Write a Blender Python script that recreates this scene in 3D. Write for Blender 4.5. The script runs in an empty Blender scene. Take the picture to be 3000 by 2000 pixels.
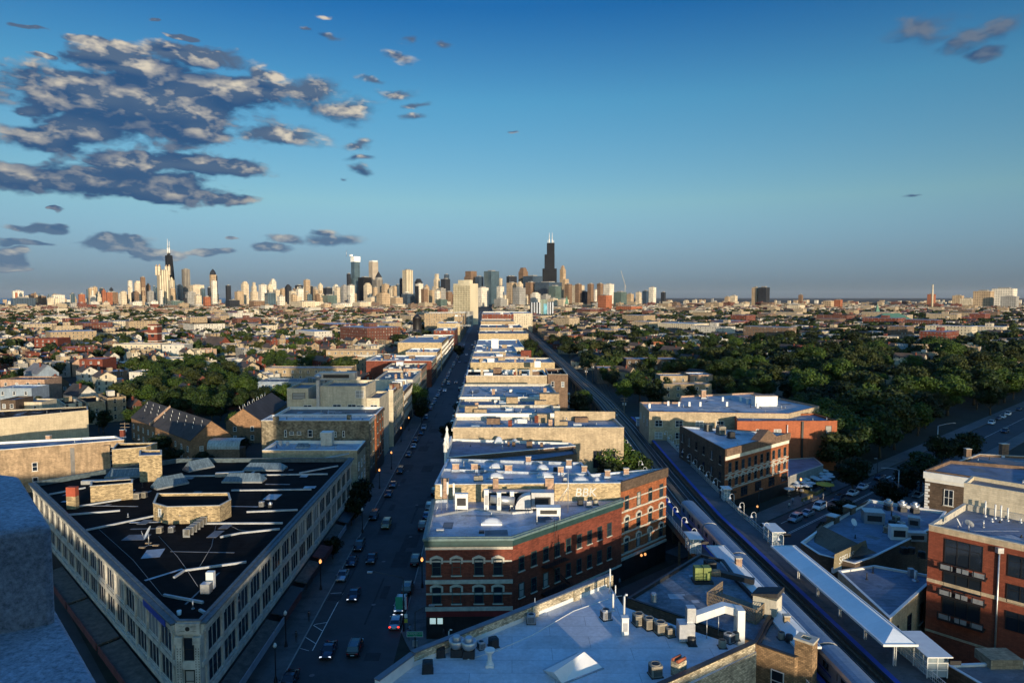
import bpy, math, random
import numpy as np
from mathutils import Vector, Matrix
random.seed(7); R = math.radians
S = bpy.context.scene; COL = S.collection; PI = math.pi
# ---------------------------------------------------------------- camera
CAM_H = 52.0; PITCH = math.atan(129/2000.)
cd = bpy.data.cameras.new('camera'); cam = bpy.data.objects.new('camera', cd); COL.objects.link(cam)
cd.sensor_width = 36; cd.lens = 24; cd.clip_start = .3; cd.clip_end = 90000
cam.location = (0, 0, CAM_H); cam.rotation_euler = (PI/2-PITCH, 0, 0); S.camera = cam
# ---------------------------------------------------------------- light: sun low behind the viewer's right shoulder
SUN_EL = 5.6; SUN_AZ = 17.0          # azimuth measured from straight behind, towards the right
EXPOSURE = 0.35
sd = bpy.data.lights.new('sun', 'SUN'); sun = bpy.data.objects.new('sun', sd); COL.objects.link(sun)
sd.energy = 5.0; sd.angle = R(.5); sd.color = (1, .82, .58)
tosun = Vector((math.sin(R(SUN_AZ))*math.cos(R(SUN_EL)), -math.cos(R(SUN_AZ))*math.cos(R(SUN_EL)), math.sin(R(SUN_EL))))
sun.rotation_euler = tosun.to_track_quat('Z', 'Y').to_euler(); sun.location = (60, -200, 120)
S.view_settings.view_transform = 'Standard'; S.view_settings.look = 'None'; S.view_settings.gamma = 1
S.view_settings.exposure = EXPOSURE
S.cycles.max_bounces = 6; S.cycles.diffuse_bounces = 2; S.cycles.glossy_bounces = 3; S.cycles.volume_bounces = 0
S.cycles.transparent_max_bounces = 8; S.cycles.caustics_reflective = False; S.cycles.caustics_refractive = False
# ---------------------------------------------------------------- node helper
class NT:
    def __init__(s, tree): s.t = tree; s.n = tree.nodes; s.l = tree.links
    def new(s, typ, **kw):
        n = s.n.new(typ)
        for k, v in kw.items():
            if k == 'ins':
                for a, b in v.items(): s.put(n, a, b)
            else: setattr(n, k, v)
        return n
    def put(s, n, a, b):
        if hasattr(b, 'is_output') or isinstance(b, bpy.types.NodeSocket): s.l.new(b, n.inputs[a])
        else: n.inputs[a].default_value = b
    def m(s, op, a, b=None, c=None, clamp=False):
        n = s.n.new('ShaderNodeMath'); n.operation = op; n.use_clamp = clamp
        for i, v in enumerate((a, b, c)):
            if v is not None: s.put(n, i, v)
        return n.outputs[0]
    def vm(s, op, a, b=None, out=0):
        n = s.n.new('ShaderNodeVectorMath'); n.operation = op; s.put(n, 0, a)
        if b is not None:
            if op == 'SCALE': s.put(n, 3, b)
            else: s.put(n, 1, b)
        return n.outputs[out]
    def mix(s, f, a, b, blend='MIX'):
        n = s.n.new('ShaderNodeMix'); n.data_type = 'RGBA'; n.blend_type = blend
        s.put(n, 0, f); s.put(n, 6, a); s.put(n, 7, b); return n.outputs[2]
    def ramp(s, f, stops, interp='LINEAR'):
        n = s.n.new('ShaderNodeValToRGB'); n.color_ramp.interpolation = interp; e = n.color_ramp.elements
        while len(e) < len(stops): e.new(.5)
        for i, (p, c) in enumerate(stops):
            e[i].position = p; e[i].color = c if len(c) == 4 else (*c, 1)
        s.put(n, 0, f); return n.outputs[0]
    def mr(s, v, a, b, c=0., d=1., typ='LINEAR'):
        n = s.n.new('ShaderNodeMapRange'); n.interpolation_type = typ
        for i, x in enumerate((v, a, b, c, d)): s.put(n, i, x)
        return n.outputs[0]
# ---------------------------------------------------------------- sky with clouds
W = bpy.data.worlds.new('World'); S.world = W; W.use_nodes = True; W.node_tree.nodes.clear(); w = NT(W.node_tree)
W.cycles.sampling_method = 'MANUAL'; W.cycles.sample_map_resolution = 256
out = w.new('ShaderNodeOutputWorld'); bg = w.new('ShaderNodeBackground'); w.l.new(bg.outputs[0], out.inputs[0])
SKY_STR = 0.085
bg.inputs[1].default_value = SKY_STR
sky = w.new('ShaderNodeTexSky', sky_type='NISHITA', sun_disc=False, sun_elevation=R(SUN_EL), sun_rotation=R(180-SUN_AZ), altitude=200., air_density=1.0, dust_density=.6, ozone_density=2.2)
tc = w.new('ShaderNodeTexCoord'); sx = w.new('ShaderNodeSeparateXYZ'); w.l.new(tc.outputs['Generated'], sx.inputs[0])
el = w.m('ARCSINE', sx.outputs[2]); az = w.m('ARCTAN2', sx.outputs[0], sx.outputs[1])   # radians; az 0 = straight down the avenue
eld = w.m('MULTIPLY', el, 180/PI); azd = w.m('MULTIPLY', az, 180/PI)
# clear evening sky opposite the sun: pale blue-green low down, deep blue overhead, dull belt at the horizon
tint = w.ramp(w.m('DIVIDE', eld, 60., clamp=True), 
    [(0, (.46, .80, 2.3)), (.02, (.48, .77, 2.05)), (.053, (.66, .90, 1.7)), (.127, (1.10, 1.38, 1.53)), (.26, (.66, 1.36, 1.62)), (.374, (.15, .80, 1.42)), (.50, (.4, 1.5, 3.0)), (1, (.85, 2.1, 4.0))])
behind = w.mr(sx.outputs[1], .1, -.6, 0., 1.)
tint = w.mix(behind, tint, w.mix(1., tint, (3.7, 2.4, 1.5, 1), 'MULTIPLY'))
skyc = w.mix(1., sky.outputs[0], tint, 'MULTIPLY')
def dirpx(x, y):
    a_ = (x*1.27551-1500)/2000.; b_ = (y*1.27551-1000)/2000.; dn = b_*math.cos(PITCH)+math.sin(PITCH); fw = math.cos(PITCH)-b_*math.sin(PITCH)
    return math.degrees(math.atan2(a_, fw)), math.degrees(math.atan2(-dn, math.hypot(a_, fw)))
CLOUDS = [(330,240,320,100),(260,415,270,52),(300,150,170,42),(460,135,150,36),(620,168,60,18),(250,230,200,62),(420,260,180,62),(560,210,180,48),(700,210,120,38),(780,250,110,42),(640,310,130,32),(450,300,160,42),(110,320,130,55),(60,250,60,15),(170,180,80,30),(200,300,150,50),(300,370,170,34),(500,385,160,30),(180,420,210,40),(350,440,210,28),(520,460,90,16),(40,400,110,40),(250,103,110,13),(110,132,60,9),(410,80,40,8),(60,62,40,7),(855,185,42,11),(900,215,60,16),(930,130,45,18),(940,95,30,10),(1020,95,28,12),(955,245,40,9),(960,272,45,10),(820,335,45,16),(830,365,32,10),(825,393,32,17),(778,412,14,5),(760,83,35,9),(700,74,20,6),(740,42,28,7),(355,47,18,7),(1180,303,28,6),(85,522,80,15),(60,560,90,12),(30,590,60,24),(250,560,110,27),(360,585,70,17),(300,548,30,14),(470,580,60,12),(620,567,52,14),(655,545,45,15),(765,550,82,17),(750,532,40,10),(535,547,20,5),(40,615,60,6),(140,480,18,8),(2125,60,110,44),(2200,95,60,26),(2290,60,70,38),(2255,120,50,20),(2240,75,60,25),(2085,454,25,5)]
def noise_group():
    g = bpy.data.node_groups.new('cloud_noise', 'ShaderNodeTree'); q = NT(g)
    g.interface.new_socket('P', in_out='INPUT', socket_type='NodeSocketVector'); g.interface.new_socket('N', in_out='OUTPUT', socket_type='NodeSocketFloat')
    gi = g.nodes.new('NodeGroupInput'); go = g.nodes.new('NodeGroupOutput'); sc = q.vm('MULTIPLY', gi.outputs[0], (.165, .33, 1.))
    n1 = q.new('ShaderNodeTexNoise', ins={'Vector': sc, 'Scale': 1.0, 'Detail': 4., 'Roughness': .5}).outputs[0]
    v1 = q.new('ShaderNodeTexVoronoi', feature='F1', ins={'Vector': q.vm('ADD', q.vm('MULTIPLY', sc, (1.5, 1.5, 1.)), q.vm('SCALE', q.new('ShaderNodeTexNoise', ins={'Vector': sc, 'Scale': 2.2, 'Detail': 4.}).outputs['Color'], .9)), 'Scale': 1.6, 'Detail': 2., 'Roughness': .6}).outputs[0]
    n2 = q.new('ShaderNodeTexNoise', ins={'Vector': q.vm('ADD', sc, (7.1, 3.3, 0)), 'Scale': 6., 'Detail': 5., 'Roughness': .62}).outputs[0]
    D = q.m('ADD', q.m('MULTIPLY', q.m('SUBTRACT', n1, .5), 2.7), q.m('ADD', q.m('MULTIPLY', q.m('SUBTRACT', .42, v1), 1.0), q.m('MULTIPLY', q.m('SUBTRACT', n2, .5), .55)))
    q.l.new(D, go.inputs[0]); return g
ng = noise_group(); Pv = w.new('ShaderNodeCombineXYZ', ins={0: azd, 1: eld, 2: 0.}).outputs[0]
def nz_(off):
    n = w.new('ShaderNodeGroup'); n.node_tree = ng; w.put(n, 0, w.vm('ADD', Pv, off)); return n.outputs[0]
warp = w.new('ShaderNodeTexNoise', ins={'Vector': w.vm('MULTIPLY', Pv, (.3, .6, 1.)), 'Scale': 1., 'Detail': 3.}).outputs['Color']
Pw = w.vm('ADD', Pv, w.vm('MULTIPLY', w.vm('SUBTRACT', warp, (.5, .5, .5)), (3.4, 1.5, 0)))
def field(P):
    acc = None
    for (cx_, cy_, rx, ry) in CLOUDS:
        a, e = dirpx(cx_, cy_); a2, _ = dirpx(cx_+rx, cy_); _, e2 = dirpx(cx_, cy_-ry)
        d = w.vm('MULTIPLY', w.vm('SUBTRACT', P, (a, e, 0)), (1/abs(a2-a)/1.12, 1/abs(e2-e)/1.12, 0)); v = w.m('SUBTRACT', 1., w.vm('LENGTH', d, out=1))
        acc = v if acc is None else w.m('SMOOTH_MAX', acc, v, .2)
    return w.m('MAXIMUM', acc, -1.5)
n0 = nz_((0, 0, 0)); n1_ = nz_((.42, .62, 0)); acc0 = field(Pw); acc1 = field(w.vm('ADD', Pw, (.3, 1.15, 0)))
d0 = w.m('ADD', w.m('MULTIPLY', acc0, 2.0), w.m('ADD', w.m('MULTIPLY', n0, .72), .22))
cover = w.mr(d0, -.05, w.mr(azd, -22., -14., .6, 1.5), 0., 1., 'SMOOTHSTEP')
relief = w.mr(w.m('SUBTRACT', n0, n1_), -.06, .92, 0., 1.)
edge = w.m('MULTIPLY', w.mr(w.m('SUBTRACT', acc0, acc1), -.25, .55, .12, 1.), w.mr(eld, 7.5, 12.5, .55, 1.))
lit = w.m('MULTIPLY', w.m('MULTIPLY', relief, edge), w.mr(azd, 3., 14., 1.35, .06), clamp=True)
body = w.mix(w.mr(w.m('ADD', w.m('MULTIPLY', edge, .9), w.m('MULTIPLY', relief, .75)), .15, 1.2), (.022, .072, .18, 1), (.105, .150, .225, 1))
ccol = w.vm('SCALE', w.mix(lit, body, (.66, .58, .46, 1)), 1/SKY_STR*.85)
cov = w.m('MULTIPLY', w.m('MULTIPLY', cover, .95), w.mr(eld, .8, 6., .5, 1.))
cov = w.m('MULTIPLY', cov, w.m('GREATER_THAN', eld, .8))
fin = w.mix(cov, skyc, ccol)
w.l.new(fin, bg.inputs[0])
# ---------------------------------------------------------------- survey helpers: photo point on a height -> world
def G(x, y, z=0.):
    a = (x-1500)/2000.; b = (y-1000)/2000.
    dn = b*math.cos(PITCH)+math.sin(PITCH); fw = math.cos(PITCH)-b*math.sin(PITCH); t = (CAM_H-z)/dn
    return (a*t, fw*t)
def GY(x, y, Y):
    a = (x-1500)/2000.; b = (y-1000)/2000.
    dn = b*math.cos(PITCH)+math.sin(PITCH); fw = math.cos(PITCH)-b*math.sin(PITCH); t = Y/fw
    return (a*t, CAM_H-dn*t)
def AX(Y, t=0.): return -21-.034*Y+t          # the avenue's centre line, t metres to its right
# ---------------------------------------------------------------- mesh builder
class MB:
    def __init__(s): s.v = []; s.f = []; s.mi = []; s.sm = []
    def face(s, pts, mi=0, smooth=False):
        b = len(s.v); s.v.extend([tuple(p) for p in pts]); s.f.append(tuple(range(b, b+len(pts)))); s.mi.append(mi); s.sm.append(smooth)
    def box(s, x0, x1, y0, y1, z0, z1, mi=0, M=None, bot=True):
        P = [Vector(p) for p in ((x0,y0,z0),(x1,y0,z0),(x1,y1,z0),(x0,y1,z0),(x0,y0,z1),(x1,y0,z1),(x1,y1,z1),(x0,y1,z1))]
        if M is not None: P = [M @ p for p in P]
        b = len(s.v); s.v.extend([tuple(p) for p in P])
        F = [(4,5,6,7),(0,1,5,4),(1,2,6,5),(2,3,7,6),(3,0,4,7)]+([(3,2,1,0)] if bot else [])
        for q in F: s.f.append(tuple(b+i for i in q)); s.mi.append(mi); s.sm.append(False)
        return s
    def prism(s, poly, z0, z1, mi=0, top=True, bot=False, side=True, mt=None):
        if area(poly) < 0: poly = poly[::-1]
        b = len(s.v); n = len(poly)
        s.v.extend([(p[0], p[1], z0) for p in poly]); s.v.extend([(p[0], p[1], z1) for p in poly])
        if side:
            for i in range(n):
                j = (i+1) % n; s.f.append((b+i, b+j, b+n+j, b+n+i)); s.mi.append(mi); s.sm.append(False)
        if top: s.f.append(tuple(b+n+i for i in range(n))); s.mi.append(mi if mt is None else mt); s.sm.append(False)
        if bot: s.f.append(tuple(b+i for i in range(n))[::-1]); s.mi.append(mi); s.sm.append(False)
        return s
    def ring(s, outer, inner, z0, z1, mi=0):
        if area(outer) < 0: outer = outer[::-1]; inner = inner[::-1]
        n = len(outer); b = len(s.v)
        for pl, z in ((outer, z0), (outer, z1), (inner, z1), (inner, z0)): s.v.extend([(p[0], p[1], z) for p in pl])
        for i in range(n):
            j = (i+1) % n
            for k in range(3 if z0 >= z1 else 4):
                a, c = k*n, ((k+1) % 4)*n
                s.f.append((b+a+i, b+a+j, b+c+j, b+c+i)); s.mi.append(mi); s.sm.append(False)
        return s
    def tube(s, pts, r, n=6, mi=0, r1=None, smooth=True, cap=True):
        pts = [Vector(p) for p in pts]; b = len(s.v); m = len(pts)
        for i, p in enumerate(pts):
            d = (pts[min(i+1, m-1)]-pts[max(i-1, 0)]).normalized()
            u = d.cross(Vector((0, 0, 1)) if abs(d.z) < .95 else Vector((1, 0, 0))).normalized(); v = d.cross(u)
            rr = r if r1 is None else r+(r1-r)*i/(m-1)
            for k in range(n):
                a = 2*PI*k/n; s.v.append(tuple(p+u*math.cos(a)*rr+v*math.sin(a)*rr))
        for i in range(m-1):
            for k in range(n):
                j = (k+1) % n; s.f.append((b+i*n+k, b+i*n+j, b+(i+1)*n+j, b+(i+1)*n+k)); s.mi.append(mi); s.sm.append(smooth)
        if cap:
            s.f.append(tuple(b+k for k in range(n))[::-1]); s.mi.append(mi); s.sm.append(False)
            s.f.append(tuple(b+(m-1)*n+k for k in range(n))); s.mi.append(mi); s.sm.append(False)
        return s
    def lathe(s, c, prof, n=12, mi=0, smooth=True):
        b = len(s.v); m = len(prof)
        for (r, z) in prof:
            for k in range(n): a = 2*PI*k/n; s.v.append((c[0]+r*math.cos(a), c[1]+r*math.sin(a), c[2]+z))
        for i in range(m-1):
            for k in range(n):
                j = (k+1) % n; s.f.append((b+i*n+k, b+i*n+j, b+(i+1)*n+j, b+(i+1)*n+k)); s.mi.append(mi); s.sm.append(smooth)
        s.f.append(tuple(b+(m-1)*n+k for k in range(n))); s.mi.append(mi); s.sm.append(False)
        return s
    def mesh(s, name, mats, off=(0, 0, 0)):
        me = bpy.data.meshes.new(name); v = np.array(s.v, dtype=np.float64).reshape(-1, 3)-np.array(off)
        me.from_pydata(v.tolist(), [], s.f)
        for m in (mats if isinstance(mats, (list, tuple)) else [mats]): me.materials.append(m)
        me.polygons.foreach_set('material_index', np.array(s.mi, dtype=np.int32)); me.polygons.foreach_set('use_smooth', np.array(s.sm, dtype=bool))
        auto_uv(me, np.array(off)); me.update(); return me
    def build(s, name, mats, parent=None, off=None):
        if off is None: off = tuple(origin(parent)) if parent else (0, 0, 0)
        o = bpy.data.objects.new(name, s.mesh(name, mats, off)); COL.objects.link(o)
        if parent: o.parent = parent
        return o
def auto_uv(me, off=0.):
    me.update(); nl = len(me.loops); nf = len(me.polygons)
    if not nl: return
    co = np.empty(len(me.vertices)*3); me.vertices.foreach_get('co', co); co = co.reshape(-1, 3)
    li = np.empty(nl, dtype=np.int32); me.loops.foreach_get('vertex_index', li)
    no = np.empty(nf*3); me.polygons.foreach_get('normal', no); no = no.reshape(-1, 3)
    lt = np.empty(nf, dtype=np.int32); me.polygons.foreach_get('loop_total', lt)
    N = np.repeat(no, lt, axis=0); P = co[li]+off; flat = np.abs(N[:, 2]) > .75
    T = np.stack([-N[:, 1], N[:, 0]], 1); T /= np.maximum(np.linalg.norm(T, axis=1, keepdims=True), 1e-6)
    u = np.where(flat, P[:, 0], (P[:, :2]*T).sum(1)); v = np.where(flat, P[:, 1], P[:, 2])
    uv = me.uv_layers.new(name='UVMap'); uv.data.foreach_set('uv', np.stack([u, v], 1).ravel().astype(np.float32))
def area(p): return .5*sum(p[i][0]*p[(i+1) % len(p)][1]-p[(i+1) % len(p)][0]*p[i][1] for i in range(len(p)))
def origin(o):
    v = Vector((0, 0, 0))
    while o is not None: v += o.location; o = o.parent
    return v
def tag(o, label=None, cat=None, group=None, kind=None):
    for k, v in (('label', label), ('category', cat), ('group', group), ('kind', kind)):
        if v: o[k] = v
    return o
def empty(name, loc, label=None, cat=None, group=None, rz=0):
    o = bpy.data.objects.new(name, None); COL.objects.link(o); o.location = loc; o.rotation_euler.z = rz; o.empty_display_size = .5
    return tag(o, label, cat, group)
KIDS = {}
def copy_tree(o, parent=None):
    c = o.copy(); COL.objects.link(c); c.parent = parent
    if o.name not in KIDS: KIDS[o.name] = list(o.children)
    for ch in KIDS[o.name]: copy_tree(ch, c)
    return c
def inset(poly, d):
    if area(poly) < 0: poly = poly[::-1]
    n = len(poly); r = []
    for i in range(n):
        a, b, c = Vector(poly[i-1][:2]), Vector(poly[i][:2]), Vector(poly[(i+1) % n][:2])
        e1 = (b-a).normalized(); e2 = (c-b).normalized(); n1 = Vector((-e1.y, e1.x)); n2 = Vector((-e2.y, e2.x))
        k = (n1+n2); L = k.length
        k = k/L if L > 1e-6 else n1
        r.append(tuple(b+k*(d/max(.35, k.dot(n1)))))
    return r
def ccw(p): return p if area(p) > 0 else p[::-1]
# ---------------------------------------------------------------- materials
MATS = {}
def newmat(name):
    m = bpy.data.materials.new(name); m.use_nodes = True; t = NT(m.node_tree); t.n.clear()
    o = t.new('ShaderNodeOutputMaterial'); b = t.new('ShaderNodeBsdfPrincipled'); t.l.new(b.outputs[0], o.inputs[0])
    return m, t, b
def uvn(t): return t.new('ShaderNodeTexCoord').outputs['UV']
def flatmat(name, col, rough=.7, metal=0., var=.25, scale=.7, rnd=0., spec=.4, bump=0.):
    if name in MATS: return MATS[name]
    m, t, b = newmat(name)
    n = t.new('ShaderNodeTexNoise', ins={'Vector': t.new('ShaderNodeTexCoord').outputs['Object'], 'Scale': scale, 'Detail': 6., 'Roughness': .65}).outputs[0]
    f = t.mr(n, .3, .7, 1-var, 1+var)
    if rnd:
        oi = t.new('ShaderNodeObjectInfo').outputs['Random']; f = t.m('MULTIPLY', f, t.mr(oi, 0, 1, 1-rnd, 1+rnd))
    t.put(b, 'Base Color', t.vm('SCALE', (*col,), f)); b.inputs['Roughness'].default_value = rough; b.inputs['Metallic'].default_value = metal
    b.inputs['Specular IOR Level'].default_value = spec
    if bump:
        bp = t.new('ShaderNodeBump', ins={'Strength': bump, 'Distance': .05, 'Height': n}); t.l.new(bp.outputs[0], b.inputs['Normal'])
    MATS[name] = m; return m
def brickmat(name, col, mortar=None, var=.35, bw=.62, bh=.2, stain=.35, win=None, rnd=0., band=None):
    """Masonry in metres (UV); win=(cell w, cell h, window w, window h, sill) adds a regular grid of far windows."""
    if name in MATS: return MATS[name]
    m, t, b = newmat(name); uv = uvn(t)
    col = Vector(col); mo = Vector(mortar) if mortar else col*.72
    br = t.new('ShaderNodeTexBrick', ins={'Vector': uv, 'Color1': (*(col*(1+var*.6)), 1), 'Color2': (*(col*(1-var)), 1), 'Mortar': (*mo, 1), 'Scale': 1., 'Mortar Size': .018, 'Mortar Smooth': .3, 'Bias': 0., 'Brick Width': bw, 'Row Height': bh})
    br.offset = .5
    n1 = t.new('ShaderNodeTexNoise', ins={'Vector': uv, 'Scale': .35, 'Detail': 7., 'Roughness': .7}).outputs[0]
    n2 = t.new('ShaderNodeTexNoise', ins={'Vector': uv, 'Scale': 2.3, 'Detail': 5., 'Roughness': .7}).outputs[0]
    sv = t.new('ShaderNodeTexNoise', ins={'Vector': t.vm('MULTIPLY', uv, (1.6, .22, 1)), 'Scale': 1., 'Detail': 5.}).outputs[0]   # rain streaks
    f = t.m('MULTIPLY', t.mr(n1, .3, .7, 1-stain, 1+stain*.7), t.mr(n2, .3, .7, .85, 1.15))
    f = t.m('MULTIPLY', f, t.mr(sv, .35, .65, 1-stain*.5, 1.08))
    if rnd:
        oi = t.new('ShaderNodeObjectInfo').outputs['Random']; f = t.m('MULTIPLY', f, t.mr(oi, 0, 1, 1-rnd, 1+rnd))
    c = t.vm('SCALE', br.outputs[0], f); rough = .85
    if win:
        cw, ch, ww, wh, sill = win
        s = t.new('ShaderNodeSeparateXYZ'); t.l.new(uv, s.inputs[0])
        U = t.m('DIVIDE', s.outputs[0], cw); V = t.m('DIVIDE', t.m('SUBTRACT', s.outputs[1], sill), ch)
        fu = t.m('FRACT', U); fv = t.m('FRACT', V)
        inu = t.m('LESS_THAN', t.m('ABSOLUTE', t.m('SUBTRACT', fu, .5)), ww/cw/2); inv = t.m('LESS_THAN', fv, wh/ch)
        cell = t.new('ShaderNodeTexWhiteNoise', ins={0: t.new('ShaderNodeCombineXYZ', ins={0: t.m('FLOOR', U), 1: t.m('FLOOR', V), 2: 0.}).outputs[0]}).outputs[0]
        geo = t.new('ShaderNodeNewGeometry'); nz = t.new('ShaderNodeSeparateXYZ'); t.l.new(geo.outputs['Normal'], nz.inputs[0])
        w_ = t.m('MULTIPLY', t.m('MULTIPLY', inu, inv), t.m('LESS_THAN', t.m('ABSOLUTE', nz.outputs[2]), .3))
        w_ = t.m('MULTIPLY', w_, t.m('GREATER_THAN', cell, .12))
        fr = t.m('GREATER_THAN', t.m('ABSOLUTE', t.m('SUBTRACT', fu, .5)), (ww-.22)/cw/2); fr = t.m('MAXIMUM', fr, t.m('LESS_THAN', t.m('ABSOLUTE', t.m('SUBTRACT', fv, wh/ch*.5)), .05/ch*1.3))
        wc = t.mix(t.mr(cell, .75, .9), (.02, .025, .03, 1), (.28, .26, .22, 1)); wc = t.mix(t.m('MULTIPLY', fr, .9), wc, (.45, .42, .38, 1))
        c = t.mix(w_, c, wc); t.put(b, 'Roughness', t.mr(w_, 0, 1, .85, .25))
    else: b.inputs['Roughness'].default_value = .85
    t.put(b, 'Base Color', c); b.inputs['Specular IOR Level'].default_value = .3
    MATS[name] = m; return m
def roofmat(name, col, seam=True, var=.3, rough=.7, w=6., h=.95, patch=.0, spec=.4, sm=.5):
    if name in MATS: return MATS[name]
    m, t, b = newmat(name); uv = uvn(t)
    n1 = t.new('ShaderNodeTexNoise', ins={'Vector': uv, 'Scale': .16, 'Detail': 8., 'Roughness': .68, 'Distortion': .6}).outputs[0]
    n2 = t.new('ShaderNodeTexNoise', ins={'Vector': uv, 'Scale': 1.9, 'Detail': 8., 'Roughness': .75}).outputs[0]
    f = t.m('MULTIPLY', t.mr(n1, .32, .68, 1-var, 1+var*.7), t.mr(n2, .3, .7, 1-var*.8, 1+var*.8))
    if seam:
        br = t.new('ShaderNodeTexBrick', ins={'Vector': uv, 'Color1': (1, 1, 1, 1), 'Color2': (.88, .88, .88, 1), 'Mortar': (sm, sm, sm, 1), 'Scale': 1., 'Mortar Size': .035, 'Mortar Smooth': .5, 'Brick Width': w, 'Row Height': h})
        f = t.m('MULTIPLY', f, br.outputs[0])
    c = t.vm('SCALE', (*col,), f)
    n3 = t.new('ShaderNodeTexNoise', ins={'Vector': t.vm('MULTIPLY', uv, (.5, .8, 1)), 'Scale': .45, 'Detail': 9., 'Roughness': .7, 'Distortion': 1.2}).outputs[0]
    pt_ = patch or (.55 if seam else .3)
    c = t.mix(t.mr(n3, .53, .60, 0, pt_), c, t.vm('SCALE', c, .50)); c = t.mix(t.mr(n3, .40, .36, 0, pt_*.6), c, t.vm('SCALE', c, 1.35))
    if patch: c = t.mix(t.mr(n1, .56, .62, 0, patch), c, (*[x*.35 for x in col], 1))
    t.put(b, 'Base Color', c); t.put(b, 'Roughness', t.mr(n2, .3, .7, rough-.12, rough+.15)); b.inputs['Specular IOR Level'].default_value = spec
    bp = t.new('ShaderNodeBump', ins={'Strength': .35, 'Distance': .04, 'Height': n2}); t.l.new(bp.outputs[0], b.inputs['Normal'])
    MATS[name] = m; return m
def glassmat(name, col=(.012, .018, .028), rough=.08, var=True):
    if name in MATS: return MATS[name]
    m, t, b = newmat(name); oi = t.new('ShaderNodeObjectInfo').outputs['Random']
    c = t.ramp(oi, [(0, col), (.62, tuple(x*1.5 for x in col)), (.68, (.30, .29, .27)), (.8, (.20, .22, .24)), (.86, tuple(x*2 for x in col)), (1, col)], 'CONSTANT') if var else None
    if var: t.put(b, 'Base Color', c)
    else: b.inputs['Base Color'].default_value = (*col, 1)
    b.inputs['Roughness'].default_value = rough; b.inputs['Specular IOR Level'].default_value = .6
    MATS[name] = m; return m
def emit(name, col, s):
    if name in MATS: return MATS[name]
    m, t, b = newmat(name); b.inputs['Base Color'].default_value = (*col, 1); b.inputs['Emission Color'].default_value = (*col, 1); b.inputs['Emission Strength'].default_value = s
    MATS[name] = m; return m
def clearglass(name):
    if name in MATS: return MATS[name]
    m, t, b = newmat(name); b.inputs['Base Color'].default_value = (.6, .7, .75, 1); b.inputs['Roughness'].default_value = .1; b.inputs['Alpha'].default_value = .35
    MATS[name] = m; return m
WHITE = flatmat('white_paint', (.62, .62, .60), .55, var=.12)
STONE = flatmat('limestone', (.42, .39, .33), .8, var=.25, scale=1.5)
METAL = flatmat('galvanised_metal', (.42, .43, .44), .38, metal=.65, var=.2, scale=2., rnd=.15)
DKMETAL = flatmat('dark_metal', (.03, .032, .035), .5, metal=.3)
BLACK = flatmat('black_paint', (.012, .012, .014), .5)
TANMET = flatmat('beige_metal', (.26, .23, .18), .5, var=.15, rnd=.2)
GRILL = flatmat('fan_grille', (.02, .02, .022), .5)
GLASS = glassmat('window_glass')
GLASSP = glassmat('plain_dark_glass', var=False)
WOOD = flatmat('weathered_wood', (.20, .15, .10), .85, var=.4, scale=3)
COPPER = flatmat('verdigris_copper', (.10, .155, .16), .6, var=.3, scale=1.2)
TERRA = flatmat('glazed_terracotta', (.40, .385, .345), .5, var=.45, scale=.8)
GREENP = flatmat('green_frame_paint', (.02, .05, .05), .5)
LAMPGLOW = emit('lamp_glow', (1., .42, .13), 1.0)
# ================================================================ materials of the place
def leafmat(name, col):
    if name in MATS: return MATS[name]
    m, t, b = newmat(name)
    n = t.new('ShaderNodeTexNoise', ins={'Vector': t.new('ShaderNodeTexCoord').outputs['Object'], 'Scale': .45, 'Detail': 4.}).outputs[0]
    n2 = t.new('ShaderNodeTexNoise', ins={'Vector': t.new('ShaderNodeTexCoord').outputs['Object'], 'Scale': 4., 'Detail': 2.}).outputs[0]
    oi = t.new('ShaderNodeObjectInfo').outputs['Random']
    f = t.m('MULTIPLY', t.m('MULTIPLY', t.mr(n, .3, .7, .65, 1.35), t.mr(n2, .3, .7, .75, 1.25)), t.mr(oi, 0, 1, .75, 1.25))
    c = t.mix(t.mr(n, .35, .65), (*col, 1), (col[0]*1.25, col[1]*1.15, col[2]*.8, 1))
    t.put(b, 'Base Color', t.vm('SCALE', c, f)); b.inputs['Roughness'].default_value = .6; b.inputs['Specular IOR Level'].default_value = .2
    MATS[name] = m; return m
LEAF = [leafmat('leaves_deep', (.014, .028, .007)), leafmat('leaves_olive', (.025, .034, .010)), leafmat('leaves_fresh', (.030, .056, .010)), leafmat('leaves_dark', (.008, .015, .005))]
BARK = flatmat('bark', (.07, .055, .04), .9, var=.4, scale=4)
asph = roofmat('asphalt', (.043, .045, .050), seam=False, var=.28, rough=.8)
conc = roofmat('concrete_paving', (.10, .105, .11), seam=True, w=1.6, h=1.6, var=.22, rough=.85, sm=.7)
kerbm = flatmat('kerb_stone', (.24, .24, .23), .85)
paint = flatmat('road_paint', (.55, .55, .53), .7, var=.35, scale=2)
soil = roofmat('yards', (.020, .022, .016), seam=False, var=.5, rough=.95)
WN = (3.4, 3.3, 1.1, 1.7, 1.3)
PAL = {  # masonry and siding of the town
 'tan': (.36, .27, .17), 'tan2': (.31, .225, .14), 'cream': (.52, .45, .33), 'buff': (.42, .33, .22), 'red': (.165, .043, .026), 'red2': (.13, .045, .03),
 'orange': (.30, .10, .042), 'brown': (.17, .11, .075), 'grey': (.26, .25, .23), 'white': (.50, .47, .41), 'blue': (.22, .27, .33), 'dkbrown': (.10, .07, .05), 'pink': (.40, .26, .18), 'bricktan': (.27, .155, .085)}
def wallm(k, win=False):
    if k in ('cream', 'white', 'blue', 'grey'): return brickmat('wall_'+k+('_win' if win else ''), PAL[k], var=.08, bw=2.4, bh=.3, stain=.22, win=WN if win else None)
    return brickmat('wall_'+k+('_win' if win else ''), PAL[k], var=.3, stain=.32, win=WN if win else None)
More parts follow.
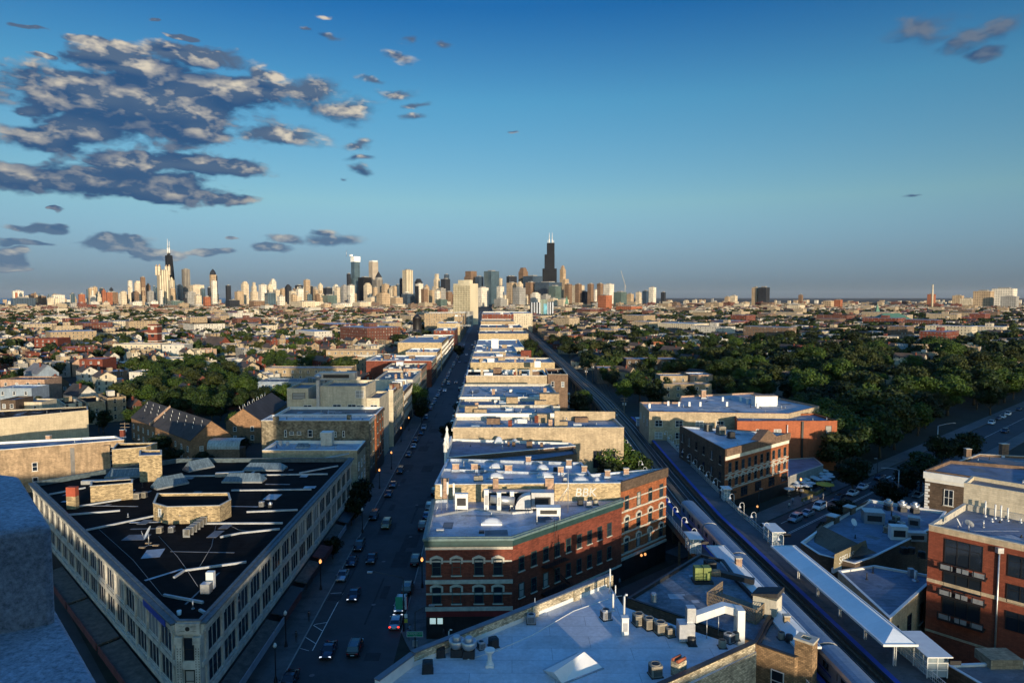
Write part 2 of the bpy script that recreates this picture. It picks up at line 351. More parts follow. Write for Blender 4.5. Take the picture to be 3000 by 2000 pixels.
RF = {'white': roofmat('roof_white', (.35, .38, .43), w=9, h=1.4, var=.35, sm=.7), 'silver': roofmat('roof_silver', (.40, .45, .53), var=.4, w=7, h=1.0, rough=.45, sm=.6),  # silver coating: blue of the reflected sky is tinted into its base colour
      'dark': roofmat('roof_tar', (.011, .0105, .0105), var=.5, w=10, h=1.0, rough=.9, spec=.05, sm=.7), 'grey': roofmat('roof_grey', (.17, .17, .18), var=.35, w=8, h=1.0, sm=.7),
      'brown': roofmat('roof_brown', (.10, .07, .05), var=.3, w=.9, h=.3, sm=.7), 'shingle': roofmat('roof_shingle', (.045, .043, .045), var=.35, w=.9, h=.25, sm=.7, rough=.9),
      'green': roofmat('roof_green_copper', (.09, .20, .14), var=.2, w=1, h=4, sm=.7), 'slate': roofmat('roof_slate_blue', (.15, .19, .26), var=.3, w=8, h=1.)}
# ================================================================ ground, avenue, side streets
def strip(name, pts, z, m, kind='structure', parent=None):
    b = MB(); b.face([(x, y, z) for x, y in pts])
    if b.f and area(pts) < 0: b.f[0] = b.f[0][::-1]
    o = b.build(name, m); tag(o, kind=kind); return o
gm = MB(); gm.face([(-60000, -3000, -.02), (60000, -3000, -.02), (60000, 60000, -.02), (-60000, 60000, -.02)]); tag(gm.build('ground', soil), kind='structure')
lk = MB(); lk.face([(-30000, 5600, .5), (-5200, 5400, .5), (-1500, 6300, .5), (0, 9500, .5), (0, 52000, .5), (-50000, 52000, .5)][::-1])
watm = flatmat('lake_water_surface', (.05, .10, .15), .3, var=.1, scale=.001); tag(lk.build('lake_water', watm), kind='structure')
EH = Vector((math.sin(R(-42)), math.cos(R(-42)))); SH = Vector((math.sin(R(48)), math.cos(R(48))))   # grid directions
def ribbon(name, c0, c1, w, z, m):
    d = (Vector(c1)-Vector(c0)).normalized(); n = Vector((-d.y, d.x))*w/2
    return strip(name, [tuple(Vector(c0)-n), tuple(Vector(c1)-n), tuple(Vector(c1)+n), tuple(Vector(c0)+n)], z, m)
RL, RR = -7.3, 7.3
strip('avenue_road', [(AX(40, RL), 40), (AX(40, RR), 40), (AX(2600, RR), 2600), (AX(2600, RL), 2600)], 0.0, asph)
DC = Vector((83.5, 168.0))   # a point of the side street's centre line
ribbon('side_road', tuple(DC-SH*175), tuple(DC+SH*420), 13.5, .004, asph)
NC = Vector((-44, 66)); ribbon('north_road', tuple(NC-EH*10), tuple(NC+EH*420), 15, .004, asph)
for sgn, nm in ((-1, 'pavement'), (1, 'pavement')):
    b = MB()
    if sgn < 0: P = [(AX(86, RL), 86), (AX(2600, RL), 2600), (AX(2600, RL-4.6), 2600), (AX(86, RL-6), 86), (-37.8, 76), (-34, 80)]
    else: P = [(AX(99, RR+1.4), 99), (AX(96, RR+3), 95.5), (-2, 92), (4, 99), (AX(104, RR+4.7), 104), (AX(2600, RR+4.7), 2600), (AX(2600, RR), 2600), (AX(103, RR), 103)]
    b.prism(ccw(P), 0, .14); tag(b.build(nm, conc), kind='structure')
    k = MB(); y0 = 88 if sgn < 0 else 103
    x = RL if sgn < 0 else RR
    k.prism(ccw([(AX(y0, x-.09), y0), (AX(y0, x+.09), y0), (AX(900, x+.09), 900), (AX(900, x-.09), 900)]), .002, .146); tag(k.build('kerb', kerbm), kind='structure')
for off in (-9.4, 9.4):
    n = EH*off; a = DC-SH*60+n; c = DC+SH*420+n; dd = EH*2.3
    b = MB(); b.prism(ccw([tuple(a-dd), tuple(c-dd), tuple(c+dd), tuple(a+dd)]), 0, .14); tag(b.build('pavement', conc), kind='structure')
# painted markings: parking lane line with its ticks, bike symbol block, crosswalk, side-street centre lines
def mark(pts, w=.13, z=.012):
    b = MB()
    for (x0, y0), (x1, y1) in zip(pts, pts[1:]):
        d = (Vector((x1, y1))-Vector((x0, y0))).normalized(); n = Vector((-d.y, d.x))*w/2; a = Vector((x0, y0)); c = Vector((x1, y1))
        P = [tuple(a-n), tuple(c-n), tuple(c+n), tuple(a+n)]; b.face([(x, y, z) for x, y in ccw(P)])
    return tag(b.build('road_marking', paint), kind='structure')
mark([G(968, 1737), G(1005, 1735), G(915, 1905)]); mark([G(920, 1828), G(958, 1822)]); mark([G(918, 1830), G(945, 1847)]); mark([G(895, 1865), G(925, 1884)]); mark([G(862, 1893), G(905, 1905)], .1)
mark([G(1127, 1320), G(1140, 1300)]); 
p = DC-SH*12
for off in (-.2, .2): mark([tuple(DC-SH*30+EH*off), tuple(DC+SH*28+EH*off)], .12)
mark([tuple(DC+SH*58), tuple(DC+SH*380)], .14)
mark([tuple(DC-SH*25+EH*4.3), tuple(DC+SH*28+EH*4.3)], .12)
for i in range(9):
    a = DC+SH*36+EH*(-6+i*1.5); mark([tuple(a), tuple(a+SH*3.2)], .55)
# ================================================================ occupancy map of built ground
OCC = np.zeros((1100, 900), dtype=bool)      # 3 m cells, X -1650..1650, Y 0..2700
def occ_poly(poly, grow=2.):
    c = np.array(poly); x0, y0 = c.min(0)-grow; x1, y1 = c.max(0)+grow
    pl = inset(ccw(list(map(tuple, poly))), -grow)
    for i in range(max(0, int((x0+1650)/3)), min(1099, int((x1+1650)/3)+1)+1):
        for j in range(max(0, int(y0/3)), min(899, int(y1/3)+1)+1):
            px, py = i*3-1650, j*3
            ins = False; n = len(pl)
            for k in range(n):
                (ax, ay), (bx, by) = pl[k], pl[k-1]
                if (ay > py) != (by > py) and px < (bx-ax)*(py-ay)/(by-ay)+ax: ins = not ins
            if ins: OCC[i, j] = True
def occ_at(x, y):
    i, j = int(round((x+1650)/3)), int(round(y/3))
    return OCC[i, j] if 0 <= i < 1100 and 0 <= j < 900 else False
for a, c, w_ in ((DC-SH*60, DC+SH*420, 13), (NC, NC+EH*420, 11)):
    n = EH*w_ if w_ == 13 else SH*w_
    occ_poly([tuple(a-n), tuple(c-n), tuple(c+n), tuple(a+n)], 0)
occ_poly([(AX(0, -13), 0), (AX(0, 13), 0), (AX(2600, 13), 2600), (AX(2600, -13), 2600)], 0)
def LX(Y, t=0.):   # left track's centre line of the elevated railway, t metres to its right
    pts = [(-50, 42.9), (60, 39.2), (90, 38.1), (139, 36.45), (175, 37.0), (240, 38.6), (300, 38.6), (600, 29.5), (1400, 3.)]
    for (a, x0), (b_, x1) in zip(pts, pts[1:]):
        if Y <= b_: return x0+(x1-x0)*(Y-a)/(b_-a)+t
    return 3.+t
occ_poly([(LX(y, -4), y) for y in (60, 139, 240, 300, 600, 1400)]+[(LX(y, 12), y) for y in (1400, 600, 300, 240, 139, 60)], 0)
# ================================================================ building kit
def bldg(name, label, poly, z, wall, roof, z0=0., par=.6, cop=None, cat='building', group=None, corn=None, th=.3, occ=True):
    poly = ccw([tuple(p) for p in poly]); cx = sum(p[0] for p in poly)/len(poly); cy = sum(p[1] for p in poly)/len(poly)
    o = empty(name, (cx, cy, z0), label, cat, group)
    MB().prism(poly, z0, z, top=False).build('wall', wall, o)
    inn = inset(poly, th)
    if par > 0:
        MB().ring(inset(poly, -.06), inset(poly, th+.05), z, z+.12).build('coping', cop or STONE, o)
        b = MB(); n = len(inn)
        for i in range(n):
            a, c = inn[i], inn[(i+1) % n]; b.face([(c[0], c[1], z-par), (a[0], a[1], z-par), (a[0], a[1], z+.01), (c[0], c[1], z+.01)])
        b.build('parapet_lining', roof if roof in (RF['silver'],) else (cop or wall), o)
    MB().prism(inset(poly, th-.02) if par > 0 else poly, z-par, z-par+.02, side=False).build('roof', roof, o)
    if corn:
        m, d, h = corn; MB().ring(inset(poly, -d), inset(poly, -.003), z-h, z-.003).build('cornice', m, o)
    if occ: occ_poly(poly)
    if 55 < cy < 480 and area(poly) > 120 and occ and par > 0: clutter(o, inset(poly, th+1.2), z-par+.02)
    return o
def inside(poly, x, y):
    c = False
    for k in range(len(poly)):
        (ax, ay), (bx, by) = poly[k][:2], poly[k-1][:2]
        if (ay > y) != (by > y) and x < (bx-ax)*(y-ay)/(by-ay)+ax: c = not c
    return c
def clutter(o, poly, z, n=0):
    # mends in the felt, lines of tar, drains and small vent pipes
    rg_ = random.Random(int(abs(poly[0][0]*31+poly[0][1]*17))); xs, ys_ = [p[0] for p in poly], [p[1] for p in poly]; n = n or int(min(26, area(ccw(poly))/28)); dk, lt, pp = MB(), MB(), []
    for k in range(n*3):
        x, y = rg_.uniform(min(xs), max(xs)), rg_.uniform(min(ys_), max(ys_)); w, d = rg_.choice(((.5, .4), (1.2, .8), (2.6, .25), (3.5, .18), (.8, 1.6), (1.8, 1.3), (5., .12))); a = rg_.choice((0, .06, -.05, 1.57, rg_.uniform(0, 3)))
        c, s = math.cos(a), math.sin(a); Q = [(x+c*i*w-s*j*d, y+s*i*w+c*j*d) for i, j in ((-1, -1), (1, -1), (1, 1), (-1, 1))]
        if all(inside(poly, *q) for q in Q): (dk if rg_.random() < .62 else lt).prism(Q, z, z+.004+.0006*k)
    for k in range(n//2+2):
        x, y = rg_.uniform(min(xs), max(xs)), rg_.uniform(min(ys_), max(ys_))
        if inside(poly, x, y): pp.append((x, y))
    if dk.f: dk.build('roof_stain_pattern', flatmat('tar_mend', (.13, .14, .155), .8, var=.4), o)
    if lt.f: lt.build('roof_patch_pattern', flatmat('pale_mend', (.32, .34, .37), .7, var=.3), o)
    for (x, y) in pp:
        h = rg_.choice((.4, .7, 1.1)); MB().tube([(x, y, z), (x, y, z+h)], .09, 6).tube([(x, y, z), (x, y, z+.12)], .2, 6).build('vent_pipe', METAL if rg_.random() < .6 else DKMETAL, o)
def seen(x, y, z):   # where a thing stands in the photo, for its label
    dz = CAM_H-z; zc = y*math.cos(PITCH)+dz*math.sin(PITCH); yc = dz*math.cos(PITCH)-y*math.sin(PITCH)
    return 'at %.1f%% across, %.1f%% down the photo' % ((1500+2000*x/zc)/30, (1000+2000*yc/zc)/20)
def P3(px, z): return [G(x, y, z) for x, y in px]
WC = {}
def wmesh(w, h, kind):
    k = (round(w, 2), round(h, 2), kind)
    if k in WC: return WC[k]
    fm = {'sash': GREENP, 'hood': GREENP, 'white': WHITE, 'dark': BLACK, 'big': BLACK, 'terra': TERRA, 'blind': GREENP}.get(kind, WHITE)
    f = MB(); t = .09 if kind != 'big' else .07
    d0, d1 = (-.10, .02) if kind != 'terra' else (-.05, .02)
    f.box(-w/2-.02, -w/2+t, d0, d1, 0, h); f.box(w/2-t, w/2+.02, d0, d1, 0, h); f.box(-w/2+t, w/2-t, d0, d1, h-t, h); f.box(-w/2+t, w/2-t, d0, d1, 0, t)
    if kind in ('sash', 'hood', 'white', 'dark', 'blind'): f.box(-w/2+t, w/2-t, d0+.02, d1, h/2-.04, h/2+.04)
    if kind == 'white' and w > 1.5: f.box(-.05, .05, d0+.01, d1, t, h-t)
    if kind == 'big':
        for i in (-1, 1): f.box(i*w/6-.05, i*w/6+.05, d0+.01, d1, t, h-t)
        f.box(-w/2+t, w/2-t, d0+.02, d1, h*.7-.04, h*.7+.04)
    if kind == 'terra':
        for i in (-1, 1): f.box(i*w/6-.07, i*w/6+.07, d0-.01, d1, t, h-t)
        f.box(-w/2+t, w/2-t, d0+.03, d1, h*.5-.03, h*.5+.03)
    p = MB(); p.face([(-w/2+t, -.035, t), (w/2-t, -.035, t), (w/2-t, -.035, h-t), (-w/2+t, -.035, h-t)])
    parts = [('pane', p.mesh('pane', GLASS if kind != 'big' else GLASSP))]
    if kind != 'big': s = MB(); s.box(-w/2-.15, w/2+.15, -.20, .02, -.16, -.003); parts.append(('sill', s.mesh('sill', STONE if kind != 'terra' else TERRA)))
    if kind == 'hood':
        s = MB()
        pr = [(-w/2-.32, h*.72), (-w/2-.32, h+.12), (-w*.33, h+.42), (0, h+.56), (w*.33, h+.42), (w/2+.32, h+.12), (w/2+.32, h*.72), (w/2+.04, h*.72), (w/2+.04, h-.02), (0, h+.12), (-w/2-.04, h-.02), (-w/2-.04, h*.72)]
        n = len(pr)
        for a, c, e, g in ((0, 1, 10, 11), (1, 2, 9, 10), (2, 3, 9, 9), (3, 4, 9, 9), (4, 5, 8, 9), (5, 6, 7, 8)):
            ids = [a, c, e] if e == g else [a, c, e, g]; s.face([(pr[i][0], -.16, pr[i][1]) for i in ids][::-1])
        for i in range(6): a, c = pr[i], pr[i+1]; s.face([(a[0], -.16, a[1]), (c[0], -.16, c[1]), (c[0], 0, c[1]), (a[0], 0, a[1])])
        parts.append(('hood', s.mesh('hood', STONE)))
    WC[k] = (f.mesh('window', fm), parts); return WC[k]
def window(o, A, B, s, z, w, h, kind='sash', name='window', out=.0):
    A = Vector(A[:2]); d = (Vector(B[:2])-A); L = d.length; d /= L; n = Vector((d.y, -d.x))
    fm, parts = wmesh(w, h, kind); og = origin(o)
    c = bpy.data.objects.new(name, fm); COL.objects.link(c); c.parent = o
    p = A+d*s+n*out; c.location = (p.x-og.x, p.y-og.y, z-og.z); c.rotation_euler.z = math.atan2(d.y, d.x)
    for nm, me in parts: q = bpy.data.objects.new(nm, me); COL.objects.link(q); q.parent = c
    return c
def wrow(o, A, B, n, z, w, h, kind='sash', m0=None, m1=None, skip=()):
    L = (Vector(B[:2])-Vector(A[:2])).length; m0 = L/n/2 if m0 is None else m0; m1 = L/n/2 if m1 is None else m1
    for i in range(n):
        if i not in skip: window(o, A, B, m0+(L-m0-m1)*(i/(n-1) if n > 1 else .5), z, w, h, kind)
def band(o, A, B, z0, z1, d, m, name='string_course', ext=0.):
    A = Vector(A[:2]); B = Vector(B[:2]); u = (B-A).normalized(); n = Vector((u.y, -u.x)); A = A-u*ext; B = B+u*ext
    return MB().prism([tuple(A+n*.003), tuple(A+n*d), tuple(B+n*d), tuple(B+n*.003)], z0, z1, bot=True).build(name, m, o)
def rect(x0, x1, y0, y1, sh=True):
    return [(AX(y0, 0)+x0 if sh else x0, y0), (AX(y0, 0)+x1 if sh else x1, y0), (AX(y1, 0)+x1 if sh else x1, y1), (AX(y1, 0)+x0 if sh else x0, y1)]
def boxpart(o, name, m, px, py, z, w, d, h, rz=0., top=None):
    """box part standing at photo point (px,py) on height z (bottom centre of its near face)"""
    x, y = G(px, py, z) if py is not None else px
    M = Matrix.Translation((x, y, z)) @ Matrix.Rotation(rz, 4, 'Z')
    b = MB().box(-w/2, w/2, 0, d, 0, h, M=M); c = b.build(name, m, o)
    if top: MB().box(-w/2-.08, w/2+.08, -.08, d+.08, h, h+.14, M=M).build('cap', top, c)
    return c
def chimney(o, px, py, z, w=.9, d=.7, h=1.6, m=None, base=True, rz=0.):
    c = boxpart(o, 'chimney', m or wallm('pink'), px, py, z, w, d, h, rz, STONE)
    if base:
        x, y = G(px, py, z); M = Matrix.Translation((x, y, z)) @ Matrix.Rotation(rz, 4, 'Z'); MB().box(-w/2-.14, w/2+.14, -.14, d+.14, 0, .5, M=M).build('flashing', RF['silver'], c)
    return c
def text_on(o, s, A, B, sdist, z, size, m, shear=0., ext=.01, rz_extra=0., pitch=PI/2):
    cu = bpy.data.curves.new('lettering', 'FONT'); cu.body = s; cu.size = size; cu.extrude = ext; cu.align_x = 'CENTER'; cu.shear = shear; cu.materials.append(m)
    t0_ = bpy.data.objects.new('tmp', cu); COL.objects.link(t0_); bpy.context.view_layer.update(); me = bpy.data.meshes.new_from_object(t0_.evaluated_get(bpy.context.evaluated_depsgraph_get())); bpy.data.objects.remove(t0_)
    if not me.materials: me.materials.append(m)
    t = bpy.data.objects.new('lettering', me); COL.objects.link(t); t.parent = o; og = origin(o)
    A = Vector(A[:2]); d = (Vector(B[:2])-A).normalized(); n = Vector((d.y, -d.x)); p = A+d*sdist+n*.03
    t.location = (p.x-og.x, p.y-og.y, z-og.z); t.rotation_euler = (pitch, 0, math.atan2(d.y, d.x)); return t
O1 = 'zeroth first second third fourth fifth sixth seventh eighth ninth tenth eleventh twelfth thirteenth fourteenth fifteenth sixteenth seventeenth eighteenth nineteenth'.split()
O2 = 'twenty thirty forty fifty sixty seventy eighty ninety'.split()
def ordn(n):
    if n >= 100: return 'hundred-and-'+ordn(n-100)
    return O1[n] if n < 20 else (O2[n//10-2]+'-'+O1[n % 10] if n % 10 else O2[n//10-2][:-1]+'ieth')
# ================================================================ the tower the view is taken from
TW = empty('stone_tower', (8, -16, 0), 'tall stone tower whose rough terrace parapet fills the lower left corner of the view', 'building')
stn = brickmat('tower_stone', (.26, .25, .24), var=.2, bw=1.4, bh=.6, stain=.25)
MB().prism(ccw([(-5.0, 1.0), (-5.6, -1.6), (19, -1.6), (25, -22), (1, -22)]), 0, 49.2).build('wall', stn, TW)
MB().prism(ccw([(-4.2, -3.5), (18, -3.5), (24, -20), (2, -20)]), 49.2, 61).build('penthouse', stn, TW)
rough, t_, b_ = newmat('weathered_parapet_stone'); oc = t_.new('ShaderNodeTexCoord').outputs['Object']
na = t_.new('ShaderNodeTexNoise', ins={'Vector': oc, 'Scale': 3., 'Detail': 12., 'Roughness': .75}).outputs[0]; nb = t_.new('ShaderNodeTexNoise', ins={'Vector': oc, 'Scale': 38., 'Detail': 6., 'Roughness': .8}).outputs[0]
t_.put(b_, 'Base Color', t_.vm('SCALE', (.36, .38, .41), t_.m('MULTIPLY', t_.mr(na, .3, .7, .7, 1.25), t_.mr(nb, .35, .65, .5, 1.5)))); b_.inputs['Roughness'].default_value = .95
bp_ = t_.new('ShaderNodeBump', ins={'Strength': .8, 'Distance': .006, 'Height': nb}); t_.l.new(bp_.outputs[0], b_.inputs['Normal'])
# the ledge: an upper block ending in a step, then the lower ledge running to the bottom of the picture
zt, zl = 51.0, 50.55
up = [GY(0, 0, 1)[0:0]]
def ledge(name, pts, z0, z1):
    me = MB().prism(ccw(pts), z0, z1).build(name, rough, TW)
    md = me.modifiers.new('bevel', 'BEVEL'); md.width = .035; md.segments = 3
    return me
ledge('parapet_block', [(-9, 3.9), G(0, 1385, zt), G(58, 1392, zt), G(152, 1535, zt), (-3.2, 2.3), (-9, 1.5)], 30.0, zt)
ledge('parapet_ledge', [(-6, 3.3), G(-40, 1700, zl), G(100, 1668, zl), G(300, 2010, zl), (-.95, 1.2), (-1.2, .4), (-6, .4)], 30.0, zl-.0)
# unseen blocks added behind the viewer, heights and gaps set for their shade
bw_ = brickmat('wall_behind', (.30, .22, .15), win=(3.4, 3.4, 1.3, 1.8, 1.2))
for x0, x1, y0, z, lb in ((-125, -14.2, -57, 28.6, 'long unseen brick shade block behind the viewer on the left'), (-13.7, -9.8, -57, 23.0, 'narrow lower unseen shade block behind the viewer'), (-9.4, 14.5, -57, 28.2, 'unseen brick shade block directly behind the tower on the left'), (34.5, 46, -57, 30.5, 'tall unseen brick shade block behind the tower'), (46.5, 54.5, -57, 18, 'low unseen shade block behind the tower'), (55, 69.5, -57, 25.6, 'unseen brick shade block behind the viewer on the right'), (70, 97, -57, 22.2, 'long unseen brick shade block behind the viewer on the right'), (97.5, 137, -57, 24, 'unseen brick shade block behind the viewer, far right'), (190, 460, -75, 50, 'tall unseen shade slab behind the viewer, far right')):
    bldg('shade_block', lb, [(x0, y0), (x1, y0), (x1+5, y0-18), (x0+5, y0-18)], z, bw_, RF['grey'], occ=False)
# ================================================================ three-storey terracotta flatiron
CPD = flatmat('weathered_dark_coping', (.06, .085, .10), .6, var=.5, scale=1.5)
zf = 14.
FA = [G(517, 1819, zf), G(588, 1819, zf), G(1028, 1341, zf), G(526, 1343, zf), G(335, 1371, zf), G(96, 1413, zf)]
FL = bldg('flatiron_building', 'long triangular building of pale terracotta with a black tar roof, its point towards us', FA, zf, TERRA, RF['dark'], par=.9, cop=CPD, th=.35)
FA = ccw(FA)
dkf = flatmat('shopfront_dark', (.02, .018, .018), .4, var=.5, scale=.8)
def facade(o, A, B, nb, m0=1.2):
    A = Vector(A); B = Vector(B); L = (B-A).length; u = (B-A)/L; n = Vector((u.y, -u.x)); bw = (L-2*m0)/nb; og = origin(o)
    pm = MB().box(-.34, .34, -.18, 0, 4.6, 13.0).box(-.46, .46, -.28, 0, 12.2, 12.75).box(-.14, .14, -.22, -.18, 5.2, 12.1).mesh('pier', TERRA)
    for i in range(nb+1):
        p = A+u*(m0+i*bw)+n*.003; c = bpy.data.objects.new('pier', pm); COL.objects.link(c); c.parent = o; c.location = (p.x-og.x, p.y-og.y, -og.z); c.rotation_euler.z = math.atan2(u.y, u.x)
    for i in range(nb):
        for z in (5.6, 9.4): window(o, A, B, m0+(i+.5)*bw, z, bw-.85, 2.85, 'terra')
    band(o, A, B, 13.0, 13.75, .45, TERRA, 'cornice', .1); band(o, A, B, 13.75, 13.98, .75, CPD, 'gutter', .2)
    band(o, A, B, 8.42, 9.05, .2, TERRA, 'spandrel'); band(o, A, B, 12.5, 12.95, .22, TERRA, 'frieze'); band(o, A, B, 4.5, 5.2, .35, TERRA, 'shop_cornice'); band(o, A, B, .2, 4.45, .06, dkf, 'shopfront')
i0 = min(range(6), key=lambda i: (Vector(FA[i])-Vector(G(588, 1819, zf))).length)
R0, R1 = FA[i0], FA[(i0+1) % 6]; L1, L0 = FA[(i0-2) % 6], FA[(i0-1) % 6]
facade(FL, R0, R1, 17); facade(FL, L1, L0, 17)
# chamfered corner: stacked windows between ornamented piers under a round boss
C0, C1 = Vector(L0), Vector(R0); cl = (C1-C0).length
for z in (5.4, 9.3): window(FL, C0, C1, cl/2, z, 1.15, 2.7, 'dark')
band(FL, C0, C1, 12.6, 13.9, .35, TERRA, 'corner_frieze'); band(FL, C0, C1, 8.3, 9.2, .3, TERRA, 'corner_panel'); band(FL, C0, C1, 4.4, 5.2, .3, TERRA, 'corner_panel')
cu_ = (C1-C0)/cl
for s in (.35, cl-.35):
    p = C0+cu_*s; q = Vector((cu_.y, -cu_.x)); b = MB(); M = Matrix.Translation((p.x, p.y, 0)) @ Matrix.Rotation(math.atan2(cu_.y, cu_.x), 4, 'Z')
    b.box(-.33, .33, -.38, 0, 1, 11.4, M=M).box(-.48, .48, -.5, 0, 11.4, 12.3, M=M); pr = b.build('corner_pilaster', TERRA, FL)
    d = MB()
    for k in range(28): zz = 2.4+k*.31; d.box(-.22, -.14, -.392, -.38, zz, zz+.16, M=M); d.box(.14, .22, -.392, -.38, zz, zz+.16, M=M)
    d.build('dentil_pattern', BLACK, pr)
M = Matrix.Translation((*(C0+cu_*cl/2+Vector((cu_.y, -cu_.x))*.36), 13.25)) @ Matrix.Rotation(math.atan2(cu_.y, cu_.x), 4, 'Z')
b = MB()
for k in range(16): a = 2*PI*k/16; a2 = 2*PI*(k+1)/16; b.face([M @ Vector((0, -.02, 0)), M @ Vector((math.cos(a)*.28, -.02, math.sin(a)*.28)), M @ Vector((math.cos(a2)*.28, -.02, math.sin(a2)*.28))])
b.build('round_boss', BLACK, FL)
b = MB()
for k in range(30):
    t = -1.0+k*.07
    if abs(t) > .34: b.box(t, t+.035, -.02, -.005, .26, .32, M=M); b.box(t, t+.035, -.02, -.005, -.32, -.26, M=M)
b.build('frieze_pattern', BLACK, FL)
# awning / sign band over the shops of the avenue side and the hoarding roof on the other street
def slab_along(o, A, B, s0, s1, z0, z1, d0, d1, m, name, tilt=0.):
    A = Vector(A); u = (Vector(B)-A).normalized(); n = Vector((u.y, -u.x)); a = A+u*s0; c = A+u*s1
    b = MB(); P = [(a+n*d0, z0), (a+n*d1, z0-tilt), (c+n*d1, z0-tilt), (c+n*d0, z0)]
    lo = [(p.x, p.y, z) for p, z in P]; hi = [(p.x, p.y, z+(z1-z0)) for p, z in P]
    b.face(hi); b.face(lo[::-1])
    for i in range(4): j = (i+1) % 4; b.face([lo[i], lo[j], hi[j], hi[i]])
    return b.build(name, m, o)
awn = flatmat('awning_red', (.10, .03, .03), .8, var=.4); sgn = flatmat('sign_band_pale', (.22, .25, .30), .5, var=.2, scale=.3); wal = flatmat('walkway_boards', (.07, .065, .06), .9, var=.5, scale=1.2)
for s0, s1, m in ((3, 21, wal), (23, 33, dkf), (35, 44, wal), (46, 52, awn), (55, 64, wal), (66, 76, dkf)):
    slab_along(FL, R0, R1, s0, s1, 3.9, 4.1, .4, 2.6, m, 'awning', .5)
for s0, s1, m in ((2, 17.5, sgn), (17.8, 22, sgn), (22.4, 31, awn), (34, 44, dkf), (46, 52, awn), (56, 64, sgn)):
    slab_along(FL, R0, R1, s0, s1, 2.9, 4.0, 2.6, 2.72, m, 'sign_band')
LL = (Vector(L0)-Vector(L1)).length
for s0, s1 in ((LL-22, LL-3), (LL-40, LL-23), (LL-58, LL-41)):
    slab_along(FL, L1, L0, s0, s1, 3.8, 4.0, .4, 3.2, wal, 'awning', .3); slab_along(FL, L1, L0, s0, s1, 2.9, 4.0, 3.2, 3.32, awn, 'sign_band')
blu = flatmat('blue_tarpaulin', (.02, .05, .30), .6, var=.3)
slab_along(FL, L1, L0, LL-10.5, LL-2.2, 12.7, 13.5, .55, .62, blu, 'blue_tarpaulin')
# roof details of the flatiron
zr = zf-.9
def rail(o, name, m, pts, z, w=.28, h=.28):
    for (a, c) in zip(pts, pts[1:]):
        A = Vector(G(*a, z)); B = Vector(G(*c, z)); u = (B-A); L = u.length; M = Matrix.Translation((A.x, A.y, z)) @ Matrix.Rotation(math.atan2(u.y, u.x), 4, 'Z')
        MB().box(0, L, -w/2, w/2, 0, h, M=M).build(name, m, o)
for pts in ([(197, 1510), (352, 1497)], [(143, 1450), (250, 1430)], [(252, 1555), (450, 1513)], [(600, 1535), (828, 1534)], [(645, 1575), (705, 1563), (820, 1551)], [(723, 1501), (872, 1495)],
            [(678, 1438), (912, 1435)], [(478, 1397), (960, 1390)], [(877, 1387), (990, 1366)], [(905, 1352), (1022, 1330)], [(205, 1489), (395, 1458)], [(540, 1673), (722, 1648)], [(510, 1694), (542, 1672)], [(480, 1745), (595, 1767)], [(600, 1797), (585, 1789)]):
    rail(FL, 'roof_divider', flatmat('pale_flashing', (.34, .35, .36), .6), pts, zr, .3, .3)
tb = brickmat('wall_tan_rubble', (.40, .30, .17), mortar=(.16, .12, .07), var=.45, bw=.5, bh=.22, stain=.25)
def roofhut(o, name, px, z, ztop, wall, roof, par=.3, wins=()):
    poly = ccw(P3(px, z)); c = MB().prism(poly, z, ztop, top=False).build(name, wall, o)
    MB().ring(inset(poly, -.05), inset(poly, .3), ztop, ztop+.1).build('coping', STONE, c)
    MB().prism(inset(poly, .25), ztop-par, ztop-par+.02, side=False).build('roof', roof, c); return poly, c
hp, hut = roofhut(FL, 'stair_penthouse', [(450, 1523), (490, 1535), (645, 1531), (678, 1512), (672, 1490), (462, 1492)], zr, zr+3.0, tb, RF['dark'], .5)
hw = sorted(hp, key=lambda p: p[1])
i1 = max(range(len(hp)), key=lambda i: (Vector(hp[(i+1) % len(hp)])-Vector(hp[i])).length if (hp[i][1]+hp[(i+1) % len(hp)][1]) < 210 else 0)
for k in range(len(hp)):
    a, c = Vector(hp[k]), Vector(hp[(k+1) % len(hp)]); u = (c-a).normalized(); nn = Vector((u.y, -u.x))
    if nn.y < -.2 and abs(nn.x) > .25 and (c-a).length > 1.2: window(FL, a, c, (c-a).length*.5, zr+1.1, .8, 1.3, 'white')
roofhut(FL, 'brick_screen_wall', [(266, 1473), (390, 1462), (391, 1450), (268, 1458)], zr, zr+3.2, tb, RF['dark'], .1)
roofhut(FL, 'lift_tower', [(330, 1373), (430, 1364), (462, 1350), (345, 1352)], zr, zr+4.4, tb, RF['dark'], .4)
roofhut(FL, 'lift_tower', [(410, 1412), (476, 1409), (476, 1392), (412, 1393)], zr, zr+5.6, tb, RF['slate'], .4)
MB().box(-.85, .85, -.5, .5, 0, 2.4, M=Matrix.Translation((*G(214, 1489, zr), zr))).build('chimney', tb, FL)
MB().box(-.87, .87, -.52, .52, 2.4, 4.1, M=Matrix.Translation((*G(214, 1489, zr), zr))).build('chimney_top', flatmat('red_painted_brick', (.30, .06, .03), .8), FL)
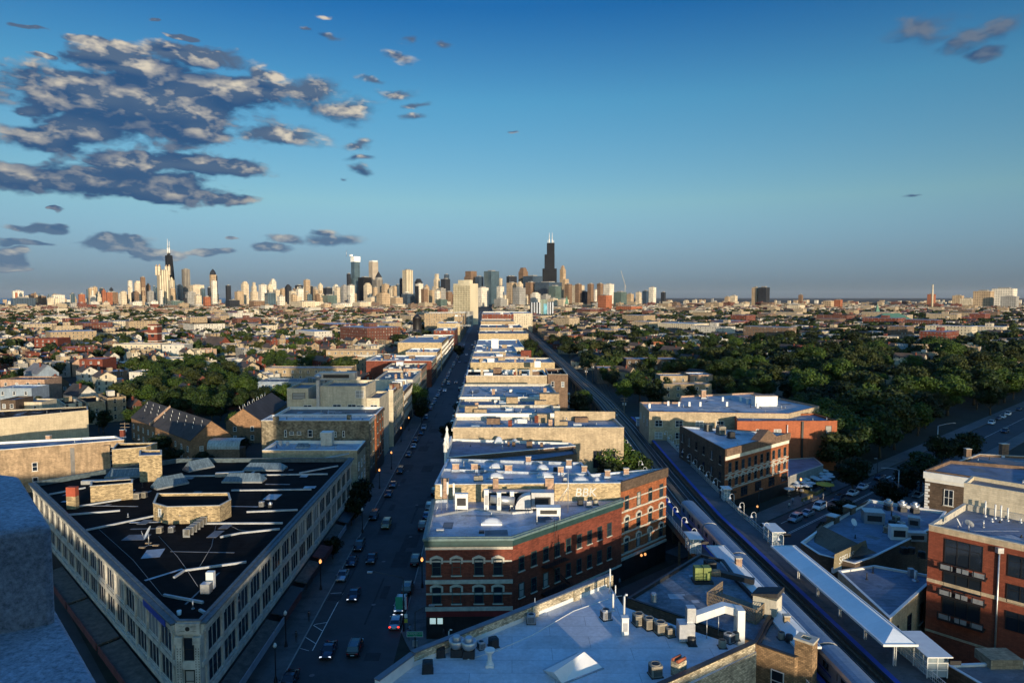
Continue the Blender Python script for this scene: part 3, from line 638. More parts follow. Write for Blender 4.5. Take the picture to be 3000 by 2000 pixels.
def skylight(o, px, py, z, w, d, h, rz=0., white=False, dome=False):
    x, y = G(px, py, z); M = Matrix.Translation((x, y, z)) @ Matrix.Rotation(rz, 4, 'Z')
    c = MB().box(-w/2, w/2, 0, d, 0, .35, M=M).build('skylight', WHITE if dome else METAL, o); b = MB()
    if dome:
        n = 6; g = [[M @ Vector((-w/2+.1+(w-.2)*i/n, .1+(d-.2)*j/n, .36+h*math.sin(PI*i/n)**.6*math.sin(PI*j/n)**.6)) for i in range(n+1)] for j in range(n+1)]
        for j in range(n):
            for i in range(n): b.face([g[j][i], g[j][i+1], g[j+1][i+1], g[j+1][i]], smooth=True)
        b.build('dome', flatmat('skylight_dome', (.42, .45, .50), .15, var=.05, spec=.8), c); return c
    e = w*.12; v = [M @ Vector(p) for p in ((-w/2, 0, .35), (w/2, 0, .35), (w/2, d, .35), (-w/2, d, .35), (-w/2+e, d/2, h), (w/2-e, d/2, h))]
    for q in ((0, 1, 5, 4), (2, 3, 4, 5), (1, 2, 5), (3, 0, 4)): b.face([v[i] for i in q])
    gl = roofmat('skylight_glazing' if not white else 'skylight_sheet', (.10, .14, .17) if not white else (.62, .62, .60), w=.8, h=30, var=.2, rough=.25 if not white else .5, sm=1.7 if not white else .8); b.build('glazing', gl, c); return c
skylight(FL, 770, 1380, zr, 9, 3.2, 1.6); skylight(FL, 708, 1415, zr, 8.5, 3.0, 1.8); skylight(FL, 592, 1376, zr, 6, 3, 2.2, R(52)); skylight(FL, 508, 1426, zr, 6.5, 3, 2.2, R(50)); skylight(FL, 360, 1400, zr, 7.5, 3, 1.8, R(8))
rail(FL, 'roof_duct', METAL, [(240, 1418), (330, 1415), (380, 1408)], zr, .9, .8); rail(FL, 'roof_duct', METAL, [(632, 1396), (715, 1392)], zr, 1., .9)
# ================================================================ roof equipment (each stands on a roof: a thing of its own)
def ac_box(w=.95, h=1.0, m=None):
    m = m or TANMET; o = empty('air_conditioner', (0, 0, 0)); c = w*.12
    pr = [(-w/2+c, -w/2), (w/2-c, -w/2), (w/2, -w/2+c), (w/2, w/2-c), (w/2-c, w/2), (-w/2+c, w/2), (-w/2, w/2-c), (-w/2, -w/2+c)]
    cs = MB().prism(pr, .1, h).build('casing', m, o); g = MB()
    for k in range(9):
        for q, sx_, sy_ in ((0, 1, 0), (1, 0, 1)):
            t = -w/2+c+(w-2*c)*(k+.5)/9
            for s in (-1, 1):
                if q == 0: g.box(t-.018, t+.018, s*(w/2+.006)-.006, s*(w/2+.006)+.006, .2, h-.15)
                else: g.box(s*(w/2+.006)-.006, s*(w/2+.006)+.006, t-.018, t+.018, .2, h-.15)
    g.build('louvres', GRILL, cs)
    MB().lathe((0, 0, h), [(w*.42, 0), (w*.42, .05), (w*.36, .055), (w*.34, .02)], 16).build('fan_ring', m, o); MB().lathe((0, 0, h), [(w*.33, .0), (w*.33, .03), (w*.1, .045)], 14).build('fan_grille', GRILL, o)
    MB().box(-w/2-.05, w/2+.05, -w/2-.05, w/2+.05, 0, .1).build('base', DKMETAL, o); return o
def ac_round(m=None):
    o = empty('air_conditioner', (0, 0, 0)); b = MB().lathe((0, 0, 0), [(.42, .08), (.42, .8), (.38, .86)], 16).build('casing', m or DKMETAL, o)
    MB().lathe((0, 0, .86), [(.33, 0), (.33, .03), (.1, .05)], 14).build('fan_grille', GRILL, o); MB().box(-.48, .48, -.48, .48, 0, .08).build('base', DKMETAL, o); return o
PR = {'tan': ac_box(), 'grey': ac_box(.9, .95, METAL), 'dark': ac_box(.85, .85, DKMETAL), 'round': ac_round(), 'roundpale': ac_round(TANMET)}
USED = set()
def put(kind, px, py, z, label, rz=0., sc=1., group='air conditioners standing on the roofs'):
    p = PR[kind]; o = p if kind not in USED else copy_tree(p); USED.add(kind)
    x, y = G(px, py, z); o.location = (x, y, z); o.rotation_euler.z = rz; o.scale = (sc, sc, sc); tag(o, label, 'air conditioner', group); return o
def stack_fan(px, py, z, label, sc=1.):
    x, y = G(px, py, z); o = empty('exhaust_fan', (x, y, z), label, 'exhaust fan', 'exhaust fans on the roofs')
    MB().box(-.5*sc, .5*sc, -.5*sc, .5*sc, 0, .7*sc, M=Matrix.Translation((x, y, z))).build('curb', DKMETAL, o)
    MB().lathe((x, y, z), [(.45*sc, .7*sc), (.62*sc, .95*sc), (.68*sc, 1.4*sc), (.60*sc, 1.42*sc), (.34*sc, 1.25*sc)], 18).build('bowl', METAL, o)
    MB().lathe((x, y, z), [(.36*sc, 1.25*sc), (.36*sc, 1.62*sc), (.28*sc, 1.74*sc)], 16).build('motor_cap', METAL, o); return o
def dish(px, py, z, label, sc=1., rz=0.):
    x, y = G(px, py, z); o = empty('satellite_dish', (x, y, z), label, 'satellite dish', 'satellite dishes on the roofs')
    MB().tube([(x, y, z), (x, y, z+.9*sc)], .04*sc).build('mast', METAL, o); b = MB(); M = Matrix.Translation((x, y, z+.95*sc)) @ Matrix.Rotation(rz, 4, 'Z') @ Matrix.Rotation(R(62), 4, 'X')
    for r0, r1, h0, h1 in ((0.001, .3, 0, .03), (.3, .55, .03, .1)):
        for k in range(14):
            a, c = 2*PI*k/14, 2*PI*(k+1)/14; b.face([M @ Vector((math.cos(t)*r*sc, math.sin(t)*r*sc, h*sc)) for t, r, h in ((a, r0, h0), (a, r1, h1), (c, r1, h1), (c, r0, h0))], smooth=True)
    b.build('reflector', WHITE, o); MB().tube([M @ Vector((0, -.5*sc, .1*sc)), M @ Vector((0, 0, .55*sc))], .02*sc, 4).build('feed_arm', METAL, o); return o
put('tan', 468, 1560, zr, 'tan boxy air conditioner at the left end of the group on the black flatiron roof'); put('grey', 503, 1558, zr, 'grey air conditioner second from the left beside the brick penthouse')
p0, p1 = Vector(G(546, 1574, zr)), Vector(G(597, 1536, zr)); u = p1-p0; L = u.length; M = Matrix.Translation((*p0, zr+.35)) @ Matrix.Rotation(math.atan2(u.y, u.x), 4, 'Z'); o = empty('slanting_duct', (*p0, zr), 'tan segmented duct slanting forward from the brick roof penthouse', 'duct')
MB().box(0, L, -.5, .5, 0, .95, M=M).build('duct_body', TANMET, o)
for k in range(6): MB().box(k*(L-.1)/5, k*(L-.1)/5+.1, -.56, .56, -.35, 1.01, M=M).build('duct_rib', METAL, o)
put('tan', 402, 1461, zr, 'lone tan air conditioner beside the long brick screen wall', 0, 1.2); put('tan', 422, 1457, zr, 'tan air conditioner right of the brick screen wall', 0, 1.1)
put('grey', 767, 1483, zr, 'grey air conditioner alone on the right half of the black roof'); stack_fan(532, 1530, zr, 'silver drum-shaped exhaust fan in front of the brick roof penthouse', 1.1); stack_fan(792, 1486, zr, 'small blue-grey exhaust fan on the right of the black roof', .6)
d_ = dish(436, 1595, zr, 'white satellite dish on a splayed ballast frame in the middle of the black roof', 2., R(-60))
for a in (0, 120, 240):
    x, y = G(436, 1598, zr); e = Vector((x+1.1*math.cos(R(a)), y+1.1*math.sin(R(a)), zr+.1)); MB().tube([(x, y, zr+.1), e], .05, 4).build('leg', METAL, d_); MB().box(-.45, .45, -.2, .2, 0, .2, M=Matrix.Translation((e.x, e.y, zr))).build('ballast_block', WOOD, d_)
fr = empty('sheet_metal_box', (*G(605, 1735, zr), zr), 'two white sheet-metal boxes standing near the tip of the black roof', 'ventilation box')
MB().box(-.6, .6, -.5, .5, 0, 1.3, M=Matrix.Translation((*G(605, 1735, zr), zr))).build('lower_box', METAL, fr); MB().box(-.5, .5, -.35, .35, 0, 2.3, M=Matrix.Translation((*G(618, 1722, zr), zr))).build('upper_box', WHITE, fr)
bk = empty('white_bucket', (*G(525, 1800, zr), zr), 'small white bucket left on the tip of the black roof', 'bucket'); MB().lathe((*G(525, 1800, zr), zr), [(.22, 0), (.28, .55), (.25, .5)], 12).build('pail', WHITE, bk)
for pts, lb in ((((290, 1550), (390, 1640), (476, 1745)), 'long pale cable snaking down the left of the black roof'), (((465, 1570), (520, 1630), (545, 1665), (580, 1718)), 'pale cable running from the roof units towards the tip'), (((636, 1522), (620, 1600), (580, 1668)), 'pale cable hanging down from the penthouse corner'), (((655, 1530), (700, 1552), (740, 1557)), 'short pale cable running right from the penthouse')):
    P = [Vector((*G(*q, zr), zr+.04)) for q in pts]; c = MB().tube(P, .035, 4).build('roof_cable', flatmat('cable_grey', (.25, .25, .25), .7)); tag(c, lb, 'cable')


# ================================================================ right of the avenue: corner block, row, white roof, railway
# --- brick corner building
z1 = 15.8
C = ccw([G(1247, 1575, z1), G(1500, 1573, z1), G(1822, 1463, z1), G(1814, 1440, z1), (-14.0, 120.4)])
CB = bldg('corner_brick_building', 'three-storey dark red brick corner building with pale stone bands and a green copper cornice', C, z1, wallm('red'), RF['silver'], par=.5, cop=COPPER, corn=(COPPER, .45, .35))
A, B, D_ = G(1247, 1575, z1), G(1500, 1573, z1), G(1822, 1463, z1)
MB().ring(inset(C, -.25), inset(C, -.003), z1-1.3, z1-.36).build('frieze', GREENP, CB)
for za, zb, d in ((14.0, 14.4, .16), (8.75, 9.3, .28), (4.55, 5.1, .28)): band(CB, A, B, za, zb, d, STONE, 'string_course', .12)
for za, zb in ((12.05, 12.3), (7.0, 7.25)): band(CB, A, B, za, zb, .1, STONE, 'string_course')
for z in (10.0, 5.6):
    for s, k in ((1.6, 'hood'), (8.0, 'hood'), (10.9, 'hood')): window(CB, A, B, s, z, 1.35, 2.55, k)
    window(CB, A, B, 4.6, z, 1.35, 2.55, 'hood', 'blind_window')
for c in [o for o in bpy.data.objects if o.name.startswith('blind_window')]:
    for q in c.children:
        if q.name.startswith('pane'): q.data = q.data.copy(); q.data.materials[0] = wallm('red')
band(CB, A, B, 3.6, 4.5, .12, flatmat('fascia_red', (.16, .02, .02), .5), 'shop_fascia')
band(CB, A, B, .1, 3.55, .07, dkf, 'shopfront')
lw = emit('lit_shop_window', (.75, .95, .85), .35)
for s, w_, z in ((1.0, .9, 2.5), (2.1, .8, 2.5)):
    M = Matrix.Translation((A[0]+s, A[1]-.09, z)); MB().box(-w_/2, w_/2, -.02, .02, 0, .9, M=M).build('lit_window', lw, CB)
L2_ = (Vector(D_)-Vector(B)).length
for i in range(9):
    for z in (10.1, 5.9): window(CB, B, D_, 2.0+i*(L2_-4)/8.6, z, 1.15, 2.3, 'sash')
band(CB, B, D_, .1, 3.6, .07, dkf, 'shopfront'); band(CB, B, D_, 3.7, 4.0, .15, STONE, 'string_course')
# fire escape on the angled side
Bv = Vector(B); u_ = (Vector(D_)-Bv).normalized(); n_ = Vector((u_.y, -u_.x)); fe = MB()
def fp(s, d, z): p = Bv+u_*s+n_*d; return (p.x, p.y, z)
for z in (9.4, 5.0):
    M = Matrix.Translation((*(Bv+u_*9.2), z)) @ Matrix.Rotation(math.atan2(u_.y, u_.x), 4, 'Z'); fe.box(-2.8, 2.8, -1.2, -.02, 0, .08, M=M)
    for s in np.linspace(6.4, 12, 12): fe.tube([fp(s, 1.2, z), fp(s, 1.2, z+1.0)], .02, 3)
    fe.tube([fp(6.4, 1.2, z+1), fp(12, 1.2, z+1)], .03, 4)
for d in (.4, 1.05): fe.tube([fp(8, d, 9.4), fp(12.6, d, 5.0)], .05, 4)
for k in range(12): t = k/11; fe.tube([fp(8+4.6*t, .4, 9.4-4.4*t), fp(8+4.6*t, 1.05, 9.4-4.4*t)], .035, 3)
for s in (9.0, 9.6): fe.tube([fp(s, .5, 9.4), fp(s, .5, z1+.8)], .035, 4)
fe.build('fire_escape', BLACK, CB)
zc = z1-.5
skylight(CB, 1440, 1539, zc, 3.4, 1.6, .7, dome=True); MB().box(-.4, .4, -.4, .4, 0, .3, M=Matrix.Translation((*G(1411, 1560, zc), zc))).build('roof_hatch', DKMETAL, CB); MB().box(-.6, .6, -.35, .35, 0, .45, M=Matrix.Translation((*G(1290, 1556, zc), zc))).build('roof_hatch', METAL, CB)
rail(CB, 'roof_divider', METAL, [(1275, 1513), (1390, 1492), (1500, 1505), (1560, 1500)], zc, .5, .35)
# rooftop plant: ducts, cabinets, masts
def thing_box(name, label, cat, px, py, z, w, d, h, m, rz=0., group=None, legs=0., top=None):
    x, y = G(px, py, z); o = empty(name, (x, y, z), label, cat, group); M = Matrix.Translation((x, y, z+legs)) @ Matrix.Rotation(rz, 4, 'Z')
    b = MB().box(-w/2, w/2, 0, d, 0, h, M=M).build('cabinet', m, o); MB().box(-w/2-.04, w/2+.04, -.04, d+.04, h, h+.08, M=M).build('lid', top or m, o)
    if legs:
        for a in (-1, 1):
            for c in (0, 1): MB().box(a*(w/2-.1)-.05, a*(w/2-.1)+.05, c*(d-.1), c*(d-.1)+.1, -legs, 0, M=M).build('leg', METAL, o)
    g = MB(); g.box(-w*.35, w*.35, -.02, -.004, h*.25, h*.75, M=M); g.build('louvre_panel', GRILL if w > 1.8 else METAL, b); return o
thing_box('equipment_cabinet', 'pair of tall white equipment cabinets at the street end of the brick corner roof', 'equipment cabinet', 1352, 1500, zc, 2.2, .9, 2.6, WHITE, legs=.5)
thing_box('equipment_cabinet', 'tall white cabinet left of centre on the brick corner roof', 'equipment cabinet', 1425, 1498, zc, .8, .7, 3.4, WHITE, legs=.3)
thing_box('equipment_cabinet', 'white cabinet just left of the black duct opening on the brick corner roof', 'equipment cabinet', 1462, 1499, zc, .7, .6, 3.0, WHITE, legs=.3)
thing_box('equipment_cabinet', 'narrow white cabinet left of the big curved duct', 'equipment cabinet', 1500, 1492, zc, .7, .6, 2.6, WHITE, legs=.5)
thing_box('air_handler', 'large silver air handler box with a curved duct on the brick corner roof', 'air handler', 1590, 1496, zc, 3.9, 2.2, 2.7, METAL, legs=.4)
thing_box('air_handler', 'white long unit with black louvres nearest the green cornice', 'air handler', 1607, 1534, zc, 3.9, 1.6, 1.3, WHITE, legs=1.3)
x, y = G(1530, 1500, zc); dk_ = empty('curved_duct', (x, y, zc), 'large silver curved duct running into the air handler', 'duct'); b = MB(); n = 9
pr = []
for k in range(n): a = PI/2*k/(n-1); pr.append((x-1.2+2.6*(1-math.cos(a)), zc+.5+2.5*math.sin(a)))
for k in range(n-1):
    (xa, za), (xb, zb) = pr[k], pr[k+1]; b.face([(xa, y, za), (xb, y, zb), (xb, y+1.9, zb), (xa, y+1.9, za)][::-1]); b.face([(xa, y, za), (x+1.5, y, zc+.5), (xb, y, zb)]); b.face([(xa, y+1.9, za), (xb, y+1.9, zb), (x+1.5, y+1.9, zc+.5)])
b.build('duct_elbow', METAL, dk_); MB().tube([(x-5.5, y+1.4, zc+1.9), (x-1.3, y+1.1, zc+1.6)], .75, 12).build('round_duct', METAL, dk_)
x, y = G(1480, 1480, zc); o = empty('black_plenum', (x, y, zc), 'long low black-fronted plenum against the tan brick wall', 'duct'); MB().box(x-3, x+5.5, y, y+1.4, zc, zc+2.3).build('casing', DKMETAL, o); MB().box(x-3.2, x+5.7, y-.2, y+1.5, zc+2.3, zc+2.5).build('canopy', METAL, o)
x, y = G(1664, 1500, zc); o = empty('lattice_mast', (x, y, zc), 'slender antenna mast with stays rising beside the air handler', 'antenna mast'); MB().tube([(x, y, zc), (x, y, zc+7.5)], .07, 6).build('mast', METAL, o)
for dx in (-2.6, -1.6): MB().tube([(x, y, zc+4.4), (x+dx, y+1.5, zc)], .05, 5).build('stay', METAL, o)
for k, (px, py) in enumerate(((1293, 1500), (1312, 1492), (1330, 1496))):
    x, y = G(px, py, zc); o = empty('antenna_mast', (x, y, zc), ('leftmost white panel antenna mast above the street corner roof', 'middle white panel antenna mast above the street corner roof', 'right-hand panel antenna mast above the street corner roof')[k], 'antenna mast', 'panel antennas on the corner roof')
    MB().tube([(x, y, zc), (x, y, zc+4.6)], .05, 6).build('mast', METAL, o); MB().box(x-.16, x+.16, y-.25, y-.1, zc+2.8, zc+4.9).build('antenna_panel', WHITE, o); MB().tube([(x, y, zc+2.5), (x-1+.9*k, y-1.3, zc)], .04, 4).build('stay', METAL, o)
for i, (px, py) in enumerate(((1700, 1478), (1725, 1484), (1745, 1478))): put(('dark', 'grey', 'roundpale')[i], px, py, zc, ('dark', 'grey', 'pale round')[i]+' unit behind the green cornice under the graffiti wall', 0, 1.1)
# --- white painted party-wall building with the four-storey orange front
z2 = 18.5
C2 = ccw([(-13.9, 120.6), (19.6, 121.6), G(1952, 1372, z2), G(1730, 1389, z2), G(1703, 1355, z2), (-13.4, 140.2)])
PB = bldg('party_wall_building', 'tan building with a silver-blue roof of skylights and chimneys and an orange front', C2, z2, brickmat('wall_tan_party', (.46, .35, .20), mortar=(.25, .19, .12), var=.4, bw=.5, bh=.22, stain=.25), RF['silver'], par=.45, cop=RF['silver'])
Q0, Q1 = (19.6, 121.6), G(1952, 1372, z2); Q0 = tuple(Vector(Q0)+(Vector(Q1)-Vector(Q0)).normalized()*.1)
band(PB, Q0, Q1, .2, 17.0, .05, wallm('orange'), 'front_wall'); band(PB, Q0, Q1, 17.0, z2+.3, .45, wallm('dkbrown'), 'cornice', .05)
Q0, Q1 = Vector(Q0), Vector(Q1); qn = (Q1-Q0).normalized(); qn = Vector((qn.y, -qn.x))*.055; Q0o, Q1o = Q0+qn, Q1+qn
for z in (13.3, 9.3, 5.4):
    band(PB, Q0, Q1, z-.45, z-.15, .16, STONE, 'string_course'); band(PB, Q0, Q1, z+1.6, z+1.85, .12, STONE, 'string_course')
    wrow(PB, Q0o, Q1o, 4, z, 1.15, 2.5, 'hood' if z < 13 else 'sash', 1.8, 1.8)
band(PB, Q0, Q1, .1, 4.0, .10, dkf, 'shopfront'); band(PB, Q0, Q1, 4.05, 4.5, .3, STONE, 'shop_cornice')
for px, s in ((1303, 1.2), (1452, .9), (1610, 1.4)): MB().box(-.55*s, .55*s, -.12, .5, 0, 4.3, M=Matrix.Translation((G(px, 1420, z2)[0], 120.7, zc))).build('chimney', wallm('pink'), PB)
z2r = z2-.45
for (px, py, k) in ((1335, 1382, 1.5), (1390, 1382, 1.4), (1490, 1386, 1.7), (1548, 1360, .9), (1643, 1391, .9), (1667, 1370, .9), (1712, 1389, .8), (1780, 1402, .7), (1835, 1396, .7)): chimney(PB, px, py, z2r, .9*k**.5+.2, .6, 1.5)
for (px, py, w_) in ((1453, 1373, 2.7), (1453, 1402, 2.8), (1590, 1377, 2.3), (1597, 1400, 3.2), (1702, 1414, 3.0), (1750, 1416, 1.3)): skylight(PB, px, py, z2r, w_, 1.7, .65, dome=True)
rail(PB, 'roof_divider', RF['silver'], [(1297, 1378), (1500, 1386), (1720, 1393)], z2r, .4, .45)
for i, (px, py, lb) in enumerate(((1395, 1408, 'tan boxy unit at the left of the silver-blue roof near its front edge'), (1408, 1407, 'second tan unit beside the first on the silver-blue roof'), (1402, 1374, 'dark small unit behind the second chimney of the silver-blue roof'), (1627, 1380, 'dark small unit right of the far skylight on the silver-blue roof'), (1655, 1412, 'pale unit by the mast on the silver-blue roof'))): put(('tan', 'tan', 'dark', 'dark', 'grey')[i], px, py, z2r, lb, 0, .9)
graf = flatmat('graffiti_white', (.50, .50, .48), .8, var=.3)
text_on(PB, 'BBK', (-13.9, 120.6), (19.6, 121.6), 27.2, 16.15, 2.2, graf, .15, .02)
# --- two low dark-blue roofs with the white pinnacled front
z3 = 15.2
D1 = bldg('row_building', 'low row building with a blue-grey tar roof behind the silver-blue roof', [(-14.4, 141.0), G(1690, 1330, z3), G(1680, 1312, z3), (-14.8, 153)], z3, wallm('brown'), RF['slate'], par=.6, cop=wallm('dkbrown'))
D2 = bldg('row_building', 'low row building with a pale blue roof, arched skylight and white pinnacled street gable', [(-14.9, 153.4), G(1686, 1311, z3), G(1668, 1297, 15.6), (-15.6, 174)], 15.6, wallm('brown'), RF['slate'], par=.5, cop=WHITE)
GB = MB(); gx = AX(160, 11.8)
GB.prism([(gx-.5, 150.5), (gx-.1, 150.5), (gx-.3, 168), (gx-.7, 168)], 15, 17.6)
for yy, hh in ((151, 3.6), (155, 5.2)): GB.lathe((gx-.3, yy, 17.4), [(.45, 0), (.45, hh*.45), (.6, hh*.5), (.22, hh*.75), (.34, hh*.85), (.03, hh)], 8)
GB.build('pinnacled_gable', WHITE, D2)
skylight(D2, 1461, 1299, 15.1, 2.4, 1.6, 1.3, dome=True); skylight(D2, 1508, 1296, 15.1, 1.8, 1.4, .5, dome=True)
boxpart(D2, 'access_box', wallm('brown'), 1551, 1312, 15.1, 1.4, 1.2, 1.6); boxpart(D2, 'vent_box', WHITE, 1427, 1290, 15.1, .6, .6, 1.2); boxpart(D2, 'vent_box', METAL, 1405, 1289, 15.1, 1, .8, .8); boxpart(D2, 'chimney', wallm('brown'), 1490, 1308, 15.1, .5, .5, 1.3); boxpart(D2, 'chimney', wallm('brown'), 1505, 1308, 15.1, .8, .6, 1.1); boxpart(D2, 'chimney', wallm('brown'), 1587, 1311, 15.1, .7, .6, 1.2)
# --- long tan party wall and the stepped roofs up the avenue (right-hand side); x right edge read at the near wall
def rowb(label, Y0, Y1, xo, z, wall, roof, side=1, par=.7, cop=None, extras=True, win=False, name='row_building', group='buildings lining the avenue'):
    X = (xo-1500)/2000.*Y0*.998; t = 11.7 if side > 0 else -12.2
    poly = [(AX(Y0, t), Y0), (AX(Y1, t), Y1), (X-.034*(Y1-Y0), Y1), (X, Y0)]
    o = bldg(name, label, poly, z, wall, roof, par=par, cop=cop or (WHITE if int(Y0) % 3 else STONE), group=group); F0, F1 = (AX(Y0, t), Y0), (AX(Y1, t), Y1)
    if side > 0: F0, F1 = F1, F0
    L = Y1-Y0; nb = max(2, int(L/3.6)); lv = [q for q in (4.6, 8.2, 11.8, 15.2) if q+2.4 < z]
    if Y0 < 650:
        rng = random.Random(int(Y0)+side); fk = ('white', 'sash')[rng.random() < .5]
        for q in lv: wrow(o, F0, F1, nb, q, 1.3, 2.0, fk)
        band(o, F0, F1, z-.9, z-.2, .4, STONE if rng.random() < .5 else wallm('dkbrown'), 'cornice'); band(o, F0, F1, .1, 3.6, .05, dkf, 'shopfront')
    if extras:
        rng = random.Random(int(Y0*3)+side); nk = 14 if Y0 < 450 else 6; W0 = abs(X-AX(Y0, t)); x0 = min(X, AX(Y0, t))
        for k in range(rng.randint(nk//2, nk)):
            cx = x0+W0*rng.uniform(.1, .9)-.034*5; cy = rng.uniform(Y0+1.5, max(Y0+2, Y1-2)); q = rng.random(); zz = z-par; M = Matrix.Translation((cx, cy, zz))
            if q > .9: MB().box(-.5, .5, -.5, .5, 0, .9, M=M).build('roof_unit', METAL, o)
            elif q > .75: MB().tube([(cx, cy, zz), (cx, cy, zz+1.3)], .12, 6).build('vent_pipe', METAL, o)
            elif q < .3: MB().box(-.5, .5, -.35, .35, 0, 2.0, M=M).build('chimney', wallm(rng.choice(('pink', 'tan', 'red'))), o)
            elif q < .55: MB().box(-1.1, 1.1, -.8, .8, 0, .7, M=M).build('skylight', MATS['skylight_dome'], o)
            else: MB().box(-1.8, 1.8, -1.3, 1.3, 0, rng.uniform(1.2, 2.4), M=M).build('stair_bulkhead', rng.choice((WHITE, wallm('tan'), wallm('brown'))), o)
    return o, poly
tanp = MATS['wall_tan_party']; tanw = brickmat('wall_buff_party', (.42, .33, .22), var=.2, stain=.3)
R_ = [('with a long plain tan wall facing us and pale grey roof', 174.2, 189, 1832, 18.5, tanw, RF['white']), ('with a bright white parapet wall and wet-looking grey roof', 189.2, 204, 1632, 19.6, WHITE, RF['white']),
      ('with a white wall and dark-streaked roof, third beyond the pinnacled front', 204.2, 219, 1642, 19.2, wallm('white'), RF['slate']), ('whose white band wall carries a tan roof hut at its track end', 219.2, 252, 1640, 19.8, WHITE, RF['white']),
      ('with a stained tan wall, chimney stubs and a black parapet line', 278, 300, 1603, 20, tanw, RF['dark']), ('with a tan wall behind the stained one and a white roof edge', 345, 372, 1626, 19, tanp, RF['white']),
      ('with a low tan wall and a red end block by the tracks', 384, 420, 1550, 18.6, wallm('pink'), RF['white']), ('with a white roof rim and a tall white chimney', 430, 500, 1516, 17, wallm('white', True), RF['white']),
      ('with a white roof crowded with vents', 505, 600, 1535, 15, wallm('cream', True), RF['white']), ('with a wide blank tan wall across the row', 630, 690, 1548, 18.6, tanp, RF['grey']), ('with a stepped tan wall and a tall corner stub', 700, 780, 1532, 21, wallm('tan', True), RF['grey']),
      ('with a long pale shed roof', 800, 880, 1507, 24, wallm('tan'), RF['brown']), ('of red brick with rows of windows and a white cornice', 900, 1010, 1505, 30, wallm('red', True), RF['white']), ('of buff brick behind the red one', 1030, 1150, 1560, 28, wallm('cream', True), RF['white'])]
RB = [rowb('right-side avenue building '+l, a, c, x, z, w_, r_) for l, a, c, x, z, w_, r_ in R_]
o, pl = RB[0]
MB().prism([(12.8, 188.4), (28.6, 187.6), (28.6, 188.0), (12.8, 188.8)], 18, 20.4).build('gable_wall', tanw, o)
boxpart(o, 'chimney', tanw, 1632, 1250, 17.8, 1.3, 1.2, 4.2); boxpart(o, 'vent_cluster', METAL, 1530, 1240, 17.8, 2.6, 1, 1.2); boxpart(o, 'vent_cluster', WHITE, 1575, 1228, 17.8, 6, 1, 1.4)
for xx in (21.5, 25): window(o, (-14.4, 174.2), (28.9, 174.2), xx+15, 8, 2.2, 4.5, 'big')
R6b = bldg('row_building', 'square brown annexe with black parapet at the track end of the stained tan wall', [(14.6, 278), (22.8, 277), (22.6, 300), (14.6, 300)], 20.6, wallm('brown'), RF['dark'], par=.8)
wrow(R6b, (14.6, 278), (22.8, 277), 2, 15.5, 1.2, 2.2, 'white')
for px, py in ((1412, 1100), (1512, 1101), (1556, 1102)): boxpart(RB[4][0], 'chimney', tanw, px, py, 19.4, 1.1, .8, 3.2)
boxpart(RB[3][0], 'roof_hut', wallm('tan'), 1610, 1186, 19.1, 6, 4, 3.4); boxpart(RB[5][0], 'satellite_array', WHITE, 1575, 1076, 18.2, 3, 1, 3); boxpart(RB[7][0], 'chimney', WHITE, 1450, 1022, 16, 5, 4, 7)
boxpart(RB[6][0], 'red_end_block', wallm('red'), 1541, 1047, 17.5, 6, 5, 4)
# --- left-hand side of the avenue
L_ = [('with a pale gravel roof and white stair hut past the black roof', 169.5, 181, 758, 13.6, tanw, RF['white']), ('with a dark stained rubble side wall and small white windows', 187, 196, 757, 18, brickmat('wall_rubble_dark', (.23, .19, .13), mortar=(.10, .08, .06), var=.55, bw=.6, bh=.28, stain=.45), RF['silver']),
      ('of orange brick with a thin grey roof, behind the dark rubble wall', 199, 213, 800, 17.6, wallm('orange'), RF['grey'])]
LB = [rowb('left-side avenue building '+l, a, c, x, z, w_, r_, -1, extras=False) for l, a, c, x, z, w_, r_ in L_]
o = LB[0][0]; boxpart(o, 'stair_hut', wallm('white'), 956, 1305, 12.9, 2.9, 2.4, 3.4, 0, WHITE); skylight(o, 885, 1313, 12.9, 3.4, 2, 1.2); boxpart(o, 'vent', METAL, 822, 1306, 12.9, .6, .5, 1.4); boxpart(o, 'vent', METAL, 842, 1306, 12.9, .6, .5, 1.2)
o, pl = LB[1]; A_, B_ = pl[3], pl[0]
for i, (px, w_, h_) in enumerate(((828, .6, 1.9), (846, 1.1, .9), (868, 1.1, .9), (901, 1.2, 1.9), (936, 1.1, 1.2), (966, .5, 1.5), (976, .5, 1.5), (1000, .6, 1.7))): window(o, A_, B_, (px-757)/2000*187*1.0, 13.5+(.6 if h_ < 1 else 0), w_, h_, 'white')
boxpart(o, 'chimney', MATS['wall_rubble_dark'], 807, 1244, 17.3, 1.4, 1, 2.2); boxpart(o, 'chimney', MATS['wall_rubble_dark'], 1022, 1230, 17.3, 1.2, .8, 1.4)
# cream stepped block whose face carries the tower's shadow
crm = wallm('cream'); yc = 214.
def cw(x0, x1, ztop, zb=0., y0=yc, y1=yc+16): a = (x0-1500)/2000*y0; c = (x1-1500)/2000*y0; return [(a, y0), (c, y0), (c, y1), (a, y1)]
CR = bldg('stepped_cream_building', 'large plain cream rendered building in stepped boxes, part in shadow and part in sun', cw(932, 1068, 0), 24.0, crm, RF['grey'], par=.9, cop=crm)
def wing(name, x0, x1, z, y0=yc, y1=yc+14):
    p = cw(x0, x1, 0, 0, y0, y1); MB().prism(p, 0, z, top=False).build(name, crm, CR); MB().prism(inset(p, .25), z-.6, z-.58, side=False).build(name+'_roof', RF['grey'], CR); occ_poly(p)
    MB().ring(inset(p, -.05), inset(p, .3), z, z+.1).build('coping', crm, CR); return p
wing('left_wing', 836, 899, 23.2, yc+1, yc+15); wing('low_link', 882, 929, 20, yc+.2, yc+10); wing('street_wing', 1070, 1109, 20.2, yc, yc+16)
x_ = lambda px: (px-1500)/2000*yc
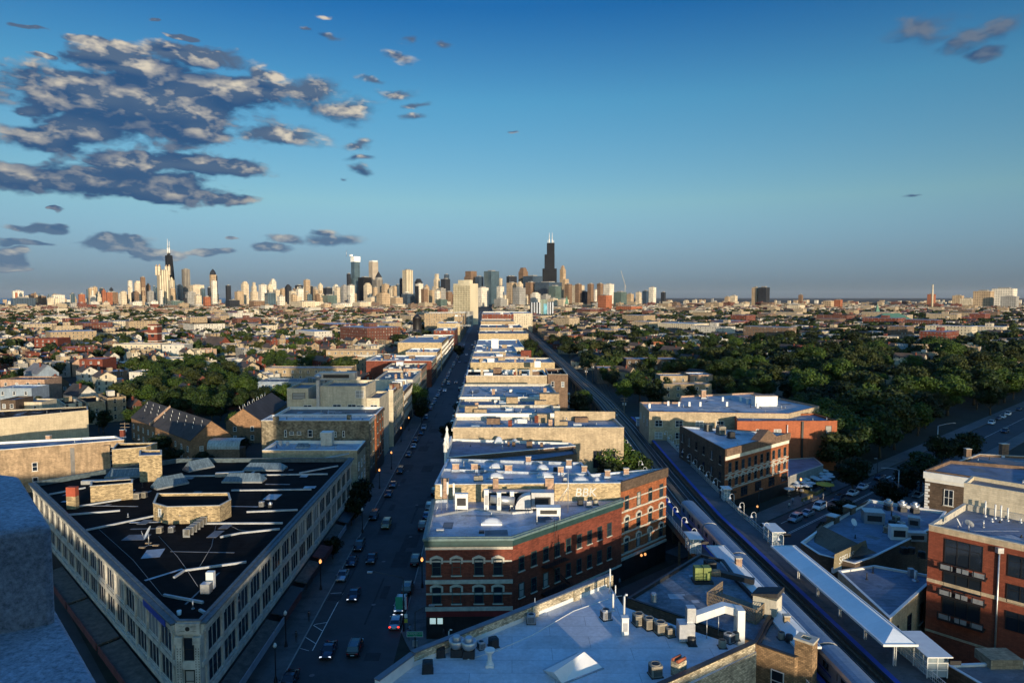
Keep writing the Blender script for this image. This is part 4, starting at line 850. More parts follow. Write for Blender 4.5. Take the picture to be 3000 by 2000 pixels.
for px, z, w_, h_ in ((896, 16.3, 2.6, 1.8), (983, 16.3, 2.6, 2), (1027, 16.3, 2.6, 2), (1052, 16.8, 2.3, 1.2), (1092, 16.9, 2.2, 1.3), (1051, 20.4, 2.6, 2.3), (868, 19.8, 4, 2)): window(CR, (x_(836), yc+(1 if px in (868,) else 0)), (x_(1109), yc+(1 if px == 868 else 0)), x_(px)-x_(836), z, w_, h_, 'white' if px != 868 else 'dark', out=.01 if px not in (896,) else -.15)
MB().box(x_(925), x_(934), yc-.9, yc-.01, 8, 26).build('chimney_flue', METAL, CR); MB().lathe((x_(929.5), yc-.45, 26), [(.6, 0), (.6, .5), (1.1, .9), (1.1, 1.6), (.4, 2.)], 12).build('flue_cap', METAL, CR)
thing_box('roof_plant', 'long grey plant room unit on the cream stepped building', 'air handler', 985, 1112, 23.2, 13, 4, 2.4, METAL)
L2b = [('of cream render with a brown front, next beyond the stepped cream block', 235, 262, 1135, 20, wallm('cream'), RF['white']), ('with a stack of white and tan roof huts', 264, 292, 1118, 15.5, wallm('tan'), RF['white']), ('with a pale cornice and white pilasters', 294, 330, 1095, 16.5, wallm('white'), RF['grey']),
       ('of pinkish brick with a boarded roof shed', 333, 362, 1120, 17, wallm('pink'), RF['brown']), ('with a long red side wall in shade under a white roof rim', 394, 430, 1070, 15.4, wallm('red'), RF['white']), ('with a low tan wall and two small white windows', 436, 468, 1187, 17, tanw, RF['white']),
       ('with a tall tan wall and boarded white roof', 480, 560, 1164, 20.2, tanp, RF['white']), ('with a red lower storey', 565, 640, 1215, 17, wallm('red', True), RF['grey']), ('of red brick with white-framed windows facing us', 660, 730, 1270, 20, wallm('red', True), RF['white']),
       ('with a white scrawl on its tan wall', 790, 850, 1280, 22, tanp, RF['white']), ('forming the big blank brick block left of the pale slab tower', 940, 1010, 1243, 30, wallm('tan', True), RF['brown']), ('a lower brick block with a row of dark windows', 870, 925, 1330, 27.5, wallm('tan', True), RF['brown'])]
for l, a, c, x, z, w_, r_ in L2b: LB.append(rowb('left-side avenue building '+l, a, c, x, z, w_, r_, -1))
text_on(LB[12][0], 'JESUS LOVES', LB[12][1][3], LB[12][1][0], 30, 18.5, 3.2, graf, .1)
# --- left background: long tan building, beige wall, gabled houses
zb_ = 12.; LNG = bldg('tan_long_building', 'long tan brick building with a blue-grey roof and a projecting chimney at the far left', [G(12, 1317, zb_), G(363, 1288, zb_), G(338, 1277, zb_), (-145, 186), (-152, 176)], zb_, brickmat('wall_tan_long', (.37, .26, .16), var=.2, stain=.45), RF['slate'], par=.5, cop=WHITE)
A_, B_ = G(12, 1317, zb_), G(363, 1288, zb_)
for s, z in ((6.5, 5.6), (6.5, 1.6), (24.2, 8.0), (24.6, 4.4)): window(LNG, A_, B_, s, z, 1.2, 2.3, 'white')
slab_along(LNG, A_, B_, 22.0, 24.0, 0, zb_-1.0, .01, 1.1, MATS['wall_tan_long'], 'chimney_breast'); slab_along(LNG, A_, B_, 14.6, 15.6, .1, zb_-1, .01, .05, flatmat('grey_downpipe_bay', (.16, .15, .14), .8), 'recess')
chimney(LNG, 140, 1292, zb_-.5, 1.2, .8, 1.5); chimney(LNG, 357, 1284, zb_-.5, 1.1, .9, 2.4, wallm('red'))
zb2 = 14.2; p_ = [G(-60, 1231, zb2), G(97, 1217, zb2), G(258, 1201, zb2), G(256, 1190, zb2), G(-60, 1205, zb2)]
BGE = bldg('beige_windowless_building', 'wide windowless beige painted wall with black roof railings at the left edge', p_, zb2, brickmat('wall_beige', (.46, .38, .26), var=.08, bw=1.2, bh=.3, stain=.15), RF['dark'], par=.4)
slab_along(BGE, p_[0], p_[2], (Vector(p_[2])-Vector(p_[0])).length*.485, (Vector(p_[2])-Vector(p_[0])).length*.5, .1, zb2-.2, .02, .1, BLACK, 'joint')
b = MB(); Ar, Br = Vector(p_[0]), Vector(p_[2])
for z in (.5, 1.0, 1.4): b.tube([(*(Ar+Vector((0, .4))), zb2+z), (*(Br+Vector((0, .4))), zb2+z)], .05, 4)
for k in range(40): q = Ar.lerp(Br, k/39)+Vector((0, .4)); b.tube([(*q, zb2), (*q, zb2+1.4)], .035, 3)
b.build('roof_railing', BLACK, BGE)
def gable(name, label, a, c, wdt, ze, zr, wall, roof, cat='house', group=None, over=.25, win=True, nwin=5, chim=True):
    """ridge from a to c (world xy); wdt = full width"""
    a, c = Vector(a), Vector(c); u = (c-a).normalized(); n = Vector((-u.y, u.x))*wdt/2; o = empty(name, (*((a+c)/2), 0), label, cat, group)
    P = ccw([tuple(a+n), tuple(a-n), tuple(c-n), tuple(c+n)]); b = MB().prism(P, 0, ze, top=False)
    for e in (a, c): b.face([(*(e+n), ze), (*(e-n), ze), (*e, zr)])
    b.build('wall', wall, o); rb = MB(); e0, e1 = a-u*over, c+u*over; sl = (zr-ze)/(wdt/2)
    for s in (1, -1):
        nn = n*s*(1+over*2/wdt); zz = ze-over*sl; q = [(*(e0+nn), zz+.1), (*(e1+nn), zz+.1), (*e1, zr+.1), (*e0, zr+.1)]
        rb.face(q if s < 0 else q[::-1]); q2 = [(x, y, z-.15) for x, y, z in q]; rb.face(q2[::-1] if s < 0 else q2)
        for i in range(4): j = (i+1) % 4; rb.face([q[i], q2[i], q2[j], q[j]])
    rb.build('roof', roof, o)
    if win:
        for (s0, s1) in ((a-n, c-n), (c+n, a+n)):
            for z in ([1.2, 4.4] if ze > 5.5 else [1.2]): wrow(o, s0, s1, nwin, z, 1.1, 1.6, 'white')
        for s0, s1 in ((a+n, a-n), (c-n, c+n)):
            for z in ([1.2, 4.4] if ze > 5.5 else [1.2]): wrow(o, s0, s1, 2, z, 1.1, 1.6, 'white')
    if chim: m = a.lerp(c, .3)+n*.3; MB().box(-.4, .4, -.35, .35, ze, zr+1, M=Matrix.Translation((*m, 0))).build('chimney', wallm('red'), o)
    occ_poly(P); return o
g1 = gable('gabled_brick_house', 'long brick house with a dark gable roof studded with small white pipes, left', G(437, 1174, 13.5), G(618, 1232, 13.5), 12.5, 8.2, 13.5, wallm('bricktan'), RF['shingle'], 'house', win=True, nwin=11, chim=False)
a, c = Vector(G(437, 1174, 13.5)), Vector(G(618, 1232, 13.5)); u = (c-a).normalized(); n = Vector((-u.y, u.x)); n = n if n.y < 0 else -n
f = a.lerp(c, .38); b = MB()
P = [f+u*-.3, f+u*.3]; b.face([(*P[0], 14.3), (*P[1], 14.3), (*(P[1]+n*6.8), 8.9), (*(P[0]+n*6.8), 8.9)]); b.face([(*P[1], 14.3), (*P[1], 13.4), (*(P[1]+n*6.8), 8.0), (*(P[1]+n*6.8), 8.9)]); b.face([(*P[0], 14.3), (*(P[0]+n*6.8), 8.9), (*(P[0]+n*6.8), 8.0), (*P[0], 13.4)]); b.face([(*(P[0]+n*6.8), 8.9), (*(P[1]+n*6.8), 8.9), (*(P[1]+n*6.8), 8.0), (*(P[0]+n*6.8), 8.0)]); b.build('firewall', wallm('pink'), g1)
for k in range(26):
    t = .03+.94*k/25; q = a.lerp(c, t)+n*(1.2+1.1*(k % 3)); zz = 13.5-(1.2+1.1*(k % 3))*.85; MB().tube([(*q, zz), (*q, zz+.9)], .07, 5).build('vent_pipe', WHITE, g1)
g2 = gable('gabled_brick_house', 'second dark-roofed gable house with crossed white roof pipes, between the trees and the cream block', G(712, 1196, 12.5), G(795, 1150, 12.5), 12, 8, 12.5, wallm('bricktan'), RF['shingle'], chim=False, nwin=7)
a, c = Vector(G(712, 1196, 12.5)), Vector(G(795, 1150, 12.5)); u = (c-a).normalized(); n = Vector((-u.y, u.x)); n = n if n.y < 0 else -n
for k in range(12):
    t = .08+.84*k/11; q = a.lerp(c, t)+n*1.6; MB().tube([(*(q-u*.8), 11.6), (*(q+u*.8*(1 if k % 2 else -1)+n*.4), 12.9)], .07, 5).build('roof_pipe', WHITE, g2)
bh = empty('bay_conservatory', (*G(654, 1330, 4), 4), 'pale ribbed greenhouse-like roof unit beside the gravel roof', 'greenhouse'); x, y = G(654, 1330, 4); MB().box(x-5, x+5, y, y+5, 0, 5.5).build('base', wallm('brown'), bh); b = MB()
for k in range(5):
    a0, a1 = PI/2*k/5, PI/2*(k+1)/5; b.face([(x-5, y+2-2*math.cos(a0), 5.5+2.6*math.sin(a0)), (x+5, y+2-2*math.cos(a0), 5.5+2.6*math.sin(a0)), (x+5, y+2-2*math.cos(a1), 5.5+2.6*math.sin(a1)), (x-5, y+2-2*math.cos(a1), 5.5+2.6*math.sin(a1))])
b.face([(x-5, y+2, 8.1), (x+5, y+2, 8.1), (x+5, y+5, 8.1), (x-5, y+5, 8.1)]); b.build('ribbed_glazing', roofmat('ribbed_glazing', (.30, .34, .33), w=.9, h=40, sm=.4, rough=.3), bh)
# hand-placed houses of the left middle distance: (x0,x1,y top front, z top, colour, roof, label, gable?)
HH = [(0, 130, 1112, 13, 'pink', 'brown', 'salmon brick block with a stepped roof deck at the left edge', 13), (-10, 92, 1137, 12, 'blue', 'silver', 'low flat building with a blue silver roof at the left edge', 12), (0, 45, 1172, 13.5, 'dkbrown', 'grey', 'brown brick corner block with a strip of lit windows, far left', 10), (45, 122, 1178, 12, 'cream', 'grey', 'bright cream flat wall beside the brown corner block', 9),
      (232, 300, 1052, 13, 'red', 'white', 'red brick house with a white box penthouse, upper left', 16), (378, 455, 1090, 12, 'white', 'white', 'white cubic house with a small white roof hut among trees', 13), (455, 540, 1050, 11, 'cream', 'white', 'cream low terrace above the white cubic house', 15), (556, 610, 1043, 9, 'white', 'brown', 'white clapboard block left of the shadowed trees', 14),
      (776, 1030, 1078, 10.5, 'tan', 'white', 'long tan flat with a bright white roof rim behind the cream block', 12), (755, 880, 1118, 11, 'blue', 'grey', 'low grey-blue shed crossed by the edge of the tower shadow', 14), (655, 745, 1115, 9, 'tan', 'white', 'low tan garages left of the grey-blue shed', 10), (955, 1105, 1026, 12, 'tan', 'grey', 'long tan flat-roofed block with three white windows, beyond the trees', 14),
      (475, 540, 1010, 12, 'white', 'white', 'bright white terrace house left of centre', 16), (330, 470, 1008, 11, 'cream', 'white', 'cream row with dark openings below the church', 18), (100, 168, 992, 14, 'red', 'brown', 'red brick hall with many windows at the upper left', 20), (1040, 1170, 1040, 9, 'white', 'white', 'white low house by the avenue trees', 12)]
HH += [(1835, 1990, 1052, 10, 'dkbrown', 'white', 'dark flat block with a pale roof and chimney stubs, right of the tracks', 16), (1750, 1812, 1078, 9.5, 'brown', 'white', 'small brown block with a white roof beside the tracks', 13), (1935, 2015, 1101, 9.5, 'tan', 'white', 'tan terrace with a white stepped roof beside the broad tree', 12), (2022, 2088, 1098, 9.5, 'pink', 'silver', 'pinkish terrace with a silvery roof right of the tan one', 12), (1945, 2085, 1125, 8, 'tan', 'white', 'low front terrace with white roof before the two stepped ones', 8),
 (2345, 2380, 1014, 12, 'red', 'white', 'small red-topped terrace left among the park trees', 9), (2388, 2430, 1016, 12, 'red', 'white', 'small red-topped terrace right among the park trees', 9), (2300, 2450, 1030, 9.5, 'brown', 'silver', 'long low roof below the red-topped terraces', 13), (2700, 2760, 1012, 12, 'tan', 'white', 'tan house with a pale roof rising from the right park trees', 14), (2935, 2975, 1040, 11, 'cream', 'white', 'pale house at the right edge among trees', 12), (2270, 2320, 972, 11, 'white', 'white', 'white flat house beyond the park trees', 14), (2000, 2040, 985, 11, 'blue', 'grey', 'grey-blue house right of the tracks', 12), (2046, 2078, 985, 11, 'white', 'grey', 'white house beside the grey-blue one', 12),
 (1800, 1850, 1018, 10, 'dkbrown', 'grey', 'dark house front beside the tracks, partly behind trees', 14), (1915, 1945, 1003, 10, 'orange', 'white', 'tiny orange house end among the trees right of the tracks', 9), (2620, 2660, 1008, 9, 'blue', 'grey', 'low grey-blue roof left of the tan park house', 12)]
HOUSES = []
for (x0, x1, y, z, k, r, lb, dp) in HH:
    a = G(x0, y, z); c = G(x1, y, z)
    p = [a, c, (c[0]-.03*dp, c[1]+dp), (a[0]-.03*dp, a[1]+dp)]; o = bldg('town_house', lb, p, z, wallm(k), RF[r], par=.4, cop=wallm(k), cat='house', group='houses of the town')
    wrow(o, a, c, max(2, int((c[0]-a[0])/4.5)), z-3, 1.2, 1.6, 'white'); wrow(o, a, c, max(2, int((c[0]-a[0])/4.5)), z-6.4, 1.2, 1.6, 'white')
    HOUSES.append(o)
for (xr, yr, xr2, yr2, w_, ze, zr, k, rf, lb) in ((140, 1068, 100, 1062, 11, 8, 13, 'blue', 'grey', 'tall grey-blue gabled house with twin attic windows, upper left'), (258, 1130, 215, 1122, 9, 6, 10.5, 'white', 'shingle', 'white clapboard gabled house with one attic window, left'), (175, 1102, 160, 1096, 8, 8, 11.5, 'dkbrown', 'shingle', 'dark brick gabled house in deep shade, left'), (600, 990, 560, 992, 12, 8, 12, 'cream', 'brown', 'cream gabled house beside the shadowed tree clump')):
    gable('town_house', lb, G(xr, yr, zr), G(xr2, yr2, zr), w_, ze, zr, wallm(k), RF[rf], 'house', 'houses of the town', nwin=4)
# ================================================================ white roof building in the foreground
zw = 13.45
WRp = ccw([G(1060, 2060, zw), G(1098, 1990, zw), G(1205, 1912, zw), G(1784, 1684, zw), G(1826, 1747, zw), G(1978, 1800, zw), G(2217, 1876, zw), (8.5, 61.0), (-12, 60)])
tbr = brickmat('wall_peeling_white_brick', (.55, .47, .33), mortar=(.22, .17, .11), var=.5, bw=.42, bh=.18, stain=.5)
WR = bldg('white_roof_building', 'building with the large pale blue-white roof in the foreground, crowded with air conditioners', WRp, 12.15, tbr, roofmat('roof_white_membrane', (.52, .55, .60), w=9, h=2.6, var=.25, sm=.45, rough=.65, patch=.12), par=0)
zrw = 12.15
pa = [Vector(G(1098, 1990, zw)), Vector(G(1205, 1912, zw)), Vector(G(1784, 1684, zw)), Vector(G(1790, 1694, zw))]
for i, (a, c, h) in enumerate(((pa[0], pa[1], zw), (pa[1], pa[2], zw+.15))):
    u = (c-a).normalized(); n = Vector((u.y, -u.x)); P = ccw([tuple(a+n*.02), tuple(c+n*.02), tuple(c-n*.42), tuple(a-n*.42)])
    P = ccw([tuple(a), tuple(c), tuple(c+n*.45), tuple(a+n*.45)]); MB().prism(P, zrw-.3, h).build('parapet_wall', tbr if i else WHITE, WR)
    Q = ccw([tuple(a-n*.12), tuple(c-n*.12), tuple(c+n*.6), tuple(a+n*.6)]); MB().prism(Q, h, h+.14, bot=True).build('coping', flatmat('coping_lead', (.10, .12, .15), .55), WR)
    if i:
        W_ = ccw([tuple(a+n*.46), tuple(c+n*.46), tuple(c+n*.52), tuple(a+n*.52)]); MB().prism(W_, zrw, zrw+.5).build('flashing', WHITE, WR)
        for t in (.55, .78, .985):
            p = a.lerp(c, t); M = Matrix.Translation((p.x, p.y, zrw)) @ Matrix.Rotation(math.atan2(u.y, u.x), 4, 'Z'); MB().box(-.5, .5, -.75, .1, 0, 1.5, M=M).build('wall_pier', tbr, WR)

# front brick wall rising with coping on the lower right
a, c = Vector(G(2213, 1876, zw)), Vector(G(1990, 1976, zw)); u = (a-c).normalized(); n = Vector((u.y, -u.x)); P = ccw([tuple(a), tuple(c-u*12), tuple(c-u*12-n*.4), tuple(a-n*.4)])
MB().prism(P, zrw-.1, zw-.25).build('parapet_wall', tbr, WR); Q = ccw([tuple(a+n*.1), tuple(c-u*12+n*.1), tuple(c-u*12-n*.5), tuple(a-n*.5)]); MB().prism(Q, zw-.25, zw-.13, bot=True).build('coping', flatmat('coping_black', (.02, .02, .02), .5), WR)
for s in (2.2, 4.4, 8, 11): window(WR, c-u*12, a, (a-c).length+12-s, 7.6, 1.1, 2.2, 'dark', out=.02)
MB().box(-.7, .7, -.5, .5, -.5, 1.6, M=Matrix.Translation((*G(1988, 1975, zrw), zrw)) @ Matrix.Rotation(R(40), 4, 'Z')).build('chimney', tbr, WR)
for k in (-.3, .3):
    b = MB(); M = Matrix.Translation((*G(1988, 1975, zrw), zrw+1.75)) @ Matrix.Rotation(R(40), 4, 'Z'); b.tube([M @ Vector((-.7, k, 0)), M @ Vector((.7, k, 0))], .16, 8); b.build('clay_pot', flatmat('terracotta_pot', (.35, .10, .05), .8), WR)
# two big parapet copings and the big pitched skylight
x, y = G(1680, 1985, zrw); o = empty('pitched_skylight', (x, y, zrw), 'white ridge-shaped skylight box on the pale roof, bright on its sunny side', 'skylight'); b = MB()
pt = lambda px, py, z: Vector((*G(px, py, z), z))
e0, e1, r0, r1, f0, f1 = pt(1650, 2005, zrw), pt(1770, 1958, zrw), pt(1622, 1968, zrw+1.35), pt(1712, 1908, zrw+1.35), pt(1590, 1962, zrw), pt(1690, 1912, zrw)
b.face([e0, e1, r1, r0]); b.face([r0, r1, f1, f0]); b.face([e1, f1, r1]); b.face([f0, e0, r0]); b.build('pitched_sheet', flatmat('skylight_white', (.72, .71, .68), .5, var=.08), o)
MB().prism(ccw([tuple(v[:2]) for v in (e0, e1, f1, f0)]), zrw, zrw+.12).build('curb', METAL, o)
for px, py, k, lb, s, rz in ((1556, 1824, 'grey', 'grey air conditioner standing against the brick parapet of the white roof', 1.15, 0), (1775, 1812, 'grey', 'pale grey ribbed air conditioner by the white vent pipes', 1.3, .3), (1446, 1893, 'dark', 'dark box unit right of the exhaust fans near the parapet', 1.2, .4),
        (1291, 1921, 'dark', 'black air conditioner beside the parapet, left of the exhaust fans', 1.1, .2), (1253, 1966, 'dark', 'black air conditioner nearest the lower left corner of the white roof', 1.3, .1),
        (1871, 1828, 'tan', 'leftmost of the row of four tan air conditioners on the white roof', 1.35, .3), (1902, 1840, 'tan', 'second of the row of four tan air conditioners on the white roof', 1.3, .3), (1935, 1853, 'tan', 'third of the row of four tan air conditioners on the white roof', 1.35, .3), (1963, 1862, 'tan', 'rightmost and smallest of the row of four tan air conditioners', 1.05, .3),
        (2027, 1888, 'round', 'black round-cornered unit beside the silver duct box', 1.1, 0), (2116, 1895, 'roundpale', 'pale cylindrical unit at the front edge of the white roof', 1.05, 0), (2136, 1880, 'grey', 'middle unit of three at the corner of the white roof by the white chute', 1.1, .6), (2155, 1872, 'roundpale', 'rear unit of three at the corner of the white roof', 1.0, 0),
        (1920, 1978, 'tan', 'tan air conditioner at the bottom edge beside the white brick chimney', 1.3, .2), (1410, 1899, 'grey', 'square pale box unit between the exhaust fans and the dark unit', .9, .5)):
    put(k, px, py, zrw, lb, rz, s)
stack_fan(1338, 1918, zrw, 'left of the two big silver exhaust fans by the parapet', 1.3); stack_fan(1374, 1922, zrw, 'right of the two big silver exhaust fans by the parapet', 1.3)
x, y = G(1435, 1950, zrw); o = empty('mushroom_vent', (x, y, zrw), 'white mushroom-shaped roof vent on a square base', 'roof vent'); MB().box(x-.45, x+.45, y-.45, y+.45, zrw, zrw+.3).build('base', WHITE, o); MB().lathe((x, y, zrw+.3), [(.4, 0), (.26, .3), (.24, 1.1), (.5, 1.3), (.6, 1.5), (.55, 1.6)], 16).build('stack', WHITE, o)
def pipe(px, py, z, h, r, label, hook=False, m=WHITE):
    x, y = G(px, py, z); o = empty('vent_pipe', (x, y, z), label, 'vent pipe', 'white vent pipes on the roofs'); P = [(x, y, z), (x, y, z+h)]
    if hook: P += [(x+.15, y, z+h+.2), (x+.4, y, z+h+.15)]
    MB().tube(P, r, 8).build('pipe', m, o); MB().lathe((x, y, z), [(r*2.4, 0), (r*2.2, .12), (r*1.1, .3)], 8).build('flashing', METAL, o); return o
pipe(1796, 1787, zrw, 2.2, .13, 'tall white vent pipe left of the branched one'); pipe(1828, 1812, zrw, 2.9, .14, 'tall white branched vent pipe behind the white box', True); pipe(1787, 1737, zrw, 3.4, .1, 'thin white pipe against the far parapet corner'); pipe(1803, 1752, zrw, 1.8, .08, 'short thin white pipe at the far corner of the white roof')
thing_box('white_duct_box', 'upright white metal box below the branched vent pipe', 'duct box', 1832, 1862, zrw, .8, .8, 2.1, WHITE)
pipe(1315, 1880, zrw, 1.3, .07, 'small white gooseneck pipe at the parapet left of the exhaust fans', True); pipe(1567, 1800, zrw, 2.2, .05, 'short mast with white insulators on the brick parapet')
# silver plenum with the long white duct to the chute at the corner
x, y = G(2010, 1880, zrw); o = empty('roof_duct', (x, y, zrw), 'long white rectangular duct running from a silver box to a tall chute', 'duct')
MB().box(x-.9, x+.9, y-.5, y+1.1, zrw+.3, zrw+2.3).build('silver_plenum', METAL, o); MB().box(x+.1, x+1.1, y, y+1., zrw+2.3, zrw+4.0).build('duct_riser', METAL, o)
xe, ye = G(2165, 1870, zrw); MB().prism(ccw([(x+1.1, y-.1), (xe-1.2, ye+1.6), (xe-1.2, ye+2.8), (x+1.1, y+1.1)]), zrw+2.3, zrw+3.2, bot=True).build('duct_run', WHITE, o); MB().prism(ccw([(xe-1.2, ye+1.6), (xe+.7, ye+.4), (xe+.7, ye+1.7), (xe-1.2, ye+2.8)]), zrw+2.3, zrw+3.2, bot=True).build('duct_elbow', WHITE, o); MB().box(xe-.1, xe+.75, ye+.2, ye+1.7, zrw-6, zrw+3.25).build('chute', WHITE, o)
for t in (.3, .6): p = Vector((x+1, y)).lerp(Vector((xe, ye+2)), t); MB().tube([(p.x, p.y, zrw), (p.x, p.y, zrw+2.3)], .05, 5).build('leg', METAL, o)
P = [Vector((*G(*q, zrw), zrw+.06)) for q in ((1370, 1932), (1450, 1908), (1560, 1860), (1680, 1790), (1800, 1748), (1822, 1745))]
tag(MB().tube(P, .05, 5).build('roof_conduit', WHITE), 'long white conduit curving across the pale roof towards the far corner', 'conduit')
# ================================================================ dark roof building with the deck, tan-brick chimney house, station
zb = 10.7
BRp = ccw([G(1838, 1752, zb), G(2052, 1622, zb), G(2120, 1640, zb), G(2160, 1695, zb), G(2262, 1800, zb), G(2215, 1883, zb)])
BR = bldg('blue_roof_building', 'low building with a stained blue roof, timber deck and green blower beside the train', BRp, zb, wallm('brown'), roofmat('roof_blue_stained', (.17, .20, .24), w=7, h=1.2, var=.55, sm=.7, patch=.7), par=.45, cop=DKMETAL)
zbr = zb-.45
x, y = G(2060, 1705, zbr); o = empty('green_blower', (x, y, zbr), 'yellow-green exhaust blower with a duct on the stained blue roof', 'exhaust fan'); gy = flatmat('green_blower_paint', (.15, .19, .05), .6)
MB().box(x-1.3, x-.1, y-.4, y+.9, zbr+.5, zbr+2.3).build('blower_housing', gy, o); MB().box(x-.1, x+1.0, y-.6, y+.7, zbr+.6, zbr+2.4).build('blower_scroll', gy, o); MB().tube([(x+1, y, zbr+1.5), (x+2.4, y, zbr+1.4)], .55, 10).build('duct_neck', WOOD, o); MB().box(x-1.5, x+1.3, y-.9, y+1.2, zbr, zbr+.35).build('skid', DKMETAL, o)
MB().prism(ccw([(x+2.4, y-.5), (x+6.3, y-3.2), (x+6.7, y-2.4), (x+2.6, y+.6)]), zbr+1.0, zbr+1.7, bot=True).build('long_duct', DKMETAL, o)
put('dark', 2080, 1672, zbr, 'large dark air conditioner behind the green blower', .1, 1.9)
x, y = G(1915, 1762, zbr); o = empty('stack_vent', (x, y, zbr), 'stubby grey louvred stack at the edge of the stained blue roof', 'roof vent'); MB().lathe((x, y, zbr), [(.45, 0), (.5, .2), (.4, .3), (.5, .6), (.4, .7), (.48, 1.), (.3, 1.3)], 12).build('stack', METAL, o)
chimney(BR, 2165, 1670, zbr, .9, .8, 1.8, wallm('pink'))
# timber deck with lattice screens and its hut
x, y = G(2200, 1815, zbr); o = empty('roof_deck', (x, y, zbr), 'weathered timber roof deck fenced with lattice screens', 'deck')
dk0, dk1, dk2, dk3 = [Vector(G(*q, zbr)) for q in ((2072, 1775), (2215, 1830), (2258, 1790), (2115, 1742))]
MB().prism(ccw([tuple(v) for v in (dk0, dk1, dk2, dk3)]), zbr+.02, zbr+.3).build('deck_boards', WOOD, o)
for a, c in ((dk0, dk1), (dk1, dk2), (dk0, dk3)):
    b = MB(); L = (c-a).length; M = Matrix.Translation((a.x, a.y, zbr+.3)) @ Matrix.Rotation(math.atan2((c-a).y, (c-a).x), 4, 'Z')
    for k in range(int(L/1.8)+1): s = L*k/int(L/1.8); b.box(s-.07, s+.07, -.07, .07, 0, 1.7, M=M)
    for z in (.15, .6, 1.1, 1.6): b.box(0, L, -.035, .035, z, z+.09, M=M)
    for k in range(int(L/.22)):
        s = k*.22; p0, p1 = M @ Vector((s, 0, .2)), M @ Vector((min(L, s+.6), 0, 1.6)); b.tube([p0, p1], .03, 3, cap=False)
    b.build('lattice_screen', WOOD, o)
x, y = G(2246, 1800, zbr); M = Matrix.Translation((x, y, zbr)) @ Matrix.Rotation(R(-38), 4, 'Z'); o = empty('roof_hut', (x, y, zbr), 'small white boarded hut with a dark pitched roof beside the timber deck', 'hut'); sid = brickmat('hut_siding', (.55, .50, .40), var=.06, bw=.2, bh=9, stain=.2)
MB().box(-1.5, 1.5, -1.0, 1.4, 0, 2.6, M=M).build('wall', sid, o); b = MB(); v = [M @ Vector(q) for q in ((-1.7, -1.2, 2.6), (1.7, -1.2, 3.1), (1.7, 1.6, 3.1), (-1.7, 1.6, 2.6), (-1.7, -1.2, 2.8), (1.7, -1.2, 3.7), (1.7, 1.6, 3.7), (-1.7, 1.6, 2.8))]
for q in ((4, 5, 6, 7), (0, 1, 5, 4), (1, 2, 6, 5), (2, 3, 7, 6), (3, 0, 4, 7), (3, 2, 1, 0)): b.face([v[i] for i in q])
b.build('roof', RF['shingle'], o)
# brown brick building with the square chimney at the bottom
zk = 10.5; KB = bldg('brown_brick_building', 'brown brick building with a tall square chimney at the bottom right of the white roof', [G(2216, 1886, zk), G(2328, 1925, zk), G(2386, 1906, zk), G(2345, 1862, zk), G(2264, 1802, zk)], zk, brickmat('wall_brown_coarse', (.30, .19, .10), mortar=(.08, .06, .04), var=.45, bw=.45, bh=.2, stain=.2), RF['grey'], par=.3, cop=DKMETAL)
KA, KBv = G(2216, 1886, zk), G(2328, 1925, zk); kw = MATS['wall_brown_coarse']
u = (Vector(KBv)-Vector(KA)).normalized(); M = Matrix.Translation((*G(2354, 1926, zk), 0)) @ Matrix.Rotation(math.atan2(u.y, u.x), 4, 'Z'); MB().box(-1.0, 1.0, -.1, 1.6, 0, 12.4, M=M).build('chimney', kw, KB); MB().ring([tuple((M @ Vector(q))[:2]) for q in ((-1.12, -.22, 0), (1.12, -.22, 0), (1.12, 1.72, 0), (-1.12, 1.72, 0))], [tuple((M @ Vector(q))[:2]) for q in ((-.5, .3, 0), (.5, .3, 0), (.5, 1.2, 0), (-.5, 1.2, 0))], 12.4, 12.65).build('chimney_cap', STONE, KB)
window(KB, KA, KBv, 2.6, 5.6, 1.5, 2.6, 'white')
put('roundpale', 2289, 1870, zk-.3, 'left of two round units on the brown brick building roof'); put('round', 2312, 1878, zk-.3, 'right of two round units, beside the square chimney'); chimney(KB, 2306, 1842, zk-.3, .7, .6, 1.6, wallm('tan'))
# ================================================================ elevated railway
zt_ = 6.0
steel = flatmat('rusted_steel', (.16, .11, .07), .85, var=.4, scale=2); tie = roofmat('track_ties', (.045, .040, .036), w=30, h=.62, var=.4, sm=.25, rough=.9); railm = flatmat('rail_steel', (.28, .29, .31), .35, metal=.7); deckm = roofmat('platform_boards', (.09, .095, .105), w=40, h=.3, var=.3, sm=.75, rough=.85); bluem = flatmat('blue_tactile_edge', (.02, .055, .30), .7, var=.15); fence_m = flatmat('white_railing_paint', (.50, .51, .52), .5, var=.1)
ys = [40, 60, 80, 100, 120, 139, 157, 175, 205, 240, 270, 300, 380, 460, 600, 900, 1400]
TR = empty('elevated_railway', (LX(150), 150, 0), 'elevated railway structure of rusty steel carrying two dark tracks, right of the avenue row', 'railway')
def lstrip(name, m, t0, t1, z0, z1, ya, yb, o=TR, both=True):
    yy = [y for y in ys if ya < y < yb]; yy = [ya]+yy+[yb]; b = MB()
    for a, c in zip(yy, yy[1:]):
        P = [(LX(a, t0), a), (LX(a, t1), a), (LX(c, t1), c), (LX(c, t0), c)]
        b.face([(x, y, z1) for x, y in P])
        if z1-z0 > .03: b.face([(P[0][0], P[0][1], z0), (P[0][0], P[0][1], z1), (P[3][0], P[3][1], z1), (P[3][0], P[3][1], z0)][::-1][::-1]); b.face([(P[1][0], P[1][1], z1), (P[1][0], P[1][1], z0), (P[2][0], P[2][1], z0), (P[2][0], P[2][1], z1)]); b.face([(x, y, z0) for x, y in P][::-1])
    if z1-z0 > .03: a = yy[0]; b.face([(LX(a, t0), a, z0), (LX(a, t1), a, z0), (LX(a, t1), a, z1), (LX(a, t0), a, z1)])
    return b.build(name, m, o)
